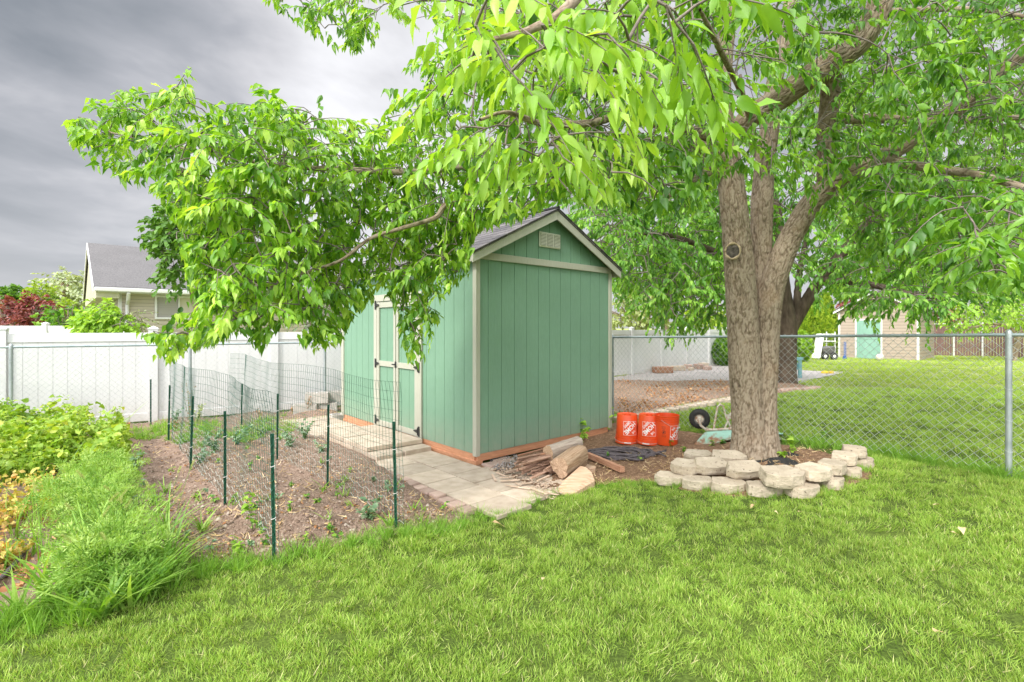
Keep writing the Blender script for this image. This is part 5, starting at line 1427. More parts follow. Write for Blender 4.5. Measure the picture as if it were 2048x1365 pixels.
# ------------------------------------------------------------------ the big tree
TD = 5.35
root = empty('shade_tree', (TREE[0], TREE[1], float(gz(*TREE))), 'big leafy tree with a thick forked trunk inside the ring of stones', 'tree')
def LM(pts): return [tuple(at(a, b, d)) for a, b, d, r in pts], [p[3] for p in pts]
limbs = [
 LM([(1503, 945, 5.33, .24), (1502, 915, 5.34, .215), (1498, 870, 5.35, .195), (1494, 800, 5.35, .185), (1489, 720, 5.35, .182), (1485, 640, 5.35, .178), (1480, 560, 5.35, .172), (1474, 480, 5.36, .165), (1466, 400, 5.38, .155), (1458, 330, 5.4, .145), (1448, 260, 5.4, .13), (1442, 190, 5.4, .115), (1450, 100, 5.4, .095), (1462, -20, 5.4, .085), (1450, -200, 5.5, .06), (1430, -420, 5.6, .03)]),
 LM([(1524, 950, 5.33, .24), (1522, 915, 5.35, .205), (1524, 870, 5.37, .175), (1526, 800, 5.38, .155), (1530, 720, 5.39, .150), (1534, 640, 5.4, .150), (1542, 580, 5.42, .148), (1562, 520, 5.43, .14), (1590, 460, 5.42, .13), (1628, 400, 5.35, .125), (1680, 355, 5.2, .11), (1760, 318, 5.0, .095), (1850, 262, 4.8, .088), (1930, 205, 4.6, .08), (2048, 105, 4.3, .07), (2180, 0, 4.0, .05), (2300, -120, 3.8, .02)]),
 LM([(1521, 620, 5.5, .10), (1523, 540, 5.55, .12), (1523, 470, 5.56, .128), (1524, 400, 5.6, .13), (1530, 330, 5.65, .12), (1540, 250, 5.65, .112), (1548, 170, 5.7, .10), (1568, 80, 5.8, .085), (1590, -80, 5.9, .06), (1620, -300, 6.0, .03)]),
 LM([(1462, 275, 5.35, .09), (1500, 235, 5.2, .105), (1551, 203, 5.05, .11), (1600, 168, 4.9, .11), (1657, 130, 4.75, .11), (1714, 88, 4.6, .105), (1753, 26, 4.5, .10), (1775, -60, 4.4, .09), (1800, -220, 4.3, .06), (1830, -400, 4.2, .02)]),
 LM([(1650, 385, 5.3, .07), (1652, 320, 5.2, .085), (1655, 250, 5.1, .088), (1662, 180, 4.95, .085), (1668, 120, 4.8, .07)]),
 LM([(1462, 335, 5.38, .08), (1440, 318, 5.3, .075), (1418, 303, 5.15, .066), (1376, 287, 4.95, .055), (1310, 285, 4.7, .05), (1227, 290, 4.45, .045), (1130, 318, 4.15, .040), (1029, 359, 3.9, .036), (960, 385, 3.8, .032), (894, 409, 3.7, .021), (870, 436, 3.66, .017), (800, 458, 3.6, .014), (740, 478, 3.55, .012), (680, 522, 3.5, .010), (610, 545, 3.5, .010), (540, 575, 3.5, .006)]),
 LM([(1455, 310, 5.38, .08), (1425, 285, 5.25, .07), (1405, 270, 5.1, .06), (1350, 255, 4.8, .045), (1290, 245, 4.3, .035), (1244, 232, 3.7, .028), (1190, 245, 3.1, .022), (1143, 249, 2.7, .018), (1086, 248, 2.4, .015), (1055, 239, 2.2, .012), (1010, 225, 2.0, .008), (960, 240, 1.9, .005)]),
 LM([(1029, 359, 3.9, .028), (940, 335, 3.8, .026), (820, 345, 3.8, .024), (700, 340, 3.8, .021), (600, 335, 3.8, .018), (480, 320, 3.8, .014), (380, 300, 3.85, .011), (300, 285, 3.9, .008), (210, 262, 3.9, .004)]),
 LM([(1478, 350, 5.45, .06), (1420, 344, 5.3, .055), (1385, 358, 5.2, .05), (1366, 370, 5.2, .045), (1330, 395, 5.3, .035), (1312, 418, 5.4, .02)]),
 LM([(1452, 60, 5.4, .08), (1400, -60, 5.0, .07), (1320, -120, 4.2, .055), (1260, -110, 3.0, .04), (1200, -60, 2.2, .03), (1130, 20, 1.8, .018), (1060, 60, 1.65, .012), (980, 80, 1.6, .006)]),
 LM([(1450, -60, 5.4, .07), (1300, -180, 5.2, .06), (1100, -160, 5.0, .045), (900, -110, 4.8, .035), (740, -60, 4.6, .022), (600, -40, 4.5, .012), (520, -10, 4.5, .006)]),
 LM([(1760, 318, 5.0, .05), (1850, 335, 4.6, .04), (1950, 350, 4.1, .03), (2060, 380, 3.6, .02), (2160, 420, 3.2, .01)]),
 LM([(1655, 240, 5.1, .05), (1760, 238, 5.4, .045), (1880, 243, 5.6, .038), (2048, 235, 5.8, .028), (2200, 230, 6, .01)]),
 LM([(1640, 395, 5.4, .035), (1700, 400, 5.6, .03), (1770, 435, 5.9, .022), (1850, 480, 6.1, .014), (1920, 540, 6.2, .006)]),
 LM([(1753, 26, 4.5, .03), (1850, 20, 4.4, .024), (1960, 20, 4.2, .018), (2080, 40, 4.0, .015)]),
 LM([(1500, 235, 5.2, .03), (1480, 180, 4.4, .025), (1450, 120, 3.6, .02), (1420, 60, 3.0, .015), (1400, 20, 2.6, .008)]),
]
for k_ in (0, 1, 2): limbs[k_] = (limbs[k_][0], [r_*.845 for r_ in limbs[k_][1]])
def flare(C, a):
    h = np.clip((C[:, 2]-.18)/.42, 0, 1)[:, None]; f_ = (1-h)**2.2
    return 1+f_*(.20+.14*np.abs(np.sin(a[None]*2.5+.6))**2+.05*np.sin(a[None]*7))
trunk, cl_ = limbs_mesh('trunk', limbs, root, .011, 130, .0125, flare)
# pruned branch scar
kc = at(1464, 507, 5.36); kn = (Vector((0, 0, H))-kc); kn.z = 0; kn.normalize(); kc = Vector(at(1472, 507, 5.36))+kn*.163-Vector((.035, 0, 0))
kx = kn.cross(Vector((0, 0, 1))).normalized()
mb = MB(); ring = [kc+kx*(.068*math.cos(a))+Vector((0, 0, .080*math.sin(a)))+kn*(.010-.022*math.cos(a)**2) for a in np.linspace(0, 2*math.pi, 33)]
mb.tube(ring, [.012+.004*math.sin(k*.9+1) for k in range(33)], 10)
simple('scar_rim', (.34, .25, .15), (.50, .39, .25), 30, .8, .4, 90)
kb = mb.build('scar_rim', MATS['scar_rim'], root, smooth=True)
mb = MB(); mb.add([kc+kx*(.062*math.cos(a))*k+Vector((0, 0, .074*math.sin(a)))*k+kn*(.014-.008*k) for k in (1, .6, .3) for a in np.linspace(0, 2*math.pi, 25)[:-1]]+[kc],
                  [(r_*24+j, r_*24+(j+1) % 24, (r_+1)*24+(j+1) % 24, (r_+1)*24+j) for r_ in range(2) for j in range(24)]+[(48+j, 48+(j+1) % 24, 72) for j in range(24)])
simple('scar_core', (.03, .024, .02), (.17, .14, .115), 26, .9, .6, 60); mb.build('scar_core', MATS['scar_core'], root, smooth=True)
nodes = np.concatenate([c[::8] for c in cl_[3:]]+[c[int(len(c)*.55)::8] for c in cl_[:3]])
u_ = lambda a, b: rng.uniform(a, b)
PA = [(165, 262), (235, 190), (300, 222), (355, 165), (400, 240), (520, 200), (600, 205), (680, 265), (790, 215), (870, 270), (1000, 300), (1100, 380), (1075, 430), (1000, 440), (935, 470), (890, 540), (840, 565), (760, 550), (700, 590), (640, 625), (560, 620), (500, 640), (430, 650), (370, 650), (350, 640), (400, 590), (375, 510), (330, 470), (345, 410), (300, 350), (225, 320), (190, 300)]
def dA(x, y): return 3.75+.35*math.sin(x*.01)+u_(-.45, .5)
att = pts_poly(PA, 860, dA)
att += pts_poly([(285, 665), (360, 655), (420, 680), (340, 695)], 12, lambda x, y: u_(3.3, 3.6))
att += pts_poly([(400, 640), (640, 620), (650, 650), (560, 640), (480, 670), (420, 680)], 22, lambda x, y: u_(3.3, 3.7))
att += pts_poly([(800, 560), (880, 540), (880, 600), (850, 640), (845, 695), (825, 700), (818, 640), (790, 610)], 20, lambda x, y: u_(3.7, 3.95))
att += pts_poly([(615, 625), (700, 620), (680, 650), (630, 678)], 12, lambda x, y: u_(3.8, 4.1))
att += pts_poly([(880, 420), (1080, 400), (1160, 430), (1110, 450), (960, 480), (930, 540), (890, 560)], 60, lambda x, y: u_(3.8, 4.5))
att += pts_poly([(215, 190), (250, 185), (260, 210), (230, 215)], 4, lambda x, y: 3.9)
att += pts_poly([(340, 150), (370, 150), (375, 200), (340, 205)], 5, lambda x, y: 3.8)
att += pts_poly([(150, 225), (190, 240), (180, 290), (160, 280)], 7, lambda x, y: 3.9)
# middle mass between shed ridge and trunk
PCm = [(840, 175), (900, 90), (940, 0), (1100, -40), (1430, -40), (1440, 280), (1400, 380), (1320, 430), (1220, 430), (1120, 400), (1000, 360), (900, 270)]
att += pts_poly(PCm, 560, lambda x, y: u_(2.7, 4.7))
att += pts_poly([(1130, 380), (1300, 400), (1350, 440), (1250, 440), (1150, 425)], 16, lambda x, y: u_(4.3, 5))
# right mass
att += pts_poly([(1560, -60), (2200, -60), (2200, 560), (2000, 610), (1850, 590), (1760, 560), (1700, 520), (1640, 300), (1580, 120)], 820, lambda x, y: u_(4.2, 7.2))
att += pts_poly([(1880, 420), (2150, 330), (2150, 560), (1960, 560)], 60, lambda x, y: u_(2.4, 3.6))
att += pts_poly([(1740, 330), (1900, 300), (2048, 380), (1950, 430), (1780, 400)], 50, lambda x, y: u_(3.4, 4.4))
att += pts_poly([(1430, 10), (1640, -20), (1640, 110), (1560, 150), (1450, 110)], 46, lambda x, y: u_(3.2, 5))
att += pts_poly([(1440, 200), (1540, 190), (1570, 330), (1500, 350)], 13, lambda x, y: u_(3.6, 4.4))
att += pts_poly([(1570, 240), (1680, 240), (1680, 390), (1600, 370)], 16, lambda x, y: u_(4.2, 4.9))
att += [tuple(np.array((4.3, 4.6, 5.0))+rng.normal(0, 1, 3)*np.array((1.8, 1.3, .6))) for _ in range(260)]  # unseen crown above the frame, added to shade the right mass
att += pts_poly([(1740, 120), (1900, 60), (2150, 20), (2150, 200), (1960, 220), (1800, 280)], 60, lambda x, y: u_(3.1, 4.2))
att += pts_poly([(1760, -30), (2150, -30), (2150, 60), (1800, 60)], 40, lambda x, y: u_(3.2, 4.4))
att += pts_poly([(1640, 150), (1760, 120), (1800, 300), (1680, 330)], 26, lambda x, y: u_(3.9, 4.8))
# hanging sprays at the top of the sky
att += pts_poly([(505, -30), (900, -30), (880, 30), (790, 20), (750, 70), (690, 90), (650, 60), (560, 5)], 52, lambda x, y: u_(4.2, 5))
# crown above the frame
att += [tuple(np.array((1.9, 4.6, 5.2))+rng.normal(0, 1, 3)*np.array((1.6, 1.2, .7))) for _ in range(140)]
nb = np.concatenate([nodes])
tw, arr = grow(nb, att, leaves=20, tl=(.18, .38), lsize=(.048, .102), lw=.42)
near = pts_poly([(900, 70), (940, -50), (1500, -60), (1500, 20), (1440, 70), (1400, 170), (1280, 190), (1180, 150), (1080, 200), (960, 150)], 46, lambda x, y: u_(1.35, 2.3))
near += pts_poly([(900, 260), (1060, 200), (1200, 210), (1230, 300), (1050, 330)], 20, lambda x, y: u_(2.0, 2.9))
tw2, arr2 = grow(np.concatenate([cl_[6][::6], cl_[9][::6], cl_[15][::6]]), near, leaves=12, tl=(.18, .32), lsize=(.075, .12), droop=.85, spread=.5, lw=.36)
arr2 = arr2[:4]+(np.clip(arr2[4]*.5+.45, 0, 1),)
arr = tuple(np.concatenate([a, b]) for a, b in zip(arr, arr2))
KP = [(120, 250), (150, 205), (200, 190), (210, 155), (260, 160), (290, 190), (325, 165), (345, 125), (385, 130), (400, 200), (440, 205), (510, 170), (600, 175), (660, 200), (690, 225), (765, 175), (850, 190), (840, 165), (800, 140), (870, 80), (890, -300), (1140, -300), (1140, 408), (1105, 402), (1075, 425), (1040, 445), (985, 452), (955, 468), (940, 500), (935, 560), (890, 595), (885, 640), (862, 690), (852, 738), (822, 738), (800, 680), (785, 600), (760, 600), (705, 640), (685, 690), (620, 708), (600, 685), (640, 640), (560, 655), (525, 705), (460, 690), (400, 700), (350, 730), (305, 722), (310, 692), (262, 682), (280, 662), (335, 650), (385, 595), (360, 540), (370, 470), (335, 430), (300, 385), (250, 370), (200, 350), (170, 325), (140, 290)]
KT = [(490, -400), (1000, -400), (890, 0), (880, 60), (840, 90), (770, 20), (750, 95), (690, 118), (645, 85), (560, 28), (495, 15)]
def keep(T):
    px = CX+T[:, 0]/T[:, 1]*F; py = HY-(T[:, 2]-H)/T[:, 1]*F
    lim = np.interp(px, [1140, 1400, 1440, 1570, 1600, 1690, 1740, 1900, 2048, 2300], [408, 440, 360, 350, 430, 470, 560, 600, 585, 620])
    return ((px > 1140) & (py < lim)) | inpoly(px, py, KP) | inpoly(px, py, KT)
pxx = CX+arr[0][:, 0]/arr[0][:, 1]*F; arr = arr[:4]+(arr[4]*np.interp(pxx, [300, 1250, 1550], [1.1, 1.0, .72]),)  # leaf tone lowered towards the right: crown shade painted into the colour
tips = arr[0]+arr[1]*arr[3][:, :1]*.7; kk_ = keep(tips); arr = tuple(a[kk_] for a in arr)
tw = [q for q in tw+tw2 if keep(q[0]).all()]; tw2 = []
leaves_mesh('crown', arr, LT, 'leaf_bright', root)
twigs_mesh('twigs', tw+tw2, 'twig_bark', root)
print('main leaves', len(arr[0]))
# ------------------------------------------------------------------ trees further back
L2 = [leaf_t(st=((0, .03), (.3, .27), (.65, .2), (1, 0)), droop=.25, fold=.4), leaf_t(st=((0, .03), (.35, .24), (.7, .16), (1, 0)), droop=.4, fold=.2)]
Lm = [leaf_t(st=((0, .05), (.45, .36), (1, 0)), droop=.2, fold=.3)]
def tree(name, label, base, limbs, att, lsize, mat, cat='tree', leaves=14, tl=(.3, .6), temps=None, group=None, seg=20, step=.08, bark='bark', **k):
    root = empty(name, base, label, cat, group)
    o, cl = limbs_mesh('trunk', limbs, root, step, seg, .02 if seg > 16 else 0, mat=bark)
    tw, arr = grow(np.concatenate([c[::2] for c in cl]), att, leaves=leaves, tl=tl, lsize=lsize, rtw=k.pop('rtw', .009), **k)
    leaves_mesh('crown', arr, temps or L2, mat, root); twigs_mesh('twigs', tw, 'twig_bark', root, 4)
    return root
b2 = gnd(1572, 768)
l2 = [LM([(1570, 772, b2.y, .31), (1570, 740, b2.y, .27), (1572, 690, b2.y, .26), (1574, 650, b2.y, .25), (1572, 610, b2.y, .17), (1566, 560, b2.y, .15), (1560, 480, b2.y, .17), (1540, 380, b2.y, .13), (1500, 260, b2.y, .08), (1480, 150, b2.y, .04)]),
      LM([(1576, 668, b2.y, .17), (1592, 640, b2.y, .155), (1615, 600, b2.y-.1, .145), (1640, 560, b2.y-.2, .13), (1690, 500, b2.y-.4, .13), (1760, 420, b2.y-.7, .1), (1840, 330, b2.y-1, .06), (1900, 250, b2.y-1, .03)]),
      LM([(1592, 640, b2.y, .1), (1594, 600, b2.y, .09), (1600, 540, b2.y+.3, .08), (1620, 440, b2.y+.6, .05), (1640, 350, b2.y+.6, .02)]),
      LM([(1570, 600, b2.y, .12), (1500, 540, b2.y-.3, .10), (1420, 500, b2.y-.8, .08), (1330, 470, b2.y-1.2, .05), (1240, 470, b2.y-1.5, .02)]),
      LM([(1640, 560, b2.y-.2, .09), (1740, 570, b2.y-1.2, .08), (1830, 590, b2.y-2, .05), (1900, 600, b2.y-2.6, .02)])]
a2 = pts_poly([(1135, 480), (1140, 400), (1230, 300), (1450, 200), (1480, 620), (1420, 640), (1345, 645), (1300, 610), (1240, 560), (1180, 520)], 780, lambda x, y: u_(10.5, 14.5))
a2 += pts_poly([(1450, 200), (1700, 150), (2150, 150), (2150, 560), (2000, 590), (1880, 592), (1780, 592), (1700, 592), (1650, 575), (1600, 540), (1450, 560)], 1350, lambda x, y: u_(10.5, 15.5))
a2 += pts_poly([(1700, 580), (1900, 575), (1880, 612), (1720, 606)], 64, lambda x, y: u_(10.5, 12.5))
tree('shade_tree', 'second spreading tree with a dark forked trunk beyond the chain link fence', b2, l2, a2, (.11, .165), 'leaf_back', lw=.45, leaves=22, tl=(.4, .8), bark='bark_dark', seg=36, step=.06)
def blob(cx, cy, d, rx, ry, rz, n):
    out = []
    while len(out) < n:
        p = rng.uniform(-1, 1, 3); r_ = np.linalg.norm(p)
        if r_ > 1 or r_ < .35*rng.random(): continue
        q = at(cx+p[0]*rx, cy+p[1]*ry, d+p[2]*rz)
        if q.z > .1: out.append(tuple(q))
    return out
def bgtree(name, label, px, d, blobs, lsize, mat, r=.1, cat='tree', tall=None, group=None, **k):
    b = at(px, HY, d); b.z = 0; a = []
    for q in blobs: a += blob(*q)
    top = max(p[2] for p in a); c = np.mean(a, 0)
    lm = [([tuple(b+Vector((0, 0, -.1))), (b.x+.05, b.y, top*.3), (float(c[0]), float(c[1]), top*.6), (float(c[0]), float(c[1]), top*.9)], [r, r*.8, r*.55, r*.2])]
    for _ in range(5):
        q = a[rng.integers(len(a))]; lm.append(([(b.x+.03, b.y, top*.3), ((b.x+q[0])/2, (b.y+q[1])/2, top*.35+q[2]*.4), q], [r*.5, r*.35, r*.15]))
    return tree(name, label, b, lm, a, lsize, mat, cat=cat, seg=10, step=.25, group=group, temps=k.pop('temps', Lm), **k)
bgtree('maple_tree', 'dark green maple standing behind the white fence before the cream house', 400, 12.3, [(400, 440, 12.2, 80, 100, 1.2, 120), (352, 500, 11.9, 42, 70, .9, 60), (480, 520, 12.3, 90, 110, 1.3, 110), (345, 455, 12, 45, 60, .7, 40)], (.13, .19), 'leaf_dark', .14, leaves=14, tl=(.25, .5), droop=.3)
bgtree('plum_shrub', 'dark red leaved shrub at the far left above the white fence', 20, 17.5, [(10, 625, 17.5, 45, 38, 1, 60)], (.12, .18), 'leaf_red', .08, 'shrub', leaves=18, tl=(.3, .5), droop=.2)
bgtree('plum_shrub', 'red leaved shrub between the far left one and the green bush', 75, 17, [(72, 622, 17, 38, 32, .9, 60)], (.12, .18), 'leaf_red', .08, 'shrub', leaves=18, tl=(.3, .5), droop=.2)
bgtree('green_shrub', 'mid green shrub between the red shrubs and the house gable', 140, 16, [(125, 635, 16, 50, 26, .9, 60)], (.12, .17), 'leaf_back', .06, 'shrub', leaves=16, tl=(.2, .4), droop=.2)
bgtree('lime_shrub', 'bright green bush rising over the white fence in front of the house corner', 205, 11.6, [(205, 640, 11.6, 48, 38, .6, 70), (180, 645, 11.4, 30, 20, .4, 20), (235, 650, 11.5, 34, 22, .5, 26)], (.10, .15), 'leaf_lime', .05, 'shrub', leaves=14, tl=(.2, .38), droop=.3)
bgtree('wispy_shrub', 'thin grey green shrub under the house window', 270, 12, [(268, 645, 12, 30, 24, .5, 26)], (.05, .09), 'leaf_silver', .03, 'shrub', leaves=12, tl=(.2, .4), droop=.1)
bgtree('golden_tree', 'small yellow green tree behind the red shrubs', 80, 24, [(84, 590, 24, 24, 26, 1, 60), (112, 605, 24, 18, 16, 1, 30)], (.16, .22), 'leaf_gold', .1, leaves=14, tl=(.3, .5), droop=.2)
bgtree('willow_tree', 'pale silvery tree in the distance left of the house gable', 130, 38, [(130, 585, 38, 52, 40, 3, 150), (100, 610, 38, 28, 22, 2, 50)], (.25, .38), 'leaf_silver', .3, leaves=16, tl=(.7, 1.4), droop=.5)
for i, (px, h_) in enumerate([(3, 20), (22, 22), (47, 14)]):
    bgtree('distant_poplar', ['dark distant poplar at the very left edge on the horizon', 'taller dark distant poplar left of the golden tree', 'low distant tree between the poplars and the golden tree'][i], px, 75, [(px, 600-h_*.3, 75, 10, h_, 1.4, 50)], (.5, .8), 'leaf_dark', .3, leaves=14, tl=(.8, 1.3), droop=.1)
bgtree('blossom_shrub', 'sparse grey pink shrub behind the fence left of the shed', 635, 11.8, [(635, 625, 11.8, 60, 48, .8, 90)], (.05, .09), 'leaf_dusty', .05, 'shrub', leaves=9, tl=(.2, .5), droop=.1)
bgtree('olive_shrub', 'pale olive shrub above the white fence right of the shed', 1275, 22, [(1275, 625, 22, 62, 42, 1.5, 130)], (.14, .22), 'leaf_olive', .1, 'shrub', leaves=16, tl=(.3, .6), droop=.2)
bgtree('lime_shrub', 'bright yellow green shrub over the far end of the white fence', 1425, 30, [(1420, 632, 30, 48, 26, 1.5, 70)], (.2, .3), 'leaf_gold', .1, 'shrub', leaves=14, tl=(.4, .7), droop=.2)
bgtree('backdrop_tree', 'tall full green tree far behind the storage shed', 1800, 38, [(1790, 480, 38, 170, 130, 4, 330), (1980, 490, 38, 150, 140, 4, 300)], (.4, .6), 'leaf_back', .35, leaves=16, tl=(.9, 1.6))
bgtree('backdrop_tree', 'wide green tree in the distance between the shed and the big trunk', 1330, 34, [(1260, 500, 34, 110, 100, 3, 200), (1400, 480, 34, 110, 130, 3, 240)], (.35, .5), 'leaf_back', .3, leaves=16, tl=(.8, 1.4))
bgtree('plum_tree', 'reddish pink tree peeking over the tan shed roof', 1725, 36, [(1720, 605, 36, 38, 20, 1.5, 60)], (.25, .35), 'leaf_red', .15, leaves=14, tl=(.5, .8))
bgtree('plum_tree', 'dark maroon tree at the right corner of the tan shed', 1880, 34, [(1885, 628, 34, 36, 20, 1.5, 50)], (.22, .3), 'leaf_red', .15, leaves=14, tl=(.5, .8))
bf = gnd(2026, 722); 
lf = [LM([(2024, 724, bf.y, .16), (2030, 700, bf.y, .13), (2040, 672, bf.y, .11), (2055, 650, bf.y, .08), (2080, 620, bf.y, .04)]), LM([(2036, 680, bf.y, .08), (2018, 655, bf.y, .07), (1980, 648, bf.y-.3, .05), (1945, 655, bf.y-.6, .03), (1920, 650, bf.y-.6, .015)])]
tree('fruit_tree', 'low spreading lime green tree at the right edge of the far lawn', bf, lf, blob(2050, 615, bf.y, 120, 45, 2, 260)+blob(1935, 640, bf.y-.5, 45, 26, 1, 60), (.13, .2), 'leaf_lime', leaves=11, tl=(.3, .6), seg=18, step=.15)
# clipped conifers
def conifer(label, px, pyb, pyt, wpx, d, mat, ball=False, group=None):
    b = at(px, HY, d); b.z = 0; zt = H-(pyt-HY)/F*d; w_ = wpx/2*d/F
    root = empty('round_shrub' if ball else 'arborvitae', b, label, 'shrub' if ball else 'conifer', group)
    mb = MB(); mb.tube([b, b+Vector((0, 0, zt*.5))], [.05, .03], 8); mb.build('trunk', MATS['twig_bark'], root)
    n = 5200 if not ball else 2600; s = rng.random(n); a = rng.random(n)*2*math.pi
    r_ = (np.sin(math.pi*(s*.93+.05))**.7 if ball else (1-s**1.9)**.75*np.minimum(1, .55+s*4))*w_*(.82+.18*rng.random(n)+.12*np.sin(a*5+s*9))
    T = np.stack([b.x+r_*np.cos(a), b.y+r_*np.sin(a), s*zt], 1)
    X = np.stack([np.cos(a)*.55, np.sin(a)*.55, np.full(n, .35 if ball else 1.0)], 1)+rng.normal(0, .3, (n, 3)); Z = np.stack([np.cos(a), np.sin(a), np.zeros(n)], 1)+rng.normal(0, .5, (n, 3))
    sz = rng.uniform(.10, .2, n)*(.8 if ball else 1.2)
    v, q, tt, at_ = scatter(Lm[0], T, X, Z, sz, rng.random(n)); finish(mesh_np('foliage', v, q, tt if len(tt) else None, at_), 'foliage', MATS[mat], root, None)
conifer('narrow golden arborvitae seen beside the second tree trunk', 1612, 705, 596, 34, 30, 'leaf_gold')
conifer('tall golden arborvitae just left of the tan shed', 1652, 700, 590, 46, 29.5, 'leaf_gold')
conifer('dark green arborvitae behind the two golden ones', 1634, 700, 600, 30, 32, 'leaf_back')
conifer('clipped round shrub at the far end of the white fence', 1447, 732, 676, 44, 20.5, 'leaf_back', True)
conifer('clipped light green round shrub right of the second tree trunk', 1601, 718, 664, 38, 22.5, 'leaf_lime', True)
# ------------------------------------------------------------------ grass
def tuft(name, n, rad, h, w, mat, spread=.35, seg=3, lean=(0, 0), strawp=0.0):
    T = np.zeros((n, 3)); r_ = rad*np.sqrt(rng.random(n)); a = rng.random(n)*2*math.pi; T[:, 0] = r_*np.cos(a); T[:, 1] = r_*np.sin(a); T[:, 2] = -.006
    X = np.stack([rng.normal(lean[0], spread, n), rng.normal(lean[1], spread, n), np.ones(n)], 1)
    Z = np.stack([np.cos(a), np.sin(a), np.zeros(n)], 1)+rng.normal(0, .6, (n, 3))
    hh = rng.uniform(h[0], h[1], n); rn = np.clip(rng.beta(2, 2.6, n), 0, .9); m = rng.random(n) < strawp; rn[m] = rng.uniform(.92, 1, m.sum())
    tm = blade_t(seg, 1, .35)
    V = tm[0].copy(); tm = (V,)+tm[1:]
    S_ = np.stack([hh, rng.uniform(w[0], w[1], n), hh], 1)
    v, q, t_, at_ = scatter(tm, T, X, Z, S_, rn)
    me = mesh_np(name, v, q, None, at_); me.materials.append(MATS[mat])
    o = bpy.data.objects.new(name, me); return o
def gn_scatter(name, pts, rots, scl, idx, tufts, label, cat, kind='stuff'):
    col = bpy.data.collections.new(name+'_sources')
    for o in tufts: col.objects.link(o)
    me = bpy.data.meshes.new(name); me.vertices.add(len(pts)); me.vertices.foreach_set('co', np.asarray(pts, np.float32).ravel())
    a = me.attributes.new('rot', 'FLOAT_VECTOR', 'POINT'); a.data.foreach_set('vector', np.asarray(rots, np.float32).ravel())
    a = me.attributes.new('scl', 'FLOAT', 'POINT'); a.data.foreach_set('value', np.asarray(scl, np.float32))
    a = me.attributes.new('pick', 'INT', 'POINT'); a.data.foreach_set('value', np.asarray(idx, np.int32))
    me.update()
    ob = bpy.data.objects.new(name, me); COL.objects.link(ob)
    for m_ in {o.data.materials[0] for o in tufts}: me.materials.append(m_)
    g = bpy.data.node_groups.new(name, 'GeometryNodeTree'); g.interface.new_socket('Geometry', in_out='INPUT', socket_type='NodeSocketGeometry'); g.interface.new_socket('Geometry', in_out='OUTPUT', socket_type='NodeSocketGeometry')
    N = g.nodes; i_ = N.new('NodeGroupInput'); o_ = N.new('NodeGroupOutput'); ci = N.new('GeometryNodeCollectionInfo'); ci.inputs['Collection'].default_value = col
    ci.inputs['Separate Children'].default_value = True; ci.inputs['Reset Children'].default_value = True
    ip = N.new('GeometryNodeInstanceOnPoints'); ip.inputs['Pick Instance'].default_value = True
    def na(nm, ty):
        x = N.new('GeometryNodeInputNamedAttribute'); x.data_type = ty; x.inputs['Name'].default_value = nm; return x.outputs['Attribute']
    g.links.new(i_.outputs[0], ip.inputs['Points']); g.links.new(ci.outputs[0], ip.inputs['Instance'])
    g.links.new(na('pick', 'INT'), ip.inputs['Instance Index']); g.links.new(na('scl', 'FLOAT'), ip.inputs['Scale'])
    er = N.new('FunctionNodeEulerToRotation'); g.links.new(na('rot', 'FLOAT_VECTOR'), er.inputs[0]); g.links.new(er.outputs[0], ip.inputs['Rotation'])
    g.links.new(ip.outputs[0], o_.inputs[0])
    md = ob.modifiers.new('scatter', 'NODES'); md.node_group = g
    return tag(ob, label, cat, kind=kind)
random.seed(3)
path_poly = [tuple(S(u, v, 0)[:2]) for u, v in ((-1.02, -1.2), (-.88, -1.42), (.36, -1.35), (.36, -.2), (.1, 0), (LU, 0), (LU, LV), (-1.02, LV+.3))]
ring_poly = [tuple(gnd(*p)[:2]) for p in [(1312, 962), (1400, 975), (1470, 985), (1560, 990), (1640, 985), (1700, 955), (1740, 915), (1700, 893), (1600, 880), (1400, 890)]]
excl = [bed_poly, side_poly, bp, gp, pp, path_poly]
def lawn_ok(x, y, grow_=0.0):
    k = np.ones(len(x), bool)
    for P_ in excl: k &= ~inpoly(x, y, P_)
    k &= ~inpoly(x, y, ring_poly)
    # left of the neighbour's fence line nothing grows as lawn
    k &= ~((y > 7.2+ (x+7.3)*.62) & (x < 1.0))
    return k
def zone(y0, y1, dens, spread=1.2):
    A_ = 0; n = int(dens*spread*(y1*y1-y0*y0)); y = np.sqrt(rng.uniform(y0*y0, y1*y1, n)); x = rng.uniform(-1, 1, n)*spread*y
    k = lawn_ok(x, y); return x[k], y[k]
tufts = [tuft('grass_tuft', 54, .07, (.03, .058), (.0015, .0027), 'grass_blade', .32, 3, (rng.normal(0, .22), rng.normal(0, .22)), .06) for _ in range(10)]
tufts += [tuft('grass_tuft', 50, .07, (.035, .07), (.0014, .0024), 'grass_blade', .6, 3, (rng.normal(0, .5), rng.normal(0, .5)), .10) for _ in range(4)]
X_, Y_, Sc = [], [], []
for (y0, y1, dn, s_) in ((1.2, 3.4, 330, .95), (3.4, 5.2, 240, 1.0), (5.2, 8, 120, 1.15), (8, 12, 55, 1.5)):
    x, y = zone(y0, y1, dn); X_.append(x); Y_.append(y); Sc.append(np.full(len(x), s_))
x = np.concatenate(X_); y = np.concatenate(Y_); s_ = np.concatenate(Sc)*rng.uniform(.75, 1.2, len(x))
P0 = np.stack([x, y, np.zeros_like(x)], 1)
s_ *= .60+.56*fbm(P0*1.6, 3, 41)
z = gz(x, y); n = len(x)
gust = (fbm(P0*1.7, 2, 77)-.5)*9
rots = np.stack([rng.normal(0, .12, n), rng.normal(0, .12, n), gust+rng.normal(0, .7, n)], 1)
print('tufts', n)
gn_scatter('lawn_grass', np.stack([x, y, z], 1), rots, s_, rng.integers(0, len(tufts), n), tufts, 'bright green mown lawn grass filling the foreground', 'grass')
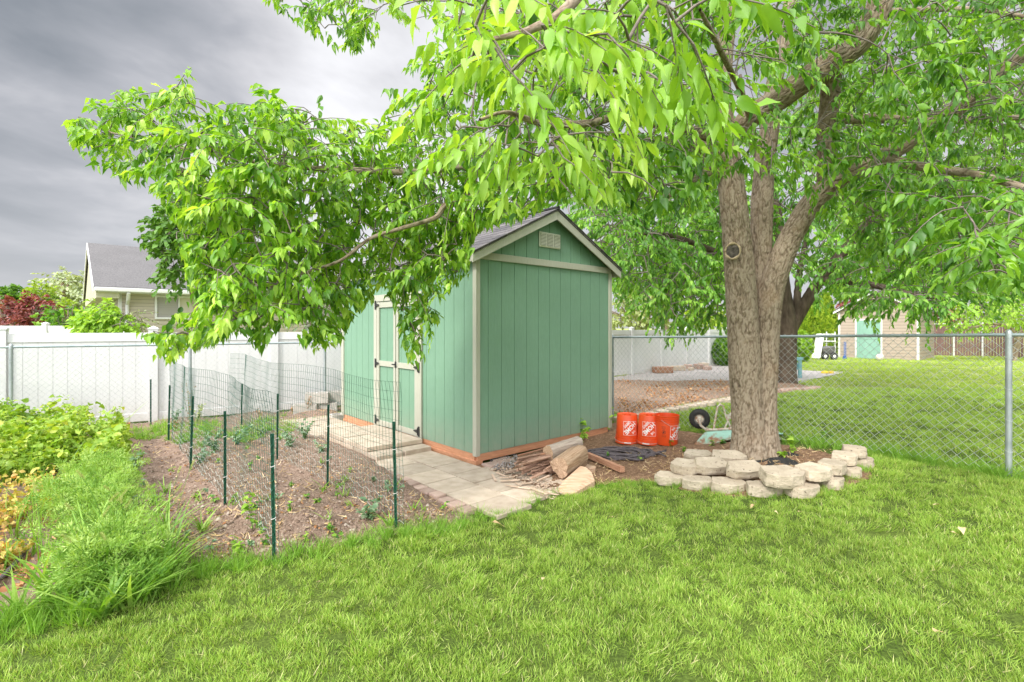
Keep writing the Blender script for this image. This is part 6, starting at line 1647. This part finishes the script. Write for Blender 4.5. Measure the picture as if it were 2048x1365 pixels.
ft = [tuft('far_grass_tuft', 40, .22, (.05, .10), (.006, .010), 'far_grass', .5, 2, (0, 0), .0) for _ in range(5)]
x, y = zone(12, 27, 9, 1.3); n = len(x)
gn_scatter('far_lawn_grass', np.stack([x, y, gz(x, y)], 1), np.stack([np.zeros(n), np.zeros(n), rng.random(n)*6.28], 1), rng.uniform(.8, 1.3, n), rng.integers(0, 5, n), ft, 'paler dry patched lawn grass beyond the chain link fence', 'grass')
# long unmown blades along the bed, the path, the ring and the fence foot
lt_ = [tuft('long_tuft', 26, .05, (.10, .22), (.0022, .0042), 'weed_blade', .45, 4, (rng.normal(0, .2), rng.normal(0, .2)), 0) for _ in range(6)]
pts = []
def along(px, n, jit, s=(.6, 1.1)):
    P_ = [gnd(*q) for q in px]; L = [0]
    for a, b in zip(P_, P_[1:]): L.append(L[-1]+(b-a).length)
    for _ in range(n):
        q = rng.random()*L[-1]; X = np.interp(q, L, [p.x for p in P_])+rng.normal(0, jit); Y = np.interp(q, L, [p.y for p in P_])+rng.normal(0, jit)
        pts.append((X, Y, float(gz(X, Y)), rng.uniform(*s)))
along(LAWN_EDGE, 300, .07, (.3, .75)); along(LAWN_EDGE[:6], 190, .14, (.4, 1.0)); along([(960, 1045), (1020, 1030), (1085, 995), (1180, 976), (1320, 968)], 80, .03, (.3, .5))
along([(1315, 968), (1400, 982), (1470, 990), (1560, 994), (1640, 988), (1700, 960), (1745, 915)], 190, .03, (.22, .5))
F_ = [(3.4, 6.0), (4.47, 4.54), (5.4, 3.25)]
for _ in range(170):
    q = rng.random(); p = np.array(F_[0])*(1-q)+np.array(F_[2])*q; pts.append((p[0]+rng.normal(0, .06), p[1]+rng.normal(0, .06), float(gz(*p)), rng.uniform(.5, 1.0)))
pts = np.array(pts); n = len(pts)
gn_scatter('edge_grass', pts[:, :3], np.stack([rng.normal(0, .1, n), rng.normal(0, .1, n), rng.random(n)*6.28], 1), pts[:, 3], rng.integers(0, 6, n), lt_, 'longer unmown grass along the bed, stones and fence foot', 'grass')
# ------------------------------------------------------------------ the vegetable rows at the left
def bed_scatter(poly_px, n, dz=0): 
    P_ = sample_poly(poly_px, n); return lift_v(P_, .01)
def leafy(name, label, cat, poly, n, hgt, lsize, mat, temps, up=.5, kind='stuff', stems=None, flat=.6, lw=1.0):
    B = bed_scatter(poly, n); B = B[fbm(B*np.array((4, 4, 0)), 3, 29) > .43]; n = len(B); hs = hgt*(.35+.65*rng.random(n))*(.1+1.8*fbm(B*np.array((2.6, 2.6, 0)), 2, 8))
    T = B.copy(); T[:, 2] += hs; a = rng.random(n)*6.28
    X = np.stack([np.cos(a), np.sin(a), rng.normal(-.1, .45, n)], 1); Z = np.stack([rng.normal(0, flat, n), rng.normal(0, flat, n), np.ones(n)], 1)
    sz = rng.uniform(*lsize, n); k = rng.integers(0, len(temps), n); parts = []
    rn = np.clip(rng.beta(2, 2, n)*.75+.5*(fbm(B*np.array((1.6, 1.6, 0)), 2, 19)-.3), 0, 1)
    for i, tp in enumerate(temps):
        m = k == i; parts.append(scatter(tp, T[m], X[m], Z[m], np.stack([sz[m], sz[m]*lw, sz[m]], 1), rn[m]))
    return tag(finish(join_np(name, parts), name, MATS[mat], None, None, smooth=True), label, cat, kind=kind)
BL = [leaf_t(st=((0, .05), (.15, .30), (.4, .38), (.7, .26), (1, 0)), droop=.35, fold=.25, wave=.3), leaf_t(st=((0, .05), (.2, .34), (.5, .34), (.8, .16), (1, 0)), droop=.2, fold=.4, wave=.4)]
leafy('bean_foliage', 'dense yellow green leafy crop filling the far left of the bed', 'crop', [(-260, 900), (-120, 862), (20, 868), (110, 862), (240, 872), (258, 905), (250, 950), (215, 960), (150, 950), (80, 955), (-10, 975), (-200, 990)], 11000, .36, (.035, .10), 'bean_leaf', BL)
leafy('yellowing_vines', 'withering yellow and orange vine leaves at the left edge', 'crop', [(-300, 1000), (-60, 990), (60, 975), (130, 975), (118, 1030), (95, 1085), (60, 1120), (-10, 1150), (-200, 1190)], 3000, .16, (.022, .055), 'yellow_leaf', BL, flat=.9)
leafy('dry_litter', 'dry orange plant litter on the soil at the left edge', 'litter', [(-200, 1020), (100, 1000), (130, 1060), (100, 1130), (40, 1180), (-200, 1260)], 900, .02, (.02, .06), 'dead_leaf', BL, flat=.9)
# feathery carrot tops
def frond():
    V, Q = [], []; b = 0
    for i in range(84):
        t_ = .15+.85*rng.random()**.8; rad = .34*math.sin(math.pi*min(1, t_*.85+.1)); a_ = rng.random()*6.28; r_ = rad*math.sqrt(rng.random())
        p = np.array((t_, r_*math.cos(a_), r_*math.sin(a_)*.55+.2*t_-.3*t_*t_)); d = np.array((.9, math.cos(a_)*.8, math.sin(a_)*.6))+rng.normal(0, .35, 3); d /= np.linalg.norm(d)
        n_ = np.cross(d, rng.normal(0, 1, 3)); n_ /= np.linalg.norm(n_); s = rng.uniform(.09, .17)
        V.extend([p, p+d*s*.5-n_*s*.12, p+d*s, p+d*s*.5+n_*s*.12]); Q.append((b, b+1, b+2, b+3)); b += 4
    return np.array(V, float), np.array(Q), np.zeros((0, 3), int)
FR = frond(); 
B = bed_scatter([(150, 960), (215, 930), (256, 962), (258, 1010), (275, 1060), (305, 1110), (325, 1160), (290, 1205), (235, 1225), (170, 1195), (120, 1130), (96, 1070), (100, 1010)], 1500); B = B[fbm(B*np.array((5, 5, 0)), 2, 31) > .40]; n = len(B)
a = rng.random(n)*6.28; T = B.copy(); T[:, 2] += rng.uniform(.0, .15, n)*(.2+1.7*fbm(B*np.array((3, 3, 0)), 2, 5))
X = np.stack([np.cos(a), np.sin(a), rng.uniform(-.1, 1.5, n)], 1); sz = rng.uniform(.12, .25, n)
v, q, t_, at_ = scatter(FR, T, X, np.tile((0, 0, 1.), (n, 1)), sz, np.clip(rng.random(n)*.75+(T[:, 2]-B[:, 2])*1.6-.12, 0, 1))
tag(finish(mesh_np('carrot_tops', v, q, None, at_), 'carrot_tops', MATS['carrot_leaf'], None, None), 'row of feathery light green carrot tops along the bed', 'crop', kind='stuff')
# ------------------------------------------------------------------ single weeds
def seedhead(mb, C, r_): mb.tube(C, [r_*.5, r_, r_*1.05, r_*.9, r_*.3], 7)
leafmat('seed_head', [(0, (.36, .42, .12)), (1, (.50, .55, .22))], .2, .8)
def grass_weed(px, py, label, n=14, h=(.15, .4), w=(.006, .011), heads=0, group=None, name='grass_weed', mat='weed_blade'):
    b = lift(px, py, .01); root = empty(name, b, label, 'weed', group)
    T = np.tile(tuple(b), (n, 1))+np.concatenate([rng.normal(0, .018, (n, 2)), np.zeros((n, 1))], 1); a = rng.random(n)*6.28
    X = np.stack([np.cos(a)*rng.uniform(.2, 1.0, n), np.sin(a)*rng.uniform(.2, 1.0, n), np.ones(n)], 1); Z = -np.stack([np.cos(a), np.sin(a), np.zeros(n)], 1)
    hh = rng.uniform(h[0], h[1], n); v, q, t_, at_ = scatter(blade_t(6, 1, -.45), T, X, Z, np.stack([hh, rng.uniform(w[0], w[1], n), hh], 1), rng.random(n))
    finish(mesh_np('blades', v, q, None, at_), 'blades', MATS[mat], root, None, smooth=True)
    for k in range(heads):
        a_ = rng.random()*6.28; hg = rng.uniform(.38, .62); d_ = Vector((math.cos(a_)*.22, math.sin(a_)*.22, 1))
        C = [b+Vector((d_.x*s*hg*(.6+s), d_.y*s*hg*(.6+s), s*hg*(1-.12*s))) for s in np.linspace(0, 1, 7)]
        mb = MB(); mb.tube(C, .0013, 5); st_ = mb.build('stalk', MATS[mat], root)
        dd = (C[-1]-C[-2]).normalized(); Lh = rng.uniform(.05, .085)
        hC = [C[-1]+dd*Lh*s+Vector((d_.x, d_.y, -.6))*(.16*Lh*s*s) for s in np.linspace(0, 1, 5)]
        m = 170; T2, X2 = [], []
        for q_ in range(m):
            s = rng.random(); c_ = hC[0].lerp(hC[-1], s); r2 = .0058*math.sin(math.pi*min(1, s*.9+.08))**.5; a2_ = rng.random()*6.28
            x_ = dd.orthogonal().normalized(); y_ = dd.cross(x_); o_ = x_*math.cos(a2_)+y_*math.sin(a2_); T2.append(tuple(c_+o_*r2*.4)); X2.append(tuple(o_+dd*.9))
        v, q, t_, at_ = scatter(blade_t(1, .09, .05), T2, X2, rng.normal(0, 1, (m, 3)), rng.uniform(.008, .014, m), rng.random(m))
        finish(mesh_np('seed_head', v, q, None, at_), 'seed_head', MATS['seed_head'], root, None)
    return root
FX = [(250, 1120, 1), (215, 1090, 2), (310, 1130, 0), (180, 1120, 0), (265, 1085, 1), (350, 1135, 0), (150, 1180, 2), (330, 1165, 0), (285, 1200, 0), (236, 1185, 2), (195, 1160, 1), (285, 1150, 2), (340, 1120, 2), (120, 1215, 1), (300, 1190, 0), (155, 1230, 0), (225, 1222, 1), (270, 1210, 0), (330, 1075, 1), (90, 1180, 1), (200, 1235, 0), (40, 1235, 0)]
for i, (px, py, hd) in enumerate(FX):
    grass_weed(px, py, 'tall broad bladed weed grass with bristly seed heads among the carrot tops' if hd else 'broad bladed weed grass without seed heads at the lawn corner of the bed', 20, (.16, .42), (.006, .012), hd, 'seeding weed grasses' if hd else 'leafy weed grasses at the bed corner', 'foxtail_grass' if hd else 'grass_weed')
GW = [(405, 1062, 'spreading grass weed alone on the soil left of the nearest stake', 22, (.10, .26)), (330, 985, 'small grass tuft on the bare soil beside the carrot row', 18, (.08, .17)), (645, 985, 'grass weed at the foot of the stake by the paver path', 18, (.08, .18)),
      (780, 1050, 'grass weed at the foot of the nearest inner stake', 20, (.07, .18)), (828, 1018, 'small upright grass weed between the inner wire and the path', 8, (.06, .13)), (845, 1022, 'short grass weed beside the edging bricks', 6, (.05, .09)),
      (700, 1012, 'small sprout between the inner stakes', 6, (.05, .1)), (560, 880, 'green tuft near the far end of the inner wire', 16, (.08, .16)), (690, 960, 'small green sprout near the path edge', 8, (.05, .1))]
for px, py, lb, n_, h_ in GW: grass_weed(px, py, lb, n_, h_, (.004, .008))
def bushy(px, py, label, h, rad, n, mat, lsize, group=None, name='leafy_weed', temps=None, up=1.0):
    b = lift(px, py, .0); root = empty(name, b, label, 'weed', group); mb = MB(); T, X = [], []
    ns = max(2, n//12)
    for k in range(ns):
        a = random.random()*6.28; r_ = rad*random.uniform(.2, 1); hh = h*random.uniform(.5, 1)
        C = [b+Vector((math.cos(a)*r_*s**1.3, math.sin(a)*r_*s**1.3, hh*s)) for s in np.linspace(0, 1, 6)]; mb.tube(C, [.0028-.0004*i for i in range(6)], 5)
        for q in range(n//ns):
            s = random.uniform(.15, 1); c_ = Vector((np.interp(s, np.linspace(0, 1, 6), [p.x for p in C]), np.interp(s, np.linspace(0, 1, 6), [p.y for p in C]), np.interp(s, np.linspace(0, 1, 6), [p.z for p in C])))
            a2_ = random.random()*6.28; T.append(tuple(c_)); X.append((math.cos(a2_), math.sin(a2_), random.uniform(-.3, .6)))
    mb.build('stems', MATS['weed_blade'], root); m = len(T)
    v, q, t_, at_ = scatter((temps or BL)[0], T, X, np.tile((0, 0, 1.), (m, 1))+rng.normal(0, .35, (m, 3)), rng.uniform(*lsize, m), rng.random(m))
    finish(mesh_np('foliage', v, q, None, at_), 'foliage', MATS[mat], root, None, smooth=True); return root
SPX = [(275, 900), (340, 890), (560, 880), (690, 920), (815, 975), (900, 1035), (760, 1060), (560, 1095), (420, 1110), (350, 1090), (300, 1000)]
BW = [(740, 1040, 'dusty grey green weed between the two nearest stakes', .2, .16, 60, 'leaf_dusty', (.03, .06)), (430, 905, 'bushy dusty green weed inside the outer wire at mid bed', .32, .25, 130, 'leaf_dusty', (.03, .055)), (470, 890, 'second dusty weed clump right of the first inside the wire', .26, .3, 120, 'leaf_dusty', (.03, .055)),
      (400, 925, 'low weed at the foot of the middle outer stake', .2, .16, 70, 'leaf_dusty', (.03, .05)), (610, 880, 'tall dusty weed beside the far paver path', .36, .22, 120, 'leaf_dusty', (.03, .05)), (580, 895, 'wide dusty weed below the far cinder blocks', .24, .3, 120, 'leaf_dusty', (.03, .05)),
      (640, 905, 'small dusty weed against the path edge', .16, .16, 50, 'leaf_dusty', (.025, .045)), (258, 965, 'silvery leafed young plant at the right side of the carrot row', .26, .14, 60, 'leaf_dusty', (.05, .085)), (268, 1010, 'small silvery seedling below the young plant', .1, .08, 24, 'leaf_dusty', (.03, .05)),
      (306, 1010, 'seedling with pointed leaves right of the carrots', .12, .06, 26, 'leaf_dusty', (.03, .05)), (288, 975, 'tiny seedling on the soil ridge', .08, .05, 16, 'leaf_dusty', (.025, .04)), (268, 938, 'tiny seedling near the leafy crop', .08, .06, 16, 'leaf_dusty', (.025, .04)),
      (505, 1060, 'young vine with heart shaped leaves by the nearest stake', .26, .07, 22, 'leaf_lime', (.035, .06)), (480, 1110, 'small leafy weed at the lawn edge left of the nearest stake', .2, .06, 16, 'leaf_lime', (.03, .05)), (675, 1000, 'small sprig beside the mid inner stake', .16, .05, 16, 'leaf_back', (.025, .04)),
      (350, 850, 'pale weed cluster near the far outer stakes', .28, .2, 90, 'leaf_dusty', (.03, .05)), (395, 845, 'thin weed between the back stakes', .3, .16, 70, 'leaf_olive', (.03, .05)), (520, 870, 'low green weed by the back of the inner wire', .2, .3, 90, 'leaf_olive', (.03, .05)),
      (1210, 862, 'bright leafy sapling growing at the right corner of the shed', .42, .18, 75, 'leaf_lime', (.05, .08)), (1165, 880, 'leafy sprout against the timber base of the shed', .3, .14, 34, 'leaf_lime', (.05, .075)), (1150, 893, 'low sprout beside the weathered log', .14, .14, 26, 'leaf_lime', (.04, .065)),
      (1585, 905, 'small sprig with lobed leaves at the right of the trunk foot', .18, .1, 26, 'leaf_lime', (.045, .07)), (1568, 915, 'sprout beside the black liner', .1, .05, 10, 'leaf_lime', (.04, .06)), (1640, 890, 'thin green weeds behind the right end of the ring', .2, .16, 40, 'leaf_back', (.025, .04)),
      (1425, 893, 'small weed under the wheelbarrow tray', .07, .06, 14, 'leaf_back', (.035, .05)), (1445, 888, 'second small weed under the wheelbarrow tray', .07, .07, 14, 'leaf_back', (.035, .05)), (1368, 905, 'little weed between the bucket and the ring', .12, .05, 14, 'leaf_back', (.03, .045)),
      (1215, 918, 'sprig poking through the hose coil', .08, .04, 10, 'leaf_back', (.03, .045)), (1280, 922, 'second sprig growing through the hose coil', .08, .04, 9, 'leaf_lime', (.025, .04)), (1340, 893, 'sprig before the upright bucket', .12, .03, 9, 'leaf_back', (.025, .04)), (775, 985, 'small weed at the path edge behind the nearest inner stake', .16, .07, 22, 'leaf_dusty', (.025, .04))]
for px, py, lb, h_, r_, n_, m_, ls in BW: bushy(px, py, lb, h_, r_, n_, m_, ls)
random.seed(21)
for i in range(34):
    q = sample_poly(SPX, 1)[0]
    bushy(float(q[0]), float(q[1]), 'tiny green seedling scattered on the open soil of the bed', random.uniform(.04, .11), random.uniform(.03, .07), 14, random.choice(['leaf_dusty', 'leaf_back', 'leaf_lime']), (.018, .036), group='scattered seedlings on the soil', name='seedling')
for i in range(12):
    q = sample_poly(SPX, 1)[0]
    grass_weed(float(q[0]), float(q[1]), 'small sprouting grass tuft scattered on the open soil of the bed', 9, (.04, .13), (.003, .006), group='small grass sprouts on the soil')
bw_ = [tuft('bed_weed_tuft', 18, .05, (.06, .2), (.002, .005), 'weed_blade', .6, 4) for _ in range(4)]
P_ = sample_poly([(255, 862), (330, 850), (420, 846), (600, 830), (600, 860), (500, 885), (400, 900), (330, 880), (265, 885)], 420); T = lift_v(P_); T = T[fbm(T*3, 2, 3) > .42]; n = len(T)
gn_scatter('bed_weeds', T, np.stack([np.zeros(n), np.zeros(n), rng.random(n)*6.28], 1), rng.uniform(.3, 1.1, n), rng.integers(0, 4, n), bw_, 'ragged weedy grass along the back of the vegetable bed', 'weeds')
P_ = np.concatenate([sample_poly([(-100, 850), (240, 850), (250, 900), (200, 960), (-100, 1000)], 120), sample_poly([(0, 1000), (110, 1000), (110, 1120), (0, 1180)], 12)]); T = lift_v(P_); n = len(T)
bw2 = [tuft('weed_tuft', 10, .03, (.25, .55), (.003, .007), 'weed_blade', .35, 5) for _ in range(4)]
gn_scatter('crop_weeds', T, np.stack([np.zeros(n), np.zeros(n), rng.random(n)*6.28], 1), rng.uniform(.6, 1.1, n), rng.integers(0, 4, n), bw2, 'thin grass blades poking up through the leafy crop', 'weeds')
# dried dock stalks by the white fence
for px, py, h_, lb in [(255, 872, .35, 'dry brown stalk at the white fence above the leafy crop'), (350, 862, .2, 'dry brown weed left of the far outer stake'), (380, 868, .75, 'tall dry brown stalk beside the fence post'), (430, 835, .25, 'short dry stalk behind the wire'), (630, 806, .35, 'dry stalk rising above the cinder blocks'), (662, 800, .55, 'tallest dry stalk behind the cinder blocks'), (615, 822, .3, 'dry weed in front of the left cinder block'), (585, 828, .2, 'low dry weed left of the cinder blocks'), (520, 838, .18, 'low dry weed at the white fence foot')]:
    bushy(px, py, lb, h_, .05+h_*.12, 70, 'dead_leaf', (.012, .03), name='dry_stalk')
# straw and dead leaves on the soil: countless
tm = blade_t(4, .06, .5)
def litter(poly, n, size, mat, name, label, tmpl, zj=.03):
    P_ = sample_poly(poly, n); P_ = P_[fbm(np.stack([P_[:, 0]*.025, P_[:, 1]*.05, 0*P_[:, 0]], 1), 3, 51) > .43]; n = len(P_)
    T = lift_v(P_); T[:, 2] += rng.uniform(.006, .022, n); a = rng.random(n)*6.28
    X = np.stack([np.cos(a), np.sin(a), rng.normal(0, .12, n)], 1)
    v, q, t_, at_ = scatter(tmpl, T, X, np.tile((0, 0, 1.), (n, 1))+rng.normal(0, .7, (n, 3)), rng.uniform(*size, n), rng.random(n))
    tag(finish(mesh_np(name, v, q, t_ if len(t_) else None, at_), name, MATS[mat], None, None), label, 'litter', kind='stuff')
SP = [(265, 885), (330, 880), (600, 860), (690, 905), (821, 965), (950, 1040), (800, 1062), (560, 1108), (420, 1125), (350, 1110), (290, 1000)]
litter(SP, 1500, (.03, .09), 'straw', 'straw_litter', 'scattered pale straw on the bare garden soil', tm)
litter(SP, 700, (.012, .03), 'dead_leaf', 'leaf_litter', 'dry leaf crumbs on the bare garden soil', BL[0])
litter([(620, 790), (690, 790), (690, 850), (600, 855), (540, 850)], 900, (.02, .06), 'straw', 'straw_litter', 'orange straw heap at the far foot of the shed', tm)
litter([(1100, 950), (1300, 900), (1700, 900), (1720, 950), (1320, 970), (1120, 985), (1130, 960)], 1500, (.02, .07), 'straw', 'bark_litter', 'bark shreds and straw on the mulch round the tree', tm)
litter([(1235, 760), (1460, 760), (1455, 795), (1240, 830)], 1500, (.025, .065), 'dead_leaf', 'leaf_litter', 'dry leaves strewn over the bare dirt bed', BL[0])
# soil clods
t = NT('clod'); col = t.ramp(t.attr('rnd'), [(0, (.15, .10, .072)), (.5, (.26, .185, .14)), (.88, (.33, .245, .19)), (1, (.46, .40, .34))]); t.done(t.bsdf(col, .95, spec=.1))
tmc = (np.array([(-.5, -.4, 0), (.5, -.45, 0), (.55, .4, 0), (-.45, .5, 0), (.1, -.1, .5), (-.15, .15, .45)]), np.zeros((0, 4), int), np.array([(0, 1, 4), (1, 2, 4), (2, 5, 4), (2, 3, 5), (3, 0, 5), (0, 4, 5)]))
P_ = sample_poly(SP, 14000); T = lift_v(P_); n = len(T); T[:, 2] += rng.uniform(-.006, .004, n); a = rng.random(n)*6.28
v, q, t_, at_ = scatter(tmc, T, np.stack([np.cos(a), np.sin(a), rng.normal(0, .3, n)], 1), np.tile((0, 0, 1.), (n, 1)), rng.gamma(2, .0045, n)+.004, rng.random(n))
tag(finish(mesh_np('soil_clods', v, None, t_, at_), 'soil_clods', MATS['clod'], None, None), 'small clods and pebbles of brown garden soil', 'soil', kind='stuff')
# fallen leaves on the lawn, each a thing of its own
for i, (px, py, s_, lb) in enumerate([(982, 1045, .14, 'curled dry leaf lying in the grass below the paver path'), (1085, 1160, .06, 'thin dry leaf in the open lawn below the firewood'), (1226, 1034, .06, 'cream dry leaf on the lawn below the hose'), (1508, 1010, .1, 'dry twig and leaf in the grass in front of the stone ring'),
        (1548, 1022, .05, 'small cream leaf below the middle of the stone ring'), (1596, 1024, .05, 'small round cream leaf right below the biggest block'), (1756, 952, .05, 'small tan leaf between the ring and the fence post'), (1880, 1010, .07, 'tan leaf on the lawn left of the fence post'), (1922, 1055, .1, 'long pale dry leaf below the right fence post'),
        (1900, 1064, .06, 'short dry leaf left of the long pale one'), (1870, 1264, .09, 'orange tinted dry leaf in the near right lawn'), (1245, 1070, .04, 'tiny brown leaf in the middle lawn'), (640, 1163, .04, 'tiny orange leaf at the lawn left of centre')]):
    c_ = lift(px, py, .055); me_ = scatter(LT[2+(i % 2)], [tuple(c_)], [(math.cos(i*1.3), math.sin(i*1.3), .1)], [(0, .2, 1)], [s_*.75], [.5+.4*((i*37) % 10)/10])
    tag(finish(mesh_np('fallen_leaf', me_[0], me_[1], None, me_[3]), 'fallen_leaf', MATS['straw'], None, tuple(c_), smooth=True), lb, 'leaf')
